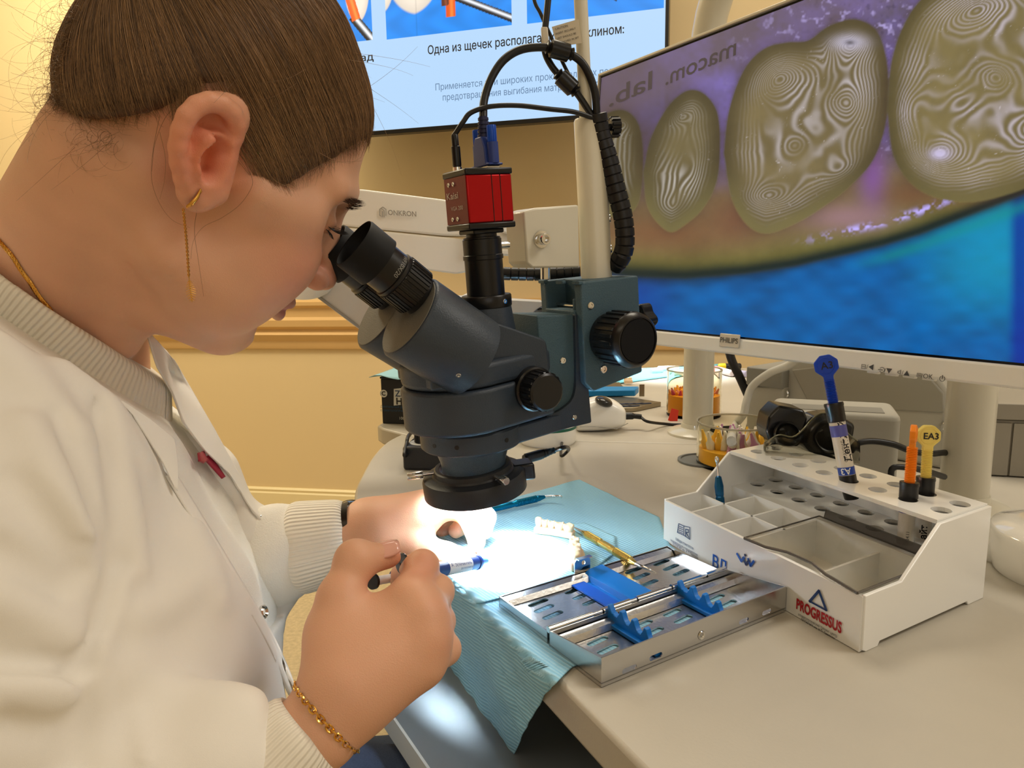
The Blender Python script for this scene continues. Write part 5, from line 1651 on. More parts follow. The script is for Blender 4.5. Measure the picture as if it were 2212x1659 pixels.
c0 = b + fx * 56 * k + fy * .034 + UP * 30 * k
MB().tube(smooth_path([c0, c0 + fx * 20 * k, c0 + fx * 36 * k + UP * -2 * k], 6), [.0052] * 6 + [.004] * 7, 12).build('plug', m_black, t, smooth=50)
MB().tube(smooth_path([c0 + fx * 34 * k - UP * 2 * k, P(1400, 911, d + .02), dZ(1440, 916, .003), dZ(1480, 918, .003), dZ(1545, 922, .003), dZ(1600, 920, .003)], 8), .0022, 8).build('cord', M('cable_black'), t, smooth=60)

# black control box of the ring lamp
b = dZ(922, 1017); d = proj(b)[2]; k = px(d)
yw = math.radians(8); bx = np.array([math.cos(yw), -math.sin(yw), 0]); by = np.array([math.sin(yw), math.cos(yw), 0])
t = thing('lamp_control_box', b + by * .025, 'small black control box with dial on the desk corner', 'control box')
wbx, hbx = 106 * k, 52 * k
bc = b + by * .03 + UP * hbx / 2
MB().box(bc, (wbx, .06, hbx), (bx, by, UP)).build('case', M('box_black', (30, 31, 36), .45, bump=.2, bump_scale=900), t, bevel=.003)
kc = bc + UP * hbx / 2 - bx * 18 * k - by * .006
MB().lathe([(0, 0), (.0165, 0), (.0165, .0006), (0, .0006)], kc, UP, 32).build('dial_plate', M('dial_white', (210, 210, 205), .5), t)
mb = MB(); knurl(mb, kc, UP, .0105, .0006, .014, 18, .0008); mb.lathe([(0, .0006), (.0097, .0006), (.0094, .0144), (.008, .0155), (0, .0155)], kc, UP, 28)
kn = mb.build('dial', M('knob_black'), t, smooth=35)
MB().box(kc + UP * .0157 - by * .005, (.0012, .007, .0004), (bx, by, UP)).build('pointer', m_wp, kn)
MB().tube(smooth_path([bc - bx * wbx * .45 + UP * hbx * .2, P(874, 985, d - .01), P(878, 960, d + .01), P(888, 935, d + .05), dZ(930, 905, .006), dZ(1000, 890, .004)], 8), .0024, 8).build('cord', M('cable_black'), t, smooth=60)

# black carton with white print, a bib lying on it
b = dZ(830, 915); d = proj(b)[2]; k = px(d)
u_ = nrm([.93, -.22, 0]); v_ = nrm([.22, .93, 0])
bl, bh, bd = .125, 98 * k, .13
t = thing('black_carton', b + u_ * bl / 2 + v_ * bd / 2, 'black cardboard box with white emblem behind the microscope', 'box')
mbk = M('carton_black', (24, 26, 30), .5)
o_ = b - u_ * 4 * k
MB().prism([o_, o_ + u_ * bl, o_ + u_ * bl + v_ * bd, o_ + v_ * bd], UP * bh).build('carton', mbk, t, bevel=.0015)
MB().prism([o_ - u_ * .001 - v_ * .001 + UP * bh, o_ + u_ * (bl + .001) - v_ * .001 + UP * bh, o_ + u_ * (bl + .001) + v_ * (bd + .001) + UP * bh, o_ - u_ * .001 + v_ * (bd + .001) + UP * bh], UP * .003).build('lid', mbk, t, bevel=.001)
fN = -v_
def bp_(x, y): return plane(x, y, o_, v_) + fN * .0004
m_lab = M('carton_white', (205, 205, 195), .5)
hx = lambda x, y, p: np.linalg.norm(bp_(x, y) - bp_(x, y - p))
MB().prism([bp_(851, 876), bp_(886, 872), bp_(886, 836), bp_(851, 840)], fN * .0003).build('label_patch', m_lab, t)
text('lettering', 'ZN', bp_(854, 856) + fN * .0005, u_, UP, hx(854, 856, 13), M('carton_blue', (40, 60, 90), .5), t, bold=.02)
text('lettering', 'H1', bp_(856, 873) + fN * .0005, u_, UP, hx(854, 873, 14), M('print_black', (16, 16, 18), .5), t, bold=.03)
MB().lathe([(0, 0), (.0062, 0), (.0062, .0003), (0, .0003)], bp_(829, 850), fN, 20).build('emblem', m_lab, t)
text('lettering', 'C', bp_(825, 854) + fN * .0005, u_, UP, hx(829, 854, 9), M('print_black'), t, bold=.03)
bi = M('carton_blue_print', (40, 78, 108), .5)
text('lettering', 'Дентальный дозатор', bp_(822, 880), u_, UP, hx(822, 880, 5), bi, t)
text('lettering', 'стоматологический набор', bp_(822, 888), u_, UP, hx(822, 888, 5), bi, t)
text('lettering', '100 шт/уп', bp_(862, 906), u_, UP, hx(862, 906, 6), m_lab, t)
mb = MB()
rows = []
for i in range(13):
    row = []
    for j in range(17):
        q = o_ + u_ * (-.012 + (bl + .03) * j / 16) + v_ * (-.016 + (bd + .03) * i / 12) + UP * (bh + .0045 + .004 * max(0, noise.noise(Vector((i * .4, j * .35, 2)))) + (.004 if i == 0 else 0) * math.sin(j))
        row.append(q)
    rows.append(row)
mb.grid(rows)
o = mb.build('paper_bib', M('bib_pale', (150, 196, 206), .75), None, smooth=180, solid=.0006)
tag(o, 'pale blue paper bib lying on the black cardboard box', 'bib')

# far cassette with a blue bar
b = dZ(1350, 888); d = proj(b)[2]; k = px(d)
t = thing('far_instrument_cassette', b, 'distant open steel cassette with blue bar on the far desk', 'instrument cassette')
w_ = dZ(1428, 885) - dZ(1370, 889); 
pA, pB, pC, pD = dZ(1232, 893), dZ(1372, 890), dZ(1428, 878), dZ(1285, 856)
m_dst = M('far_steel', (150, 140, 120), .35, metal=.9)
MB().prism([pA, pB, pC, pC * .5 + pD * .5, pD], UP * .008).build('tray', m_dst, t, bevel=.001)
mb_s = M('far_slots', (28, 40, 66), .6)
for i in range(7):
    for j in range(2):
        q = pA + (pB - pA) * (.16 + .12 * i) + (pC - pB) * (.25 + .45 * j) + UP * .0082
        ax = nrm(pB - pA + (pC - pB) * .8); ay = np.array([-ax[1], ax[0], 0])
        mb = MB(); mb.prism([q + ax * x + ay * y for x, y in slot2((0, 0), .020, .0065)], UP * .0006); mb.build('slot', mb_s, t)
MB().prism([q + UP * .0085 for q in (dZ(1262, 868), dZ(1372, 866), dZ(1380, 858), dZ(1270, 858))], UP * .012).build('silicone_bar', M('far_blue', (22, 128, 190), .45), t, bevel=.002)
q = dZ(1381, 866) + UP * .008
MB().prism([q, q + fx * .009, q + fx * .009 + UP * .022, q + UP * .022], fy * .001).build('latch_tab', m_dst, t)
pD2, pE2 = dZ(1245, 842), dZ(1340, 838)
MB().prism([dZ(1262, 856), dZ(1352, 852), dZ(1338, 836), dZ(1250, 838)], UP * .010).build('lid_tray', m_dst, t, bevel=.001)

# far bib in a second lamp's light, with a tooth block and cotton rolls
rows = []
A_, B_, C_, D_ = dZ(1280, 838), dZ(1470, 812), dZ(1560, 788), dZ(1390, 797)
for i in range(9):
    rows.append([A_ + (B_ - A_) * j / 12 + (D_ - A_ + (C_ - B_ - D_ + A_) * j / 12) * i / 8 + UP * (.0015 + .003 * max(0, noise.noise(Vector((i * .5, j * .4, 9))))) for j in range(13)])
mb = MB(); mb.grid(rows)
tag(mb.build('far_bib', M('bib_far', (120, 205, 226), .75), None, smooth=180, solid=.0008), 'bright blue bib on the far desk under strong light', 'bib')
l2 = bpy.data.lights.new('second_lamp_light', 'SPOT'); l2.energy = 20; l2.color = (.85, .94, 1); l2.spot_size = math.radians(44); l2.spot_blend = .7; l2.shadow_soft_size = .02
lo2 = bpy.data.objects.new('second_lamp_light', l2); COL.objects.link(lo2)
tg_ = dZ(1440, 806); lo2.location = tg_ + np.array([-.05, .1, .42])
lo2.rotation_euler = Vector(tg_ - np.array(lo2.location)).to_track_quat('-Z', 'Y').to_euler()
b = dZ(1358, 829, .003); k = px(proj(b)[2])
t = thing('far_tooth_block', b, 'small peach tooth block on the far bright bib', 'tooth model')
MB().prism([b + fx * x * k + fy * y for x, y in ((-9, 0), (9, 0), (9, .012), (-9, .012))], UP * 9 * k).build('block', m_gum, t, bevel=.002)
for i in range(2):
    mb = MB(); mb.sphere(b + fx * (-5 + 9 * i) * k + fy * .006 + UP * 10 * k, (.0045, .0045, .004), None, 12, 8); mb.build('tooth', m_tooth, t, smooth=180)
lobes = [(1418, 801, 'left end'), (1434, 797, 'second'), (1450, 797, 'third'), (1462, 805, 'nearest')]
for i, (x, y, w) in enumerate(lobes):
    q = dZ(x, y, .006); k = px(proj(q)[2]); ax = nrm([1, .35 - .2 * i, 0])
    mb = MB(); mb.lathe([(0, 0), (.0062, .001), (.0074, .004), (.0074, .026), (.0062, .029), (0, .030)], q - ax * .015, ax, 16)
    tag(mb.build('cotton_roll', M('cotton', (244, 240, 228), .8), None, smooth=50), 'white cotton roll on the far bright bib, %s of the row' % w, 'cotton roll', 'cotton rolls on the far bib')
# markers lying beyond the tube frame
for i, (x, y, x2, y2, c1, c2, lb) in enumerate(((1545, 797, 1582, 807, (236, 226, 232), (222, 120, 130), 'white marker with pink cap beyond the ivory tube frame'), (1552, 792, 1600, 791, (30, 30, 34), (226, 200, 30), 'black marker with yellow cap beyond the ivory tube frame'),
                                                (1578, 805, 1612, 808, (190, 188, 226), (60, 60, 140), 'lilac marker with dark blue cap beside the black cable'))):
    a, c = dZ(x, y, .0075), dZ(x2, y2, .0075); ax = nrm(c - a); L = np.linalg.norm(c - a)
    t = thing('marker_pen', a, lb, 'marker', 'markers on the far desk')
    MB().lathe([(0, L * .3), (.0072, L * .3), (.0072, L * .95), (.006, L), (0, L)], a, ax, 16).build('barrel', M('marker_%d' % i, c1, .4), t, smooth=40)
    MB().lathe([(0, 0), (.006, 0), (.0076, .003), (.0076, L * .3), (0, L * .3)], a, ax, 16).build('cap', M('marker_cap_%d' % i, c2, .4), t, smooth=40)

# clear jars ------------------------------------------------------------------------------
m_glass = M('jar_clear', (246, 242, 226), .03, trans=1.0, ior=1.10)
def jar(name, x0, x1, ybot, ytop, label, fill_frac, group=None):
    b = dZ((x0 + x1) / 2, ybot); d = proj(b)[2]; r = (x1 - x0) / 2 * px(d)
    b = b + nrm([_f[0], _f[1], 0]) * r * .8; d = proj(b)[2]; r = (x1 - x0) / 2 * px(d)
    h = (P(0, ytop, d)[2] - DESK)
    t = thing(name, b, label, 'jar', group)
    MB().lathe([(0, 0), (r * .98, 0), (r, .003), (r, h), (r - .0022, h), (r - .0022, .004), (0, .004)], b, UP, 48).build('jar_wall', m_glass, t, smooth=40)
    mb = MB(); mb.lathe([(r - .0012, h - .001), (r + .0008, h - .001), (r + .0008, h + .0012), (r - .0012, h + .0012), (r - .0012, h - .001)], b, UP, 48)
    mb.build('rim', M('jar_rim', (214, 208, 190), .08, trans=.6, ior=1.2), t, smooth=60)
    return t, b, r, h
m_amber = M('amber_plastic', (226, 148, 18), .3)
t, b, r, h = jar('wedge_jar', 1452, 1567, 905, 822, 'clear round jar of orange and pink wedges behind the ivory tube', .5)
MB().lathe([(0, .0045), (r * .94, .0045), (r * .94, h * .46), (r * .5, h * .48), (r * .48, h * .56), (0, h * .56)], b, UP, 40).build('insert', m_amber, t, smooth=40)
for i in range(46):
    w = i * 2.4; rr = r * (.56 + .3 * ((i * 7) % 10) / 10)
    q = b + np.array([math.cos(w) * rr, math.sin(w) * rr, h * .46])
    c = [(186, 60, 96), (230, 150, 30), (206, 130, 100), (236, 170, 40)][i % 4]
    mb = MB(); ax = nrm([math.cos(w * 3) * .5, math.sin(w * 5) * .5, 1]); mb.cyl(q, q + ax * h * (.10 + .10 * ((i * 3) % 5) / 5), .0036, .0012, 6)
    mb.build('wedge', M('wedge_%d' % (i % 4), c, .5), t, smooth=30)
# red label on its side
qd = proj(b)[2] - r - .003
MB().prism([P(x, y, qd) for x, y in ((1451, 882), (1466, 886), (1463, 915), (1443, 908))], np.array([0, .001, 0])).build('red_label', M('label_bright_red', (206, 52, 30), .5), t)
t, b, r, h = jar('brush_tip_jar', 1527, 1692, 1020, 936, 'clear beaker of yellow pieces and white tips behind the organizer', .4)
MB().lathe([(0, .0045), (r * .93, .0045), (r * .93, h * .40), (0, h * .40)], b, UP, 40).build('insert', M('insert_yellow', (236, 176, 40), .35), t, smooth=40)
for i in range(34):
    w = i * 2.4; rr = r * (.2 + .62 * ((i * 7) % 10) / 10)
    q = b + np.array([math.cos(w) * rr, math.sin(w) * rr, h * .40])
    ax = nrm([math.cos(w * 3) * .25, math.sin(w * 5) * .25, 1])
    mb = MB(); mb.lathe([(0, 0), (.0050, 0), (.0050, h * .16), (.0030, h * .22), (.0012, h * .44), (0, h * .44)], q, ax, 10)
    mb.build('tip', M('tip_%d' % (i % 4), [(244, 240, 226), (240, 190, 60), (240, 238, 230), (196, 140, 180)][i % 4], .45), t, smooth=40)

# cables dropping behind the monitor -----------------------------------------------------------------
cable('thick_cable', [P(1560, 690, 1.02), P(1578, 770, 1.02), P(1598, 815, 1.02), P(1618, 860, 1.03), P(1627, 890, 1.04), P(1618, 930, 1.05), P(1600, 955, 1.06), Z(1560, 935, .006), Z(1500, 925, .006)], .0062, 'thick black cable falling behind the monitor to the desk', n=12)
cable('pale_cable', [P(1760, 740, .84), P(1710, 785, .90), P(1662, 806, .94), P(1625, 835, .96), P(1612, 870, .96), P(1606, 895, .96), P(1585, 922, .96), Z(1580, 952, .05), Z(1585, 962, .02)], .0052, 'pale grey cable curving from the monitor into the beaker', M('cable_pale', (206, 204, 196), .4), n=12)

# grey equipment behind the organizer ---------------------------------------------------------------
m_dev = M('device_grey', (176, 172, 160), .5, bump=.1, bump_scale=600)
m_dev2 = M('device_grey_dark', (140, 138, 130), .5)
def devpt(x, y, d): return P(x, y, d)
fl = lambda q: np.array([q[0], q[1], DESK + .0005])
# large housing: front follows a line from the left end to the right one
A0, A1 = P(1610, 900, 1.02), P(2060, 900, .80)
dl = nrm([A1[0] - A0[0], A1[1] - A0[1], 0]); dn = np.array([-dl[1], dl[0], 0])
if dn[1] < 0: dn = -dn
def dv(x, y, o=0.0): return plane(x, y, A0, dn) + dn * o
t = thing('equipment_housing', fl(dv(1830, 1000)), 'large grey equipment housing with sloped panel below the monitor', 'equipment')
zt0 = dv(1650, 795)[2]; zt1 = dv(1700, 770)[2]
pl0, pl1 = fl(dv(1612, 900)), fl(dv(2040, 900))
MB().prism([pl0, fl(dv(1690, 900)), np.array([*fl(dv(1690, 900))[:2], dv(1690, 834)[2]]), np.array([*pl0[:2], dv(1612, 834)[2]])], dn * .16).build('side_unit', m_dev, t, bevel=.003)
MB().prism([np.array([*(pl0 + dn * -.004)[:2], dv(1612, 830)[2]]), np.array([*(fl(dv(1690, 900)) - dn * .004)[:2], dv(1612, 830)[2]]), np.array([*(fl(dv(1690, 900)) - dn * .004)[:2], zt0]), np.array([*(pl0 - dn * .004)[:2], zt0])], dn * .17).build('side_lid', m_dev2, t, bevel=.002)
fr_ = dn * .012
pp_ = [fl(dv(1668, 900)), fl(dv(2036, 900)), np.array([*dv(2036, 860)[:2], dv(2036, 850)[2]]), np.array([*dv(1965, 770)[:2], dv(1965, 740)[2]]), np.array([*dv(1700, 770)[:2], dv(1700, 740)[2]]), np.array([*dv(1668, 830)[:2], dv(1668, 826)[2]])]
MB().prism([q + fr_ for q in pp_], dn * .14).build('main_panel', m_dev, t, bevel=.004)
sl = [np.array([*dv(x, y, .010)]) for x, y in ((1700, 800), (1960, 770), (2030, 852), (2030, 895), (1740, 880))]
MB().prism(sl, dn * .004).build('sloped_panel', M('device_panel', (158, 154, 142), .5), t, bevel=.002)
for x, y in ((1685, 852), (2038, 928)):
    mb = MB(); mb.lathe([(.0075, 0), (.0075, .002), (.006, .0035), (.0035, .0035), (.003, .001), (0, .001)], dv(x, y, .011 if x < 2000 else .0105), -dn, 20); mb.build('bolt', m_chrome, t, smooth=35)
# small grey box in front
g0 = np.array([*P(1800, 900, .74)[:2], DESK]); gx = nrm([.93, -.36, 0]); gy = np.array([.36, .93, 0])
t = thing('grey_device', g0, 'rounded grey device behind the dark goggles', 'device')
MB().prism([g0 + gx * x + gy * y for x, y in round_poly([(-.06, .01), (.065, .01), (.065, .09), (-.06, .09)], .012, 5)], UP * .084).build('case', m_dev, t, smooth=40, bevel=.006, seg=3)
MB().box(g0 + gx * .005 + gy * .035 + UP * .0843, (.09, .03, .0006), (gx, gy, UP)).build('display', m_dev2, t)

# dark goggles lying on their side --------------------------------------------------------------
g = P(1760, 945, .66); gz = DESK
t = thing('protective_goggles', np.array([g[0], g[1], DESK]), 'black protective goggles with smoky lenses behind the organizer', 'goggles')
m_gl = M('goggle_black', (14, 14, 15), .25)
m_sm = M('goggle_lens', (70, 70, 66), .03, trans=.85, ior=1.2)
m_sm2 = M('goggle_shield', (214, 212, 200), .03, trans=1.0, ior=1.08)
def gp(x, y, d=.66): return P(x, y, d)
def curved(name, pts, d0, th, mat, bow=.0, bev=.002):
    cx = np.mean([p[0] for p in pts])
    q = [gp(x, y, d0 + bow * ((x - cx) / 60) ** 2) for x, y in pts]
    return MB().prism(q, np.array([0, th, 0])).build(name, mat, t, smooth=50, bevel=bev)
curved('left_housing', round_poly([(1661, 900), (1684, 876), (1738, 886), (1746, 905), (1734, 935), (1726, 968), (1662, 955), (1655, 930)], 6, 4), .675, .030, m_gl, bev=.004)
curved('bridge', round_poly([(1735, 895), (1758, 900), (1762, 925), (1736, 930)], 3, 3), .680, .012, M('goggle_grey', (150, 150, 146), .4))
curved('right_housing', round_poly([(1745, 925), (1768, 903), (1812, 897), (1850, 918), (1846, 945), (1822, 985), (1760, 985), (1738, 965)], 8, 4), .668, .034, m_gl, bev=.004)
for c, rr, nm in (((1700, 938), 27, 'eye_cup'), ((1790, 945), 32, 'eye_cup')):
    mb = MB(); a = gp(*c, .668); n_ = nrm([-.15, -1, .25]); r0 = rr * px(.668)
    mb.lathe([(r0, -.004), (r0 * 1.05, .001), (r0 * .95, .005), (r0 * .86, .004), (r0 * .84, -.002), (0, -.002)], a, n_, 36); mb.build(nm, m_gl, t, smooth=40)
    mb = MB(); mb.lathe([(0, .004), (r0 * .5, .0035), (r0 * .84, .001)], a, n_, 32); mb.build('lens', m_sm, t, smooth=60)
rows = []
for i in range(11):
    f_ = i / 10
    row = []
    for j in range(25):
        s_ = j / 24
        x = 1652 + 205 * s_; yb_ = 1000 - 26 * (1 - s_) + 0 * s_; yt_ = 962 - 70 * math.exp(-((s_ - .62) / .25) ** 2) - 20 * math.exp(-((s_ - .15) / .12) ** 2)
        y = yb_ + (yt_ - yb_) * f_
        row.append(gp(x, y, .640 - .016 * math.sin(f_ * math.pi) + .03 * abs(s_ - .5)))
    rows.append(row)
mb = MB(); mb.grid(rows); mb.build('face_shield', m_sm2, t, smooth=180, solid=.0014)
MB().tube([r_[k_] for k_ in (0, ) for r_ in rows] + rows[-1][1:], .0011, 6).build('shield_rim', M('shield_rim', (150, 145, 115), .1, trans=.5), t, smooth=60)
lowest = min(p[2] for p in rows[0])
MB().box(np.array([g[0] - .005, g[1] + .02, DESK + .014]), (.085, .03, .028)).build('strap_bundle', m_gl, t, bevel=.006)

# black adapter and leads between goggles and the right tube
a = Z(1890, 1010); a = np.array([*P(1868, 1000, .64)[:2], DESK])
t = thing('power_adapter', a, 'black power adapter behind the organizer near the goggles', 'adapter')
MB().box(a + UP * .02, (.06, .045, .04), (nrm([.9, -.4, 0]), nrm([.4, .9, 0]), UP)).build('brick_case', m_gl, t, bevel=.004)
MB().tube(smooth_path([a + np.array([.028, -.01, .022]), P(1925, 1018, .63), P(1960, 1010, .63), P(2000, 1018, .64), P(2040, 1030, .66)], 8), .0028, 8).build('cord', M('cable_black'), t, smooth=60)
cable('looped_lead', [P(1838, 975, .66), P(1852, 958, .655), P(1885, 953, .655), P(1930, 960, .655), P(1970, 975, .66), P(2010, 980, .67), P(2045, 978, .69), P(2075, 985, .72)], .0030, 'black lead looping from the goggles to the right ivory tube', n=10)

# grey cabinet at the right edge ---------------------------------------------------------------------
c0 = np.array([*P(2132, 1000, .80)[:2], 0])
cx_ = nrm([.96, -.28, 0]); cy_ = np.array([.28, .96, 0])
ctop = P(2132, 903, .80)[2]
t = thing('grey_cabinet', c0 + cx_ * .1 + UP * DESK, 'grey laminate cabinet standing on the desk at the right edge', 'cabinet')
m_cab = M('cabinet_grey', (150, 144, 132), .55, bump=.1, bump_scale=500)
W_ = .26
MB().prism([c0 + UP * (DESK + .001), c0 + cx_ * W_ + UP * (DESK + .001), c0 + cx_ * W_ + UP * ctop, c0 + UP * ctop], cy_ * .20).build('body', m_cab, t, bevel=.001)
MB().prism([c0 - cx_ * .003 - cy_ * .004 + UP * (ctop + .001), c0 + cx_ * W_ - cy_ * .004 + UP * (ctop + .001), c0 + cx_ * W_ - cy_ * .004 + UP * (ctop + .019), c0 - cx_ * .003 - cy_ * .004 + UP * (ctop + .019)], cy_ * .21).build('top_board', m_cab, t, bevel=.001)
s_ = np.linalg.norm(plane(2178, 1000, c0, cy_)[:2] - c0[:2])
MB().prism([c0 - cy_ * .003 + UP * (DESK + .002), c0 + cx_ * (s_ - .0012) - cy_ * .003 + UP * (DESK + .002), c0 + cx_ * (s_ - .0012) - cy_ * .003 + UP * (ctop - .003), c0 - cy_ * .003 + UP * (ctop - .003)], cy_ * .0028).build('door', m_cab, t)
MB().prism([c0 + cx_ * (s_ + .0012) - cy_ * .003 + UP * (DESK + .002), c0 + cx_ * W_ - cy_ * .003 + UP * (DESK + .002), c0 + cx_ * W_ - cy_ * .003 + UP * (ctop - .003), c0 + cx_ * (s_ + .0012) - cy_ * .003 + UP * (ctop - .003)], cy_ * .0028).build('door', m_cab, t)

# white dome base at the right edge ----------------------------------------------------------------------
dc = Z(2310, 1245, 0); k = px(proj(dc)[2]); r = 152 * k
t = thing('white_dome_base', dc, 'white glossy dome-shaped lamp base at the right desk edge', 'lamp base')
MB().lathe([(0, 0), (r * .90, 0), (r * .93, .002), (r * .965, .010), (r * .99, .022), (r, .030), (r * .995, .0335), (r * .97, .036), (r * .6, .043), (r * .2, .046), (0, .046)], dc, UP, 72).build('dome', M('dome_white', (236, 232, 224), .12, coat=.6), t, smooth=50)
MB().lathe([(0, .045), (.03, .045), (.026, .06), (.02, .065), (.0, .065)], dc, UP, 32).build('neck', m_white, t, smooth=40)
b = dZ(2150, 1205); 
mb = MB(); mb.lathe([(0, 0), (.012, 0), (.0135, .006), (.012, .018), (.008, .022), (0, .022)], b, UP, 24)
tag(mb.build('white_pot', m_white, None, smooth=40), 'small white round pot standing beside the dome base', 'pot')
# ================================================================ smooth solids for the person
class Solid:
    """smooth union of soft shapes, polygonised on a grid"""
    def __init__(s): s.p = []
    def add(s, f, c, r, op=1, k=.004): s.p.append((f, np.asarray(c, float), float(r), op, float(k))); return s
    def cap(s, a, b, ra, rb=None, op=1, k=.004):
        a = np.asarray(a, float); b = np.asarray(b, float); rb = ra if rb is None else rb
        ba = b - a; l2 = ba @ ba + 1e-12
        def f(p):
            pa = p - a; h = np.clip(pa @ ba / l2, 0, 1)
            return np.linalg.norm(pa - h[:, None] * ba, axis=1) - (ra + (rb - ra) * h)
        return s.add(f, (a + b) / 2, math.sqrt(l2) / 2 + max(ra, rb), op, k)
    def chain(s, pts, rs, op=1, k=.004):
        for i in range(len(pts) - 1): s.cap(pts[i], pts[i + 1], rs[i], rs[i + 1], op, k)
        return s
    def ell(s, c, r, R=None, op=1, k=.004):
        c = np.asarray(c, float); r = np.asarray(r, float); R = np.eye(3) if R is None else np.asarray(R)
        def f(p):
            q = (p - c) @ R.T
            k0 = np.linalg.norm(q / r, axis=1); k1 = np.linalg.norm(q / (r * r), axis=1) + 1e-9
            return np.where(k0 < 1e-6, -r.min(), k0 * (k0 - 1) / k1)
        return s.add(f, c, r.max(), op, k)
    def half(s, f, k=.002, op=-1): return s.add(f, (0, 0, 0), 1e3, op, k)
    def ev(s, p, idx=None):
        d = np.full(len(p), 1.0)
        for f, c, r, op, k in (s.p if idx is None else [s.p[i] for i in idx]):
            e = f(p)
            if op > 0:
                h = np.clip(.5 + .5 * (e - d) / k, 0, 1); d = e * (1 - h) + d * h - k * h * (1 - h)
            else:                                     # take e away
                e = -e
                h = np.clip(.5 - .5 * (e - d) / k, 0, 1); d = e * (1 - h) + d * h + k * h * (1 - h)
        return d
    def ray(s, x, y, d0=.25, d1=1.0, off=0.0):
        """where the sight line of a pixel meets the solid (or passes nearest to it)"""
        ds = np.linspace(d0, d1, 400); p = CAM + ray(x, y)[None] * ds[:, None]
        v = s.ev(p) - off
        i = np.argmax(v < 0) if (v < 0).any() else int(np.argmin(v))
        if v[i] < 0 and i > 0:
            t = v[i - 1] / (v[i - 1] - v[i]); return p[i - 1] + (p[i] - p[i - 1]) * t
        return p[i]
    def mesh(s, lo, hi, h, disp=None):
        lo = np.asarray(lo, float); n = np.ceil((np.asarray(hi) - lo) / h).astype(int) + 1
        D = np.full(n, 1.0, dtype=np.float32); B = 20
        bc = np.array([q[1] for q in s.p]); br = np.array([q[2] for q in s.p]); bk = np.array([q[4] for q in s.p])
        for i0 in range(0, n[0], B):
            for j0 in range(0, n[1], B):
                for k0 in range(0, n[2], B):
                    e = np.minimum([i0 + B, j0 + B, k0 + B], n)
                    c = lo + (np.array([i0, j0, k0]) + e - 1) / 2 * h
                    hd = np.linalg.norm((e - [i0, j0, k0]) * h) / 2
                    idx = np.nonzero(np.linalg.norm(bc - c, axis=1) - br < hd + bk * 1.5 + .004)[0]
                    if not len(idx): continue
                    v = s.ev(c[None], idx)[0]
                    if abs(v) > hd * 2.2 + .02:
                        D[i0:e[0], j0:e[1], k0:e[2]] = v; continue
                    g = np.stack(np.meshgrid(*[lo[a] + np.arange(b_, e[a]) * h for a, b_ in enumerate((i0, j0, k0))], indexing='ij'), -1)
                    q = g.reshape(-1, 3)
                    v = s.ev(q, idx)
                    if disp is not None: v = v - disp(q, v)
                    D[i0:e[0], j0:e[1], k0:e[2]] = v.reshape(g.shape[:3])
        return nets(D, lo, h)

def nets(D, lo, h):
    """naive surface nets"""
    S_ = D < 0
    n = np.array(D.shape)
    c = [S_[i:n[0] - 1 + i, j:n[1] - 1 + j, k:n[2] - 1 + k] for i in (0, 1) for j in (0, 1) for k in (0, 1)]
    cnt = sum(x.astype(np.int8) for x in c)
    cell = (cnt > 0) & (cnt < 8)
    ci = np.argwhere(cell)
    vid = np.full(cell.shape, -1, dtype=np.int64); vid[cell] = np.arange(len(ci))
    acc = np.zeros((len(ci), 3)); num = np.zeros(len(ci))
    off = np.array([(i, j, k) for i in (0, 1) for j in (0, 1) for k in (0, 1)])
    V = [D[ci[:, 0] + o[0], ci[:, 1] + o[1], ci[:, 2] + o[2]] for o in off]
    for a in range(8):
        for b in range(a + 1, 8):
            if np.abs(off[a] - off[b]).sum() != 1: continue
            m = (V[a] < 0) != (V[b] < 0)
            t = np.where(m, V[a] / (V[a] - V[b] + 1e-12), 0)
            acc[m] += (off[a] + (off[b] - off[a]) * t[:, None])[m]; num[m] += 1
    vs = lo + (ci + acc / num[:, None]) * h
    F = []
    for ax in range(3):
        o1, o2 = [(1, 2), (2, 0), (0, 1)][ax]
        sl0 = [slice(None)] * 3; sl1 = [slice(None)] * 3
        sl0[ax] = slice(0, -1); sl1[ax] = slice(1, None)
        A_, B_ = S_[tuple(sl0)], S_[tuple(sl1)]
        e = np.argwhere(A_ != B_)
        ok = (e[:, o1] > 0) & (e[:, o2] > 0) & (e[:, o1] < n[o1] - 1) & (e[:, o2] < n[o2] - 1)
        e = e[ok]; fl = A_[tuple(e.T)]
        def q(d1, d2):
            x = e.copy(); x[:, o1] += d1; x[:, o2] += d2; return vid[tuple(x.T)]
        f = np.stack([q(-1, -1), q(0, -1), q(0, 0), q(-1, 0)], 1)
        f[~fl] = f[~fl][:, ::-1]
        F.append(f)
    F = np.concatenate(F)
    return vs, F[(F >= 0).all(1)]

def relax(vs, F, it=2, w=.5):
    n = len(vs)
    for _ in range(it):
        acc = np.zeros((n, 3)); num = np.zeros(n)
        for a in range(4):
            b = (a + 1) % 4
            for x, y in ((a, b), (b, a)):
                np.add.at(acc, F[:, x], vs[F[:, y]]); np.add.at(num, F[:, x], 1)
        vs = vs + w * (acc / np.maximum(num, 1)[:, None] - vs)
    return vs

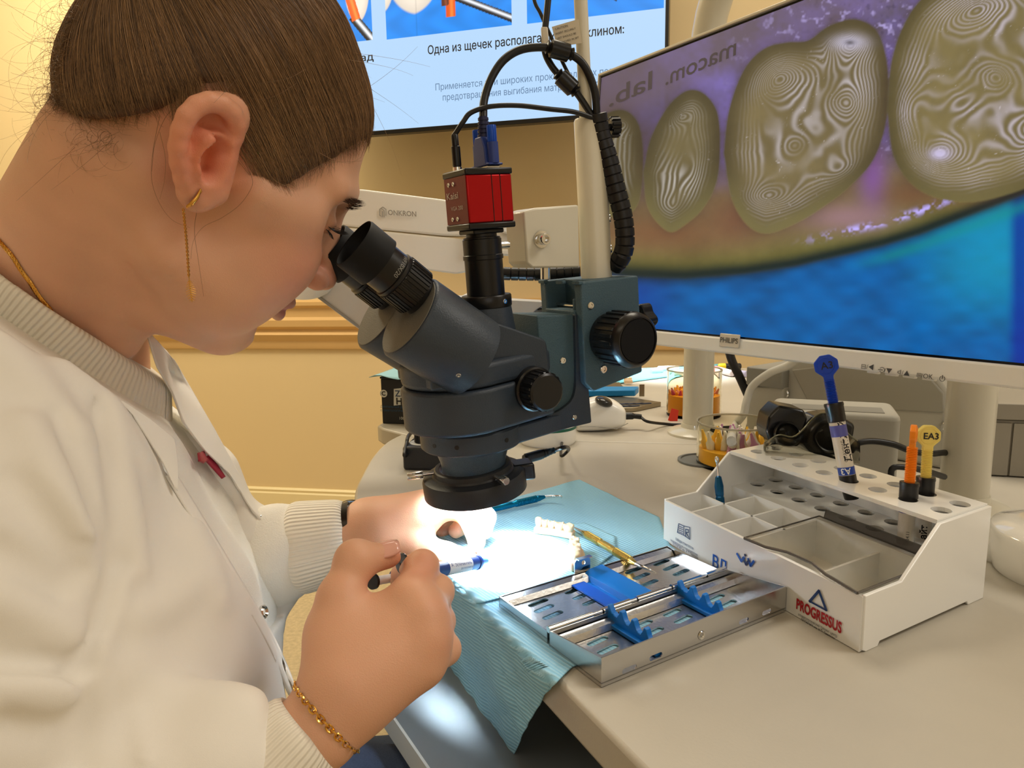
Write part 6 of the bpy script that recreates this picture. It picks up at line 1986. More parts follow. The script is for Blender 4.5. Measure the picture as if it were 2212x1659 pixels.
def solid_object(name, vs, F, mat, parent=None, cols=None, attrs=None):
    me = bpy.data.meshes.new(name)
    off = wloc(parent) if parent is not None else np.zeros(3)
    me.vertices.add(len(vs)); me.vertices.foreach_set('co', (vs - off).astype(np.float32).ravel())
    me.loops.add(len(F) * 4); me.loops.foreach_set('vertex_index', F.astype(np.int32).ravel())
    me.polygons.add(len(F)); me.polygons.foreach_set('loop_start', np.arange(0, len(F) * 4, 4, dtype=np.int32))
    me.update(calc_edges=True); me.validate()
    if cols is not None: set_cols(me, cols)
    for k, v in (attrs or {}).items():
        a = me.attributes.new(k, 'FLOAT', 'POINT'); a.data.foreach_set('value', v.astype(np.float32))
    return finish(name, me, mat, parent, smooth=180)

# ================================================================ the person
_a, _t, _ro = 0.639, 0.568, 0.291
_F = np.array([math.cos(_a) * math.cos(_t), math.sin(_a) * math.cos(_t), -math.sin(_t)])
_L0 = np.array([-math.sin(_a), math.cos(_a), 0]); _U0 = np.cross(_F, _L0)
_L = math.cos(_ro) * _L0 + math.sin(_ro) * _U0; _Up = np.cross(_F, _L)
HR = np.array([_F, _L, _Up])                    # rows: forward, left, up of the head
HO = np.array([-0.196, 0.467, 1.066])
def hw(x, y, z): return HO + (HR[0] * x + HR[1] * y + HR[2] * z) * .001
def h_of(p): return (np.asarray(p) - HO) @ HR.T * 1000
def ear_pt(x, y, w):
    """a pixel lifted to the side plane of the head w mm right of its middle"""
    return plane(x, y, hw(0, -w, 0), HR[1])

person = thing('person', np.array([-.33, .50, DESK]), 'woman in white lab coat bending over the eyepieces, hair tied back', 'person')

NB = P(122, 640, .485)                            # root of the neck
# ---------------------------------------------------------------- head and neck
hd = Solid()
def H_ell(c, r, op=1, k=.012, rot=0.0):
    R = HR
    if rot:
        c_, s_ = math.cos(rot), math.sin(rot)
        R = np.array([HR[0] * c_ + HR[2] * s_, HR[1], -HR[0] * s_ + HR[2] * c_])
    hd.ell(hw(*c), np.array(r) * .001, R, op, k)
def H_cap(a, b, ra, rb=None, op=1, k=.010):
    hd.cap(hw(*a), hw(*b), ra * .001, None if rb is None else rb * .001, op, k)
H_ell((-6, 0, 45), (80, 75, 82))
H_ell((34, 0, 0), (60, 60, 78), k=.020)
H_ell((40, 0, -45), (46, 52, 56), k=.025)
for s_ in (-1, 1):
    H_cap((8, 52 * s_, -58), (66, 20 * s_, -87), 17, 15, k=.022)          # jaw
    H_ell((60, 40 * s_, -28), (30, 24, 32), k=.022)                        # cheek
    H_ell((46, 44 * s_, -60), (30, 21, 25), k=.022)                        # lower cheek
    H_cap((88, 8 * s_, 34), (70, 48 * s_, 31), 9, 8, k=.014)               # brow
    H_cap((62, 54 * s_, 6), (30, 66 * s_, 0), 8, 7, k=.020)                # cheekbone
H_ell((73, 0, -87), (18, 22, 17), k=.016)                                    # chin
H_cap((66, 0, -88), (34, 0, -93), 19, 20, k=.016)
H_cap((62, 16, -86), (32, 22, -90), 16, 18, k=.016)
H_cap((62, -16, -86), (32, -22, -90), 16, 18, k=.016)
H_ell((43, 0, 54), (38, 54, 36), k=.018)                                     # forehead
for s_ in (-1, 1):
    H_ell((90, 31 * s_, 10), (15, 18, 13), op=-1, k=.012)                   # eye hollow
    H_ell((73, 32 * s_, 11), (14.2, 15.5, 12.5), k=.003)                     # lids
    H_ell((87.5, 32 * s_, 7.0), (3.4, 11, 1.3), op=-1, k=.0014)              # slit
    H_cap((91, 15 * s_, 19), (82, 48 * s_, 18), 3, 2.5, op=-1, k=.004)       # lid fold
H_cap((90, 0, 20), (104, 0, -10), 6.5, 8, k=.010)                            # nose
H_cap((104, 0, -10), (112, 0, -25), 8, 9.0, k=.007)
for s_ in (-1, 1):
    H_ell((103, 11.5 * s_, -28), (10, 7.5, 8), k=.005)
    H_ell((103.5, 7.2 * s_, -36), (6, 3.6, 5), op=-1, k=.002)
    H_ell((92, 17.5 * s_, -34), (4, 3, 7), op=-1, k=.005)
H_ell((92, 0, -44), (8, 13, 10), k=.008)
for s_ in (-1, 1):
    H_cap((100, 3 * s_, -53), (82, 22 * s_, -60), 4.8, 2.6, k=.004)
    H_cap((97, 3 * s_, -64), (80, 21 * s_, -61.5), 5.8, 2.8, k=.004)
    H_cap((105, 0, -58.4), (82, 23 * s_, -60.4), 1.2, .9, op=-1, k=.0015)
H_ell((90, 0, -77), (6, 16, 5), op=-1, k=.010)
# neck
n_top = hw(-26, 0, -34)
hd.cap(n_top, NB, .051, .058, k=.016)
hd.cap(hw(-20, -48, -25), NB + np.array([.050, -.02, -.03]), .012, .012, k=.020)      # neck muscle
hd.cap(hw(-46, 0, -20), NB + np.array([-.030, .02, .0]), .024, .034, k=.016)
hd.cap(NB, NB + np.array([-.01, .02, -.12]), .055, .050, k=.01)
# ---------------------------------------------------------------- ear
def ears(sol):
    def ear_pt(x, y, w): return plane(447 + (x - 447) * .82, 330 + (y - 330) * .91, hw(0, -w, 0), HR[1])
    helix = [(478, 342, 73), (500, 320, 76), (520, 292, 79), (524, 262, 82), (512, 234, 85), (486, 215, 88), (452, 209, 91), (420, 219, 93), (394, 243, 95), (378, 278, 95), (370, 316, 94), (373, 354, 91), (384, 392, 87), (400, 424, 83), (420, 440, 80)]
    hp = [ear_pt(*q) for q in helix]
    base = [ear_pt(*q) for q in [(462, 250, 79), (432, 300, 80), (428, 350, 79), (434, 400, 78)]]
    sol.chain(base, [.0125, .0135, .0110, .0085], k=.008)
    sol.ell(ear_pt(490, 268, 77), (.010, .006, .016), HR, k=.008)
    # scapha and the upper hollow
    sol.chain([ear_pt(*q) for q in [(497, 262, 88), (462, 240, 92), (424, 258, 95), (404, 300, 96), (402, 350, 93)]], [.0052, .0050, .0048, .0044, .0030], op=-1, k=.003)
    sol.ell(ear_pt(480, 262, 88), (.0105, .0065, .0085), HR, op=-1, k=.004)
    sol.chain(hp, [.0028, .0034, .0040, .0044, .0046, .0047, .0048, .0048, .0047, .0046, .0045, .0044, .0046, .0055, .0066], k=.0028)
    # antihelix with its fork
    sol.chain([ear_pt(*q) for q in [(505, 300, 79), (470, 296, 84), (440, 300, 88), (426, 330, 88), (428, 366, 86), (440, 396, 83)]], [.0024, .0034, .0042, .0044, .0042, .0040], k=.004)
    sol.ell(ear_pt(422, 424, 80), (.0085, .0050, .0090), HR, k=.006)
    # concha and canal
    sol.ell(ear_pt(465, 338, 86), (.0100, .0085, .0100), HR, op=-1, k=.003)
    sol.ell(ear_pt(466, 366, 82), (.0070, .0120, .0105), HR, op=-1, k=.003)
    sol.ell(ear_pt(463, 372, 74), (.0036, .0160, .0055), HR, op=-1, k=.002)
    sol.cap(ear_pt(487, 352, 78), ear_pt(482, 378, 78), .0040, .0036, k=.005)
    sol.cap(ear_pt(446, 402, 81), ear_pt(462, 408, 78), .0036, .0036, k=.004)
    sol.cap(ear_pt(486, 340, 74), ear_pt(470, 425, 74), .0060, .0060, k=.010)
ears(hd)
# ---------------------------------------------------------------- skin colours
def skin_cols(vs):
    n = len(vs); c = np.empty((n, 3)); c[:] = lin((224, 171, 139))
    def blush_shade(p, r, col, a):
        w = np.clip(1 - np.linalg.norm(vs - p, axis=1) / r, 0, 1)[:, None]; w = a * w * w * (3 - 2 * w)
        c[:] = c * (1 - w) + np.array(lin(col)) * w
    for s_ in (-1, 1):
        blush_shade(hw(70, 44 * s_, -25), .045, (210, 132, 108), .7)
        blush_shade(hw(103, 10 * s_, -28), .02, (216, 138, 112), .7)
        blush_shade(hw(78, 32 * s_, 12), .022, (204, 150, 138), .5)
    blush_shade(hw(112, 0, -22), .018, (214, 138, 112), .6)
    blush_shade(ear_pt(440, 320, 84), .045, (226, 130, 98), .9)
    blush_shade(ear_pt(463, 372, 76), .008, (120, 50, 36), .9)  # shade inside the ear canal, painted into the skin colour
    for a_ in ((900, 1262, .402), (926, 1325, .392), (935, 1385, .386), (915, 1222, .415), (845, 1195, .42)): blush_shade(P(*a_), .016, (206, 126, 98), .6)
    h = h_of(vs)
    lip = np.exp(-(((h[:, 0] - 99) / 9) ** 2 + (h[:, 1] / 19) ** 2 + ((h[:, 2] + 59) / 7.5) ** 2) ** 2)[:, None]
    c[:] = c * (1 - .8 * lip) + np.array(lin((176, 92, 96))) * .8 * lip
    lum = np.array([noise.noise(Vector(p * 60)) for p in vs[::1]]) if n < 20000 else vnoise(vs[:, 0] * 1000 + vs[:, 2] * 500, vs[:, 1] * 1000 - vs[:, 2] * 700, 14, 77)
    return c * (1 + .10 * lum)[:, None]
def skin_mat():
    m = vcol_mat('skin', .46, bump=.22, bump_scale=1400)
    b = m.node_tree.nodes['Principled BSDF']
    b.inputs['Subsurface Weight'].default_value = .30
    b.inputs['Subsurface Radius'].default_value = (.006, .0022, .0012)
    b.inputs['Subsurface Scale'].default_value = .6
    return m

# ---------------------------------------------------------------- hands
def hand_R():
    s = Solid()
    q = lambda x, y, d: P(x, y, d)
    wr = q(742, 1500, .372); el = q(560, 1690, .352)
    s.cap(el, wr, .022, .0172, k=.01)
    s.cap(q(722, 1420, .375), q(700, 1540, .364), .0112, .0120, k=.014)
    s.cap(q(786, 1498, .380), q(712, 1592, .362), .0125, .0130, k=.014)
    im, mm, rm, pm = q(888, 1288, .402), q(915, 1330, .396), q(925, 1382, .391), q(912, 1438, .386)
    # back of the hand
    for m_, r0, r1 in ((im, .0165, .0125), (mm, .0165, .0125), (rm, .0160, .0118), (pm, .0150, .0108)):
        s.cap(wr * .9 + m_ * .1, m_, r0, r1, k=.016)
    s.cap(q(740, 1360, .395), q(860, 1400, .410), .020, .016, k=.02)
    # index finger bends over the syringe
    s.chain([im, q(912, 1224, .421), q(886, 1230, .438), q(868, 1240, .444)], [.0110, .0098, .0082, .0072], k=.003)
    s.chain([mm, q(944, 1278, .424), q(905, 1268, .446), q(868, 1256, .452)], [.0112, .0098, .0086, .0074], k=.004)
    s.chain([rm, q(948, 1342, .422), q(905, 1320, .446), q(870, 1300, .450)], [.0108, .0094, .0082, .0072], k=.004)
    s.chain([pm, q(962, 1402, .410), q(925, 1385, .436), q(890, 1365, .440)], [.0100, .0086, .0074, .0066], k=.004)
    # thumb
    s.chain([q(735, 1410, .385), q(734, 1290, .396), q(768, 1212, .408), q(836, 1200, .420)], [.0160, .0116, .0100, .0078], k=.006)
    s.cap(q(728, 1370, .394), q(800, 1345, .404), .0125, .0110, k=.010)
    s.ell(q(768, 1210, .408), (.0108, .0108, .0108), k=.006)
    for a in ((888, 1288, .393), (915, 1330, .387), (922, 1382, .383)): s.ell(q(*a), (.0062, .0062, .0062), k=.010)
    # web fold between thumb and hand
    return s, wr, el
def hand_L():
    s = Solid()
    q = lambda x, y, d: P(x, y, d)
    wr = q(780, 1150, .592); el = q(600, 1200, .585)
    s.cap(el, wr, .027, .0195, k=.01)
    s.cap(q(690, 1145, .60), q(790, 1130, .60), .017, .016, k=.015)
    s.cap(q(690, 1185, .58), q(800, 1170, .585), .015, .0150, k=.015)
    im, mm, rm, pm = q(936, 1098, .592), q(944, 1082, .612), q(940, 1090, .632), q(925, 1105, .648)
    for m_, r0, r1 in ((im, .0175, .0130), (mm, .0175, .0125), (rm, .0160, .0120), (pm, .0150, .0110)):
        s.cap(wr * .85 + m_ * .15, m_, r0, r1, k=.016)
    s.cap(q(830, 1150, .588), q(900, 1130, .590), .0185, .0150, k=.016)
    s.chain([im, q(1000, 1098, .590), q(1026, 1142, .588), q(1030, 1172, .586)], [.0112, .0098, .0086, .0074], k=.004)
    s.chain([mm, q(1022, 1088, .614), q(1050, 1118, .612), q(1046, 1148, .608)], [.0112, .0098, .0086, .0072], k=.003)
    s.chain([rm, q(1000, 1100, .640), q(1008, 1130, .636), q(985, 1146, .628)], [.0106, .0092, .0080, .0070], k=.004)
    s.chain([pm, q(975, 1112, .660), q(975, 1138, .655), q(955, 1146, .646)], [.0096, .0082, .0072, .0064], k=.004)
    s.chain([q(820, 1172, .585), q(900, 1180, .580), q(965, 1202, .577), q(1030, 1222, .575)], [.0170, .0118, .0098, .0076], k=.008)
    return s, wr, el
hR, wrR, elR = hand_R()
hL, wrL, elL = hand_L()

# ---------------------------------------------------------------- torso shape (what the clothes follow)
tz = math.radians(20)
tF = np.array([math.cos(tz), math.sin(tz), 0]); tR = np.array([math.sin(tz), -math.cos(tz), 0])
def torso(off=0.0, arms=True):
    s = Solid()
    q = lambda x, y, d: P(x, y, d)
    s.cap(NB + np.array([-.02, 0, -.062]), q(20, 900, .50), .062 + off, .085 + off, k=.03)
    s.chain([q(112, 830, .575), q(192, 1070, .565), q(256, 1330, .555), q(280, 1700, .55)], [.070 + off, .093 + off, .107 + off, .11 + off], k=.035)
    s.chain([q(-60, 830, .46), q(-10, 1080, .45), q(105, 1420, .435), q(180, 1800, .43)], [.066 + off, .096 + off, .116 + off, .12 + off], k=.035)
    s.ell(q(232, 1110, .56), (.076 + off, .08 + off, .085 + off), k=.035)
    s.ell(q(105, 1090, .445), (.078 + off, .07 + off, .085 + off), k=.03)
    s.cap(NB + np.array([-.01, -.005, -.01]), NB + np.array([-.03, 0, -.10]), .068 + off, .086 + off, k=.02)
    s.cap(NB + np.array([-.034, -.036, -.008]), NB + np.array([-.060, -.050, -.10]), .066 + off, .080 + off, k=.02)
    s.cap(NB + np.array([-.085, -.02, -.03]), NB + np.array([-.10, -.01, -.10]), .050 + off, .07 + off, k=.02)
    s.cap(q(-60, 810, .44), q(140, 820, .66), .056 + off, .050 + off, k=.05)
    return s
def sleeves(s, off=0.0, k=.012):
    q = lambda x, y, d: P(x, y, d)
    # right: shoulder, elbow, forearm (ends before the cuff)
    s.chain([q(-60, 800, .41), q(-40, 1200, .355), q(-30, 1480, .340)], [.060 + off, .058 + off, .055 + off], k=.03)
    s.chain([q(-30, 1560, .335), q(20, 1830, .335), q(330, 1760, .345), q(480, 1660, .352)], [.055 + off, .052 + off, .042 + off, .032 + off], k=.02)
    # left: hidden behind the chest, its end shows
    s.chain([q(190, 850, .69), q(300, 1240, .70), q(470, 1230, .62), q(560, 1215, .592)], [.058 + off, .052 + off, .046 + off, .0395 + off], k=.02)
    return s

ca = nrm(.68 * tF + .73 * UP - .12 * tR)         # the way the collar opens
qc = hd.ray(150, 690); top_h = (qc - NB) @ ca; wid = .027
# skin: head, neck, hands and forearms, with a body under the clothes
skin = []
def region(sol, pts, h, pad, it=2):
    pts = np.array(pts)
    vs, F = sol.mesh(pts.min(0) - pad, pts.max(0) + pad, h)
    return relax(vs, F, it), F
HEAD_PTS = [hw(x, y, z) for x in (-112, 128) for y in (-98, 92) for z in (-125, 140)] + [NB + np.array([0, 0, -.05])]
parts_ = [region(hd, HEAD_PTS, .0016, .02, 2),
          region(hR, [elR, P(660, 1180, .40), P(985, 1180, .46), P(985, 1620, .36), P(640, 1300, .38)], .0013, .025, 3),
          region(hL, [elL, P(600, 1060, .60), P(1075, 1060, .66), P(1075, 1235, .57), P(600, 1235, .57)], .0014, .022, 3)]
bsol = torso(-.02); sleeves(bsol, -.018)
bsol.add(lambda p: (top_h - wid - .014) - (p - NB) @ ca, NB + ca * .1, .4, -1, .003)
parts_.append(region(bsol, [P(-140, 760, .36), P(700, 2000, .36), P(700, 760, .80), P(-140, 2000, .70), NB], .010, .08, 1))
vs = np.concatenate([p[0] for p in parts_]); fo = np.cumsum([0] + [len(p[0]) for p in parts_[:-1]])
FF = np.concatenate([p[1] + o for p, o in zip(parts_, fo)])
body = solid_object('body', vs, FF, skin_mat(), person, cols=skin_cols(vs))

# ---------------------------------------------------------------- clothes
def cloth_mat(name, rgb, rough=.85, weave=1500, amt=.15, rib=0.0, folds=0.0):
    m = M(name, rgb, rough, bump=amt, bump_scale=weave)
    nt = m.node_tree; b = nt.nodes['Principled BSDF']
    b.inputs['Sheen Weight'].default_value = .15
    if rib:
        a = nt.nodes.new('ShaderNodeAttribute'); a.attribute_name = 'rib'
        w = nt.nodes.new('ShaderNodeMath'); w.operation = 'SINE'
        mu = nt.nodes.new('ShaderNodeMath'); mu.operation = 'MULTIPLY'; mu.inputs[1].default_value = 2 * math.pi / rib
        nt.links.new(a.outputs['Fac'], mu.inputs[0]); nt.links.new(mu.outputs[0], w.inputs[0])
        bp = nt.nodes.new('ShaderNodeBump'); bp.inputs['Strength'].default_value = .7; bp.inputs['Distance'].default_value = .0005
        nt.links.new(w.outputs[0], bp.inputs['Height']); nt.links.new(bp.outputs[0], b.inputs['Normal'])
    return m
m_coat = cloth_mat('coat_cotton', (246, 241, 232), .8, 2200, .10)
m_sweat = cloth_mat('sweatshirt_cotton', (250, 246, 236), .9, 900, .55)
m_rib = cloth_mat('ribbed_knit', (246, 238, 222), .9, rib=.0030)

sw = torso(0.0); sleeves(sw, -.006)
coat = torso(.0065); sleeves(coat, .0035)

# opening of the coat: traced on its surface, cut through along the front direction
near_e = [(180, 770), (262, 868), (330, 960), (380, 1040), (440, 1130), (500, 1230), (560, 1330), (600, 1405), (640, 1500)]
far_e = [(660, 1420), (622, 1330), (612, 1262), (575, 1160), (528, 1085), (478, 1010), (430, 940), (395, 880), (360, 800), (335, 735), (300, 690)]
flat2 = lambda p: ((np.asarray(p) - NB) @ tR, (np.asarray(p) - NB) @ UP)
op_poly = [flat2(coat.ray(*q)) for q in near_e] + [flat2(coat.ray(*q)) for q in far_e] + [(-.02, .14), (.10, .14)]
def opening(p):
    r_ = (p - NB) @ tR; z_ = (p - NB) @ UP; f_ = (p - NB) @ tF
    d = -poly_dist(r_, z_, op_poly)
    return np.maximum(d, -(f_ + .02))
coat_cut = Solid(); coat_cut.p = list(coat.p)
coat_cut.add(opening, NB + np.array([.15, .05, -.2]), .45, -1, .003)
coat_cut.add(lambda p: (top_h - wid * .80) - (p - NB) @ ca, NB + ca * .1, .4, -1, .003)
# creases of the coat
FOLDS = []
def fold(pts, amp, w):
    c = [coat.ray(*q) for q in pts]
    FOLDS.append((np.array(smooth_path(c, 6)), amp * 1.8, w * .85))
fold([(210, 870), (228, 960), (245, 1060), (256, 1190)], -.0045, .0055)
fold([(232, 880), (262, 990), (288, 1100), (300, 1230)], .0035, .008)
fold([(120, 900), (160, 1000), (200, 1100), (252, 1210)], -.0035, .006)
fold([(60, 920), (110, 1010), (150, 1100), (185, 1180)], .0045, .010)
fold([(20, 1040), (70, 1090), (120, 1140), (170, 1220)], -.0055, .009)
fold([(258, 1215), (235, 1300), (205, 1380), (165, 1450)], -.0065, .006)
fold([(262, 1250), (240, 1330), (215, 1390), (190, 1460)], .004, .006)
fold([(216, 1380), (255, 1450), (290, 1530), (315, 1640)], .0022, .0030)
fold([(182, 1175), (220, 1190), (260, 1215)], -.0030, .004)
fold([(150, 780), (230, 880), (300, 1000)], .004, .012)
fold([(300, 1330), (350, 1310), (420, 1250)], .004, .012)
fold([(420, 1150), (450, 1220), (470, 1290)], .003, .010)
fold([(0, 1190), (60, 1220), (130, 1270)], -.004, .008)
fold([(0, 1300), (80, 1330), (150, 1370)], .0045, .010)
fold([(560, 1500), (590, 1530), (600, 1580)], -.003, .008)
fold([(-20, 1430), (80, 1437), (165, 1446)], -.007, .006)
fold([(-20, 1480), (80, 1486), (165, 1490)], .006, .012)
fold([(186, 1455), (182, 1540), (160, 1650)], -.007, .007)
fold([(20, 1560), (80, 1575), (150, 1565)], -.003, .008)
fold([(0, 760), (80, 830), (160, 930)], .004, .012)
fold([(300, 1450), (420, 1500), (540, 1520)], .0035, .016)
def creases(p, v):
    out = np.zeros(len(p))
    m = np.abs(v) < .03
    q = p[m]
    if not len(q): return out
    o = np.zeros(len(q))
    for pts, amp, w in FOLDS:
        c = pts.mean(0); R_ = np.linalg.norm(pts - c, axis=1).max() + 4 * w
        mm = np.linalg.norm(q - c, axis=1) < R_
        if not mm.any(): continue
        d = np.min(np.linalg.norm(q[mm][:, None] - pts[None], axis=2), axis=1)
        o[mm] += amp * np.exp(-(d / w) ** 2)
    o += .0022 * vnoise(q[:, 0] * 1000 + q[:, 1] * 400, q[:, 2] * 1000, 60, 5) + .0010 * vnoise(q[:, 0] * 1000 + q[:, 1] * 700, q[:, 2] * 1000, 22, 6)
    out[m] = o
    return out
lo_, hi_ = np.array([-.62, .20, .45]), np.array([-.02, .92, 1.16])
vs, F = coat_cut.mesh(lo_, hi_, .0027, creases)
m_ = (vs[F[:, 0]][:, 0] > -.60)
coat_ob = solid_object('lab_coat', relax(vs, F, 2), F, m_coat, person)
# sweatshirt: chest, and the collar band
sweat = Solid(); sweat.p = list(sw.p)
sweat.add(lambda p: (top_h - wid * .75) - (p - NB) @ ca, NB + ca * .1, .4, -1, .003)
vs, F = sweat.mesh(lo_, hi_, .0050, lambda p, v: .0020 * vnoise(p[:, 0] * 1000 + p[:, 1] * 500, p[:, 2] * 1000, 50, 8))
solid_object('sweatshirt', relax(vs, F, 2), F, m_sweat, person)
# ---------------------------------------------------------------- knitted bands: collar and cuffs
def band_along(name, axis_o, axis_d, r_at, L, th=.0022, n=220, m_=14, lip=.0016, ell=1.0, e1=None, wob=0.0):
    """a ribbed band wrapped round an axis; r_at(t, w) its radius"""
    a = nrm(axis_d)
    e1 = nrm(np.cross(a, [0, 0, 1.0])) if e1 is None else nrm(np.asarray(e1) - a * (np.asarray(e1) @ a)); e2 = np.cross(a, e1)
    rows = []; rib = []
    for i in range(m_ + 1):
        t = i / m_
        row = []
        for k in range(n + 1):
            w = 2 * math.pi * k / n
            r_ = r_at(t, w)
            bulge = th * (1 - (2 * t - 1) ** 8)
            row.append(np.asarray(axis_o) + a * (L * t + wob * math.sin(w * 3 + 1)) + e1 * math.cos(w) * (r_ + bulge) + e2 * math.sin(w) * (r_ + bulge) * ell)
            rib.append(w * r_at(.5, 0))
        rows.append(row)
    # turn the edge inwards
    inner = [[np.asarray(axis_o) + a * L * 1.0 + (p - np.asarray(axis_o) - a * L) * .90 - a * .002 for p in rows[-1]], [p - a * .012 + (np.asarray(axis_o) + a * L - p) * .10 for p in rows[-1]]]
    rib += [k / n * 2 * math.pi * r_at(.5, 0) for _ in range(2) for k in range(n + 1)]
    mb = MB(); mb.grid(rows + inner)
    o = mb.build(name, m_rib, person, smooth=180)
    at_ = o.data.attributes.new('rib', 'FLOAT', 'POINT'); at_.data.foreach_set('value', np.array(rib, dtype=np.float32))
    return o
# cuffs
dR = nrm(wrR - elR)
cR = P(684, 1562, .366)
band_along('cuff', cR - dR * .052, dR, lambda t, w: .0272 - .0052 * t, .048, th=.0030, m_=16)
dL = nrm(P(790, 1150, .592) - P(600, 1185, .588))
cL = P(752, 1150, .593)
band_along('cuff', cL - dL * .044 - UP * .006, dL, lambda t, w: .0350 - .0065 * t + .0012 * math.sin(3 * w), .046, th=.0040, m_=16)
# soft sweatshirt sleeve behind the left cuff
mb = MB()
rows = []
for i in range(10):
    t = i / 9
    r_ = .0385 + .0050 * math.sin(t * math.pi) - .003 * t
    c = cL - dL * (.082 - .044 * t) - UP * .007
    e1 = nrm(np.cross(dL, UP)); e2 = np.cross(dL, e1)
    rows.append([c + (e1 * math.cos(w) + e2 * math.sin(w)) * (r_ + .0012 * math.sin(5 * w + 4 * t)) for w in np.linspace(0, 2 * math.pi, 41)])
mb.grid(rows); mb.build('sleeve', m_sweat, person, smooth=180)
# end of the coat's left sleeve, hanging open
rows = []
for i in range(12):
    t = i / 11
    c = cL - dL * (.135 - .066 * t) - UP * (.012 + .004 * t)
    r_ = .044 + .004 * t
    rows.append([c + e1 * math.cos(w) * r_ + e2 * math.sin(w) * r_ * (1.06 + (.22 if math.sin(w) * e2[2] < 0 else 0) * abs(math.sin(w))) * (1 + .03 * math.sin(4 * w + 2)) for w in np.linspace(0, 2 * math.pi, 49)])
mb = MB(); mb.grid(rows); mb.build('coat_sleeve_end', m_coat, person, smooth=180, solid=.0012)
# end of the coat's right sleeve
rows = []
for i in range(12):
    t = i / 11
    c = cR - dR * (.120 - .070 * t)
    e1r = nrm(np.cross(dR, UP)); e2r = np.cross(dR, e1r)
    r_ = .0375 - .004 * t
    rows.append([c + (e1r * math.cos(w) + e2r * math.sin(w)) * r_ * (1 + .03 * math.sin(3 * w + 1 + 2 * t)) for w in np.linspace(0, 2 * math.pi, 49)])
mb = MB(); mb.grid(rows); mb.build('coat_sleeve_end', m_coat, person, smooth=180, solid=.0012)
# collar: a slab of the neck-and-shoulder shape swollen a little
col = Solid()
col.cap(n_top, NB, .058, .066, k=.016)
col.cap(NB, NB + np.array([-.02, .0, -.10]), .070, .082, k=.02)
def slab_cut(p):
    h = (p - NB) @ ca
    return -(np.abs(h - (top_h - wid / 2)) - wid / 2)
col.add(lambda p: slab_cut(p), NB, .5, -1, .006)
col.cap(n_top, NB, .0545, .0625, op=-1, k=.003)
vs, F = col.mesh(NB - .13, NB + .13, .0020)
vs = relax(vs, F, 2)
b1 = nrm(np.cross(ca, tF)); b2 = np.cross(ca, b1)
ang = np.arctan2((vs - NB) @ b1, (vs - NB) @ b2)
solid_object('collar', vs, F, m_rib, person, attrs={'rib': ang * .068})

# ---------------------------------------------------------------- lapels, snaps, badge cord
def sheet(name, rows_px, sol, lift, mat, nu=24, th=.0012, soft=0.0):
    nv = len(rows_px)
    R_ = []
    for (a, b, la, lb) in rows_px:
        pa, pb = sol.ray(*a), sol.ray(*b)
        R_.append((pa, pb, la, lb))
    rows = []
    ts = np.linspace(0, nv - 1, nv * 5)
    for t in ts:
        i = min(int(t), nv - 2); f_ = t - i
        row = []
        for k in range(nu + 1):
            u_ = k / nu
            x = [np.interp(t, range(nv), [r_[0][j] + (r_[1][j] - r_[0][j]) * u_ for r_ in rows_px]) for j in (0, 1)]
            q = sol.ray(*x)
            l_ = np.interp(t, range(nv), [r_[2] + (r_[3] - r_[2]) * u_ for r_ in rows_px])
            row.append(q + nrm(CAM - q) * (l_ + lift))
        rows.append(row)
    A_ = np.array(rows)
    for _ in range(3):
        A_[1:-1, 1:-1] = (A_[1:-1, 1:-1] * 2 + A_[:-2, 1:-1] + A_[2:, 1:-1] + A_[1:-1, :-2] + A_[1:-1, 2:]) / 6
    mb = MB(); mb.grid(A_.tolist())
    return mb.build(name, mat, person, smooth=180, solid=th)
sheet('lapel', [((258, 868), (262, 866), 0, .001), ((285, 895), (326, 908), 0, .004), ((318, 945), (378, 950), 0, .006), ((352, 1000), (384, 1010), 0, .004), ((379, 1056), (384, 1060), 0, .001)], coat, .0065, m_coat)
sheet('lapel', [((318, 722), (326, 722), 0, 0), ((338, 790), (374, 775), 0, 0), ((372, 850), (418, 850), 0, 0), ((396, 915), (464, 930), 0, 0), ((440, 972), (505, 1005), 0, 0), ((492, 1020), (542, 1072), 0, 0), ((545, 1105), (570, 1130), 0, 0)], coat, .004, m_coat)
def strip(name, pts, wa, wb, lift):
    rows = []
    for i in range(len(pts) - 1): pass
    sp = smooth_path([np.array([x, y, 0.]) for x, y in pts], 6)
    for i, p in enumerate(sp):
        a = sp[max(0, i - 1)]; b = sp[min(len(sp) - 1, i + 1)]; t_ = nrm(b - a); n_ = np.array([-t_[1], t_[0], 0])
        row = []
        for k in range(6):
            q = p + n_ * (wa + (wb - wa) * k / 5); s_ = coat.ray(q[0], q[1]); row.append(s_ + nrm(CAM - s_) * lift)
        rows.append(row)
    A_ = np.array(rows)
    for _ in range(4): A_[1:-1] = (A_[1:-1] * 2 + A_[:-2] + A_[2:]) / 4
    mb = MB(); mb.grid(A_.tolist()); return mb.build(name, m_coat, person, smooth=180, solid=.0012)
strip('front_edge', [(372, 1020), (440, 1130), (500, 1230), (560, 1330), (600, 1405), (640, 1500)], 16, -5, .0016)
m_red = M('badge_red', (150, 22, 44), .55)
sheet('red_badge', [((428, 978), (440, 975), 0, 0), ((430, 996), (446, 990), 0, 0), ((440, 1000), (452, 994), 0, 0)], coat, -.001, m_red, nu=6)
sheet('red_badge', [((440, 990), (450, 983), 0, 0), ((462, 1014), (470, 1006), 0, 0), ((480, 1034), (486, 1030), 0, 0)], coat, -.001, m_red, nu=6)
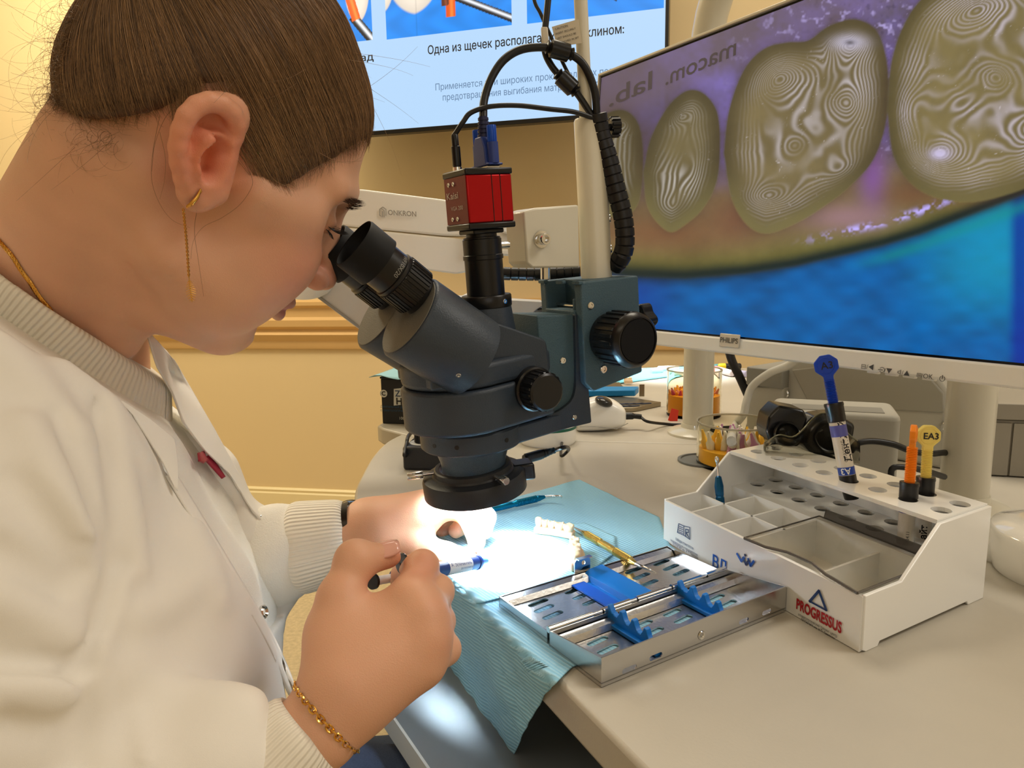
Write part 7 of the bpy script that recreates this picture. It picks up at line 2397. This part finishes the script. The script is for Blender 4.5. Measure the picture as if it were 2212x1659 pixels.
for (x, y), r_ in (((569, 1322), .0042), ((566, 1122), .0040)):
    q = coat.ray(x, y); n_ = nrm(nrm(CAM - q) * .5 + tF)
    mb = MB(); mb.lathe([(r_ * .5, .0004), (r_ * .8, .0016), (r_, .0008), (r_, -.001)], q, n_, 20); mb.build('snap_button', m_chrome, person, smooth=40)

# ---------------------------------------------------------------- jeans under the desk edge
jn = Solid()
jn.cap(P(330, 1780, .52), P(900, 1850, .56), .085, .070, k=.03)
jn.cap(P(330, 1780, .66), P(900, 1760, .74), .085, .070, k=.03)
jn.cap(P(900, 1850, .56), P(860, 2600, .62), .068, .055, k=.03)
jn.cap(P(900, 1760, .74), P(860, 2400, .80), .068, .055, k=.03)
vs, F = jn.mesh([-.5, .2, .05], [.15, .95, .75], .007)
m_jean = M('denim', (74, 88, 116), .9, noise_amt=.35, noise_scale=900, bump=.5, bump_scale=1500)
solid_object('jeans', relax(vs, F, 2), F, m_jean, person)

# ---------------------------------------------------------------- eyes, brows, lashes
for s_ in (-1, 1):
    e = MB(); e.sphere(hw(73.2, 32 * s_, 9.0), .0116, None, 24, 16)
    eo = e.build('eye', M('eye_white', (228, 216, 208), .15, coat=.5), person, smooth=180)
    ic = hw(73.2, 32 * s_, 9.0); d_ = nrm(HR[0] - .18 * HR[2])
    MB().lathe([(0, .01185), (.003, .0117), (.0056, .0105), (.0058, .0098)], ic, d_, 24).build('iris', M('iris_brown', (58, 38, 24), .1, coat=.8), eo, smooth=60)

def hair_curves(name, strands, radii, mat, parent):
    hc = bpy.data.hair_curves.new(name)
    hc.add_curves([len(s_) for s_ in strands])
    off = wloc(parent)
    pos = np.concatenate([np.asarray(s_) for s_ in strands]) - off
    hc.attributes['position'].data.foreach_set('vector', pos.astype(np.float32).ravel())
    ra = hc.attributes.get('radius') or hc.attributes.new('radius', 'FLOAT', 'POINT')
    ra.data.foreach_set('value', np.concatenate(radii).astype(np.float32))
    hc.materials.append(mat)
    o = bpy.data.objects.new(name, hc)
    link(o, parent)
    return o
def hair_mat(name, c1, c2, rough=.42):
    m = M(name, c1, rough, spec=.6)
    nt = m.node_tree; b = nt.nodes['Principled BSDF']
    hi = nt.nodes.new('ShaderNodeHairInfo'); mx = nt.nodes.new('ShaderNodeMix'); mx.data_type = 'RGBA'
    mx.inputs[6].default_value = (*lin(c1), 1); mx.inputs[7].default_value = (*lin(c2), 1)
    nt.links.new(hi.outputs['Random'], mx.inputs[0]); nt.links.new(mx.outputs[2], b.inputs['Base Color'])
    return m
m_hair = hair_mat('hair_brown', (74, 52, 34), (172, 132, 90))
m_lash = M('lash_black', (14, 10, 8), .5)
def on_face(c, hx):
    """drop a head-space point onto the skin along the forward axis"""
    p = hw(*c); d_ = HR[0] if hx else nrm(np.array(p) - hw(20, 0, c[2]))
    ts = np.linspace(.03, -.03, 121); q = p + d_[None] * ts[:, None]
    v = hd.ev(q); i = np.argmax(v < 0)
    return q[i]
st, rd = [], []
for s_ in (-1, 1):
    for k in range(110):
        t = rng.random(); y = (13 + 36 * t) * s_; z = 26 + 7 * math.sin(t * 2.4) - 3 * t + (rng.random() - .5) * (6.5 * (1 - .6 * t))
        p = on_face((92 - 16 * t * t, y, z), False)
        d_ = nrm(HR[1] * s_ * .9 + HR[2] * (.35 - .3 * t + .2 * (rng.random() - .5)) + HR[0] * (.30 - .3 * t))
        L = .009 + .004 * rng.random()
        st.append([p, p + d_ * L * .4 + nrm(p - hw(0, 0, 20)) * .0012, p + d_ * L + nrm(p - hw(0, 0, 20)) * .0008]); rd.append([.00013, .00012, .00003])
hair_curves('eyebrows', st, rd, hair_mat('brow_brown', (34, 24, 18), (60, 44, 32)), person)
st, rd = [], []
for s_ in (-1, 1):
    for up_ in (1, -1):
        for k in range(60 if up_ > 0 else 30):
            t = k / 60 if up_ > 0 else k / 30
            y = (22 + 24 * t) * s_
            p = on_face((88 - 7 * ((t - .3) ** 2) * 2, y, 7.4 + up_ * (1.6 - 1.0 * abs(t - .5))), False)
            L = (.0095 if up_ > 0 else .0055) * (.8 + .3 * rng.random())
            o_ = nrm(HR[0] + HR[1] * s_ * (t - .3) * .9)
            st.append([p - o_ * .0006, p + o_ * L * .5 - HR[2] * (.0006 if up_ > 0 else .001), p + o_ * L + HR[2] * (.0030 if up_ > 0 else -.0030)]); rd.append([.00016, .00013, .00004])
hair_curves('eyelashes', st, rd, m_lash, person)

# ---------------------------------------------------------------- hair
HL = [(95, 96), (88, 80), (80, 68), (70, 60), (62, 46), (52, 30), (44, 14), (36, 3), (31, 8), (28, 24), (22, 36), (8, 44), (-10, 40), (-22, 28), (-30, 10), (-44, -8), (-60, -22), (-80, -26), (-118, -30), (-150, 60), (-100, 170), (60, 170), (120, 130)]
hl = smooth_path([np.array([x, z, 0.]) for x, z in HL], 4)
hl2 = [(p[0], p[1]) for p in hl]
def hair_side(h):
    """distance (mm) inside the hairline, seen from the side"""
    return poly_dist(h[:, 0], h[:, 1 + 1] + 0 * h[:, 0], hl2)
hr = Solid()
def HH(c, r, op=1, k=.012): hr.ell(hw(*c), np.array(r) * .001, HR, op, k)
HH((-7, 0, 46), (81.5, 77, 84))
HH((41.5, 0, 57), (40.5, 56, 41), k=.020)
HH((-34, 0, 8), (48, 62, 46), k=.025)
HH((30, 0, 20), (44, 67.5, 60), k=.02)
hr.ell(hw(-76, 0, 92), np.array((36, 42, 36)) * .001, HR, k=.02)
hr.ell(hw(-98, 0, 108), np.array((34, 38, 34)) * .001, HR, k=.008)                 # the bun
hr.add(lambda p: (hair_side(h_of(p)) - 3.0) * .001, HO, .3, -1, .006)
def strand_relief(p, v):
    h = h_of(p)
    a = np.arctan2(h[:, 1], h[:, 2] - 30); 
    return .0006 * np.sin(a * 60 + vnoise(h[:, 0], h[:, 1] + h[:, 2], 18, 3) * 8)
pts = np.array([hw(x, y, z) for x in (-152, 100) for y in (-92, 92) for z in (-40, 150)])
vs, F = hr.mesh(pts.min(0) - .01, pts.max(0) + .01, .0026, strand_relief)
vs = relax(vs, F, 2)
scalp = solid_object('hair', vs, F, M('hair_base', (84, 60, 40), .5, noise_amt=.3, noise_scale=400), person)
BUN = np.array([-100., 0., 98.])
def grow(root, L, lift, n=12, wave=0.0, target=BUN, jitter=.12):
    p = root.copy(); out = []
    jv = rng.normal(size=3) * jitter
    for i in range(n):
        out.append(p)
        h = h_of(p); d_ = target - h
        d_ = d_ / (np.linalg.norm(d_) + 1e-6) + jv
        dw = HR.T @ d_
        e = .001
        g = np.array([hr.ev((p + np.eye(3)[a] * e)[None])[0] - hr.ev((p - np.eye(3)[a] * e)[None])[0] for a in range(3)]) if False else None
        p = p + nrm(dw) * L / n
    return out
def grow_many(roots, Ls, lifts, n=10, jitter=.10, target=BUN):
    """all strands at once, kept on the hair's surface"""
    p = roots.copy(); m = len(p); out = [p.copy()]
    jv = rng.normal(size=(m, 3)) * jitter
    for i in range(1, n):
        h = h_of(p); d_ = target[None] - h; d_ /= np.linalg.norm(d_, axis=1)[:, None] + 1e-6
        d_ = (d_ + jv) @ HR
        e = .0012; g = np.stack([hr_base(p + np.eye(3)[a] * e) - hr_base(p - np.eye(3)[a] * e) for a in range(3)], 1)
        g /= np.linalg.norm(g, axis=1)[:, None] + 1e-9
        d_ -= g * (d_ * g).sum(1)[:, None]; d_ /= np.linalg.norm(d_, axis=1)[:, None] + 1e-9
        p = p + d_ * (Ls / n)[:, None]
        v = hr_base(p)
        p = p - g * (v - lifts * math.sin(math.pi * min(1, i / (n - 1) * 1.0) * .9))[:, None]
        out.append(p.copy())
    return np.stack(out, 1)
_hb = Solid(); _hb.p = hr.p[:-1]
def hr_base(p): return _hb.ev(p)
hv = h_of(vs)
ins = hair_side(hv)
surf = np.abs(hr_base(vs)) < .002
cand = np.nonzero((ins > 0.5) & surf & (np.array(hv)[:, 1] < 66))[0]
pxy = np.array([proj(v)[:2] for v in vs[cand]])
cand = cand[(pxy[:, 1] > -120) & (pxy[:, 0] > 60)]
pick = rng.choice(cand, 9000)
edge = cand[(ins[cand] < 9)]
pick = np.concatenate([pick, rng.choice(edge, 3200)])
S_ = grow_many(vs[pick] + rng.normal(size=(len(pick), 3)) * .0012, .055 + .075 * rng.random(len(pick)), .0003 + .0013 * rng.random(len(pick)) ** 2, n=14, jitter=.035)
w_ = np.interp(np.arange(S_.shape[1]), [0, 2, 4, S_.shape[1] - 1], [.25, .7, 1, .4])
ph = parts_[0][0]
hs_ = hair_side(h_of(ph)); hh_ = h_of(ph); pq = np.array([proj(v)[:2] for v in ph])
bnd = np.nonzero((hs_ > -7) & (hs_ < 6) & (hh_[:, 1] < 70) & (pq[:, 1] > -100) & ~((hh_[:, 0] > -22) & (hh_[:, 0] < 24) & (hh_[:, 2] < 44)))[0]
bnd = rng.choice(bnd, 4200, p=(lambda w: w / w.sum())(np.exp(hs_[bnd] / 4.0)))
T_ = grow_many(ph[bnd], .045 + .06 * rng.random(len(bnd)), .0003 + .0010 * rng.random(len(bnd)) ** 2, n=14, jitter=.06)
T_[:, 0] = ph[bnd]
S_ = np.concatenate([S_, T_])
hair_curves('hair_strands', list(S_), [(.00007 + .00006 * rng.random()) * w_ for _ in range(len(S_))], m_hair, scalp)
# short soft hairs along the hairline
pick = rng.choice(edge, 900)
S_ = grow_many(vs[pick] - .002 * HR[0] * 0, .010 + .016 * rng.random(len(pick)), .0008 + .003 * rng.random(len(pick)), n=6, jitter=.45)
h_ = h_of(S_[:, 0])
S2 = S_.copy()
for i in range(S_.shape[1]): S2[:, i] = S_[:, 0] - (S_[:, i] - S_[:, 0]) * .5 + (S_[:, i] - S_[:, 0]) * .1
v = np.stack([hd.ev(S2[:, i]) for i in range(S2.shape[1])], 1)
e = .0012
for i in range(S2.shape[1]):
    g = np.stack([hd.ev(S2[:, i] + np.eye(3)[a] * e) - hd.ev(S2[:, i] - np.eye(3)[a] * e) for a in range(3)], 1); g /= np.linalg.norm(g, axis=1)[:, None] + 1e-9
    S2[:, i] -= g * (v[:, i] - .0004 - .0004 * i)[:, None]
hair_curves('baby_hair', list(S2), [np.linspace(.00010, .00003, S2.shape[1]) for _ in range(len(S2))], m_hair, scalp)
# flyaway curls at the nape and over the back of the head
st, rd = [], []
for k in range(330):
    t = rng.random()
    x0, y0 = (np.interp(t, [0, .3, .6, .8, 1], [170, 140, 122, 130, 250]) + rng.normal() * 8, np.interp(t, [0, .3, .6, .8, 1], [20, 120, 230, 290, 300]) + rng.normal() * 12)
    q = np.array(_hb.ray(x0, y0)); d = proj(q)[2]
    L = 50 + 190 * rng.random() ** 1.6; a0 = math.radians(rng.normal(185 + 25 * (t - .4), 28)); cv = rng.normal() * .022 + .006
    x, y, a_ = x0, y0, a0; pts_ = []
    for i in range(14):
        pts_.append(P(x, y, d + .0015 * i * rng.normal() * .3)); x += math.cos(a_) * L / 14; y += -math.sin(a_) * L / 14; a_ += cv * L / 14 * 2.2
    st.append(pts_); rd.append(np.linspace(.00007, .00003, 14))
for k in range(60):                                   # wisps along the top and the temple
    q = vs[rng.choice(cand)]; n_ = nrm(q - hw(-10, 0, 40)); d_ = nrm(HR[0] * rng.normal() + HR[2] * rng.normal() * .6 + HR[1] * rng.normal())
    L = .02 + .03 * rng.random(); b_ = rng.random() * .005
    st.append([q + d_ * L * t + n_ * (.001 + b_ * math.sin(t * 2.6)) for t in np.linspace(0, 1, 10)]); rd.append(np.linspace(.00009, .00004, 10))
for pl in ([(345, 250), (330, 330), (328, 390), (345, 440), (372, 475), (410, 492)], [(345, 285), (357, 340), (355, 390), (345, 430)], [(540, 370), (545, 400), (520, 440), (480, 470), (440, 490), (418, 520), (412, 560)],
           [(425, 455), (420, 500), (428, 560), (440, 640)], [(400, 215), (360, 250), (335, 310), (328, 370)], [(545, 300), (560, 350), (590, 385)], [(560, 330), (585, 380), (615, 400), (640, 390)],
           [(690, 330), (720, 345), (755, 352), (780, 340)], [(640, 180), (600, 205), (560, 215), (520, 205)], [(660, 150), (620, 170), (560, 180)]):
    sp = smooth_path([np.array([x, y, 0.]) for x, y in pl], 6)
    both = Solid(); both.p = hd.p
    r_ = []
    for p in sp:
        a1 = hd.ray(p[0], p[1]); a2 = _hb.ray(p[0], p[1])
        d = min(proj(a1)[2], proj(a2)[2]) - .0035
        r_.append(P(p[0], p[1], d))
    st.append(r_); rd.append(np.linspace(.00013, .00006, len(r_)))
hair_curves('loose_hair', st, rd, m_hair, scalp)

# ---------------------------------------------------------------- nails, jewellery
m_nail = M('nail_pink', (226, 168, 150), .18, coat=.6)
m_gold = M('gold', (226, 172, 84), .2, metal=1.0)
def nail(c, n_, fwd, w, L, mat=None):
    n_ = nrm(n_); fwd = nrm(fwd - n_ * (fwd @ n_)); sd_ = np.cross(n_, fwd)
    rows = []
    for i in range(7):
        t = i / 6 * 2 - 1
        row = []
        for j in range(9):
            u_ = j / 8 * 2 - 1
            ww = w * (1 - .25 * max(0, t) ** 2 - .15 * max(0, -t) ** 2)
            row.append(c + fwd * L * t * (1 - .12 * u_ * u_) + sd_ * ww * math.sin(u_ * 1.2) / .93 - n_ * w * .55 * (1 - math.cos(u_ * 1.2)))
        rows.append(row)
    mb = MB(); mb.grid(rows); return mb.build('fingernail', mat or m_nail, body, smooth=180, solid=.0005)
tq = hR.ray(834, 1182); nail(tq + UP * .0002, UP * .8 + nrm(CAM - tq) * .6, P(860, 1186, .424) - P(800, 1186, .414), .0062, .0080)
tq = hL.ray(1034, 1178); nail(P(1030, 1178, .578), nrm(CAM - tq), P(1031, 1190, .586) - P(1026, 1150, .588), .0045, .0055)
# bracelet: a ring of links round the right wrist
bc = P(688, 1566, .366) + dR * .0050
e1r = nrm(np.cross(dR, UP)); e2r = np.cross(dR, e1r)
mb = MB()
for k in range(46):
    w = 2 * math.pi * k / 46
    c = bc + (e1r * math.cos(w) + e2r * math.sin(w)) * .0232
    t_ = -e1r * math.sin(w) + e2r * math.cos(w); n_ = e1r * math.cos(w) + e2r * math.sin(w)
    sd_ = dR if k % 2 else nrm(dR * .35 + n_)
    mb.tube([c + t_ * .0024 * math.cos(a) + sd_ * .0015 * math.sin(a) for a in np.linspace(0, 2 * math.pi, 9)[:-1]], .00055, 5, closed=True)
mb.build('bracelet', m_gold, person, smooth=60)
# watch strap and case on the left wrist
wc_ = P(758, 1130, .594)
e1l = nrm(np.cross(dL, UP)); e2l = np.cross(dL, e1l)
wcn = P(747, 1150, .594)
rows = [[wcn + dL * x + (e1l * math.cos(w) + e2l * math.sin(w)) * (.0235 + o) for w in np.linspace(0, 2 * math.pi, 41)] for x, o in ((-.007, 0), (-.007, .0018), (.007, .0018), (.007, 0))]
mb = MB(); mb.grid(rows); wt = mb.build('watch_strap', M('watch_dark', (44, 40, 36), .3, metal=.8), person, smooth=30)
wq = P(757, 1096, .590); wn_ = nrm(UP + .35 * nrm(CAM - wq))
mb = MB(); mb.lathe([(0, -.003), (.0085, -.003), (.0095, .0), (.0090, .0016), (.0078, .0020), (0, .0020)], wq, wn_, 28); mb.build('watch_case', M('watch_dark'), wt, smooth=35)
mb = MB(); mb.lathe([(0, .0021), (.0076, .0021), (.0070, .0026), (0, .0027)], wq, wn_, 24); mb.build('watch_glass', M('watch_face', (20, 22, 26), .05, coat=1), wt, smooth=50)
# earring: gold bar with a chain and a small leaf
ep = lambda x, y, w=86: ear_pt(x, y, w)
bar = smooth_path([ep(403, 446, 89), ep(413, 440, 90), ep(425, 427, 90), ep(434, 408, 89)], 6)
er = MB().tube(bar, [.0005 + .0006 * math.sin(math.pi * i / (len(bar) - 1)) for i in range(len(bar))], 8).build('earring', m_gold, person, smooth=60)
MB().tube(smooth_path([ep(403, 448, 88.5), ep(418, 440, 90), ep(435, 412, 88.5)], 6), .0005, 6).build('earring_edge', m_gold, er, smooth=60)
mb = MB(); cl = smooth_path([ep(396, 452, 90), ep(401, 500, 90), ep(405, 550, 89.5), ep(408, 600, 89)], 12)
for i in range(len(cl) - 1):
    c = (cl[i] + cl[i + 1]) / 2; t_ = nrm(cl[i + 1] - cl[i]); sd_ = HR[1] if i % 2 else nrm(np.cross(t_, HR[1]))
    mb.tube([c + t_ * .0011 * math.cos(a) + sd_ * .0006 * math.sin(a) for a in np.linspace(0, 2 * math.pi, 7)[:-1]], .00022, 4, closed=True)
mb.build('earring_chain', m_gold, er, smooth=60)
mb = MB(); a, b = ep(408, 598, 89), ep(415, 652, 89); t_ = b - a; sd_ = nrm(np.cross(t_, HR[1]))
mb.tube([a, b], .0003, 5)
for k in range(9):
    c = a + t_ * (.15 + .09 * k); L = .0022 * math.sin(math.pi * (k + 1.5) / 11) + .0004
    for s_ in (-1, 1): mb.tube([c, c + sd_ * s_ * L + t_ * .09], [.00032, .00012], 5)
mb.build('earring_leaf', m_gold, er, smooth=60)
# necklace
nk = [hd.ray(x, y) for x, y in ((-30, 480), (0, 522), (25, 552), (48, 588), (66, 612), (84, 640), (110, 670))]
nk = [p + nrm(CAM - p) * .0012 for p in nk]
pth = smooth_path(nk, 14); mb = MB()
for i in range(len(pth) - 1):
    c = pth[i]; t_ = nrm(pth[i + 1] - pth[i]); u_ = nrm(CAM - c); v_ = np.cross(t_, u_)
    w = i * 1.1
    for ph in (0, math.pi): mb.tube([c - t_ * .0008 + (u_ * math.cos(w + ph) + v_ * math.sin(w + ph)) * .0008, c + t_ * .0014 + (u_ * math.cos(w + ph + .8) + v_ * math.sin(w + ph + .8)) * .0008], .0006, 5)
mb.build('necklace', m_gold, person, smooth=60)

# ---------------------------------------------------------------- syringe held in the right hand
sa, sb_ = P(806, 1256, .445), P(1052, 1211, .548)
sx_ax = nrm(sb_ - sa); SL = np.linalg.norm(sb_ - sa)
hs = thing('etching_syringe', (sa + sb_) / 2, 'slim white and blue syringe held in the right hand over the bib', 'syringe')
m_sw = M('held_white', (236, 236, 240), .3, coat=.4); m_sb = M('held_blue', (26, 58, 130), .35)
rS = .0052
MB().lathe([(0, SL * .16), (rS, SL * .16), (rS, SL * .58), (0, SL * .58)], sa, sx_ax, 28).build('barrel', m_sb, hs, smooth=40)
MB().lathe([(0, SL * .58), (rS * 1.02, SL * .58), (rS * 1.02, SL * .80), (0, SL * .80)], sa, sx_ax, 28).build('label', m_sw, hs, smooth=40)
MB().lathe([(0, SL * .80), (rS * .98, SL * .80), (rS * .98, SL * .875), (rS * 1.1, SL * .88), (rS * 1.1, SL * .90), (rS * .6, SL * .905), (rS * .5, SL * .95), (rS * .36, SL), (0, SL)], sa, sx_ax, 24).build('nozzle', m_sb, hs, smooth=35)
MB().lathe([(0, 0), (rS * .55, 0), (rS * .55, SL * .16), (0, SL * .16)], sa, sx_ax, 16).build('plunger', m_sw, hs, smooth=40)
MB().lathe([(0, 0), (rS * .95, 0), (rS * .95, .002), (0, .002)], sa - sx_ax * .001, sx_ax, 20).build('plunger_cap', m_blk, hs, smooth=35)
fl_ = sa + sx_ax * SL * .26
fq = P(869, 1217, .430)
mb = MB(); mb.lathe([(0, -.0009), (.0060, -.0009), (.0064, 0), (.0060, .0009), (0, .0009)], fq, nrm(sx_ax + .35 * _r), 24)
mb.build('finger_flange', M('flange_navy', (22, 30, 52), .15, coat=.6), hs, smooth=35)
MB().cyl(fq, fl_, .0016, n=10).build('flange_stem', M('flange_navy'), hs)
sf = nrm(nrm(CAM - fl_) - sx_ax * (nrm(CAM - fl_) @ sx_ax))
wrap_text('Эстетик-гель', sa, sx_ax, sf, rS * 1.04, SL * .625, .05, .0022, m_sb, hs, flip=1)
wrap_text('фотополимер', sa, sx_ax, sf, rS * 1.04, SL * .68, .55, .0016, m_sb, hs, flip=1)
wrap_text('А', sa, sx_ax, sf, rS * 1.04, SL * .590, .0, .0030, m_sb, hs, flip=1)
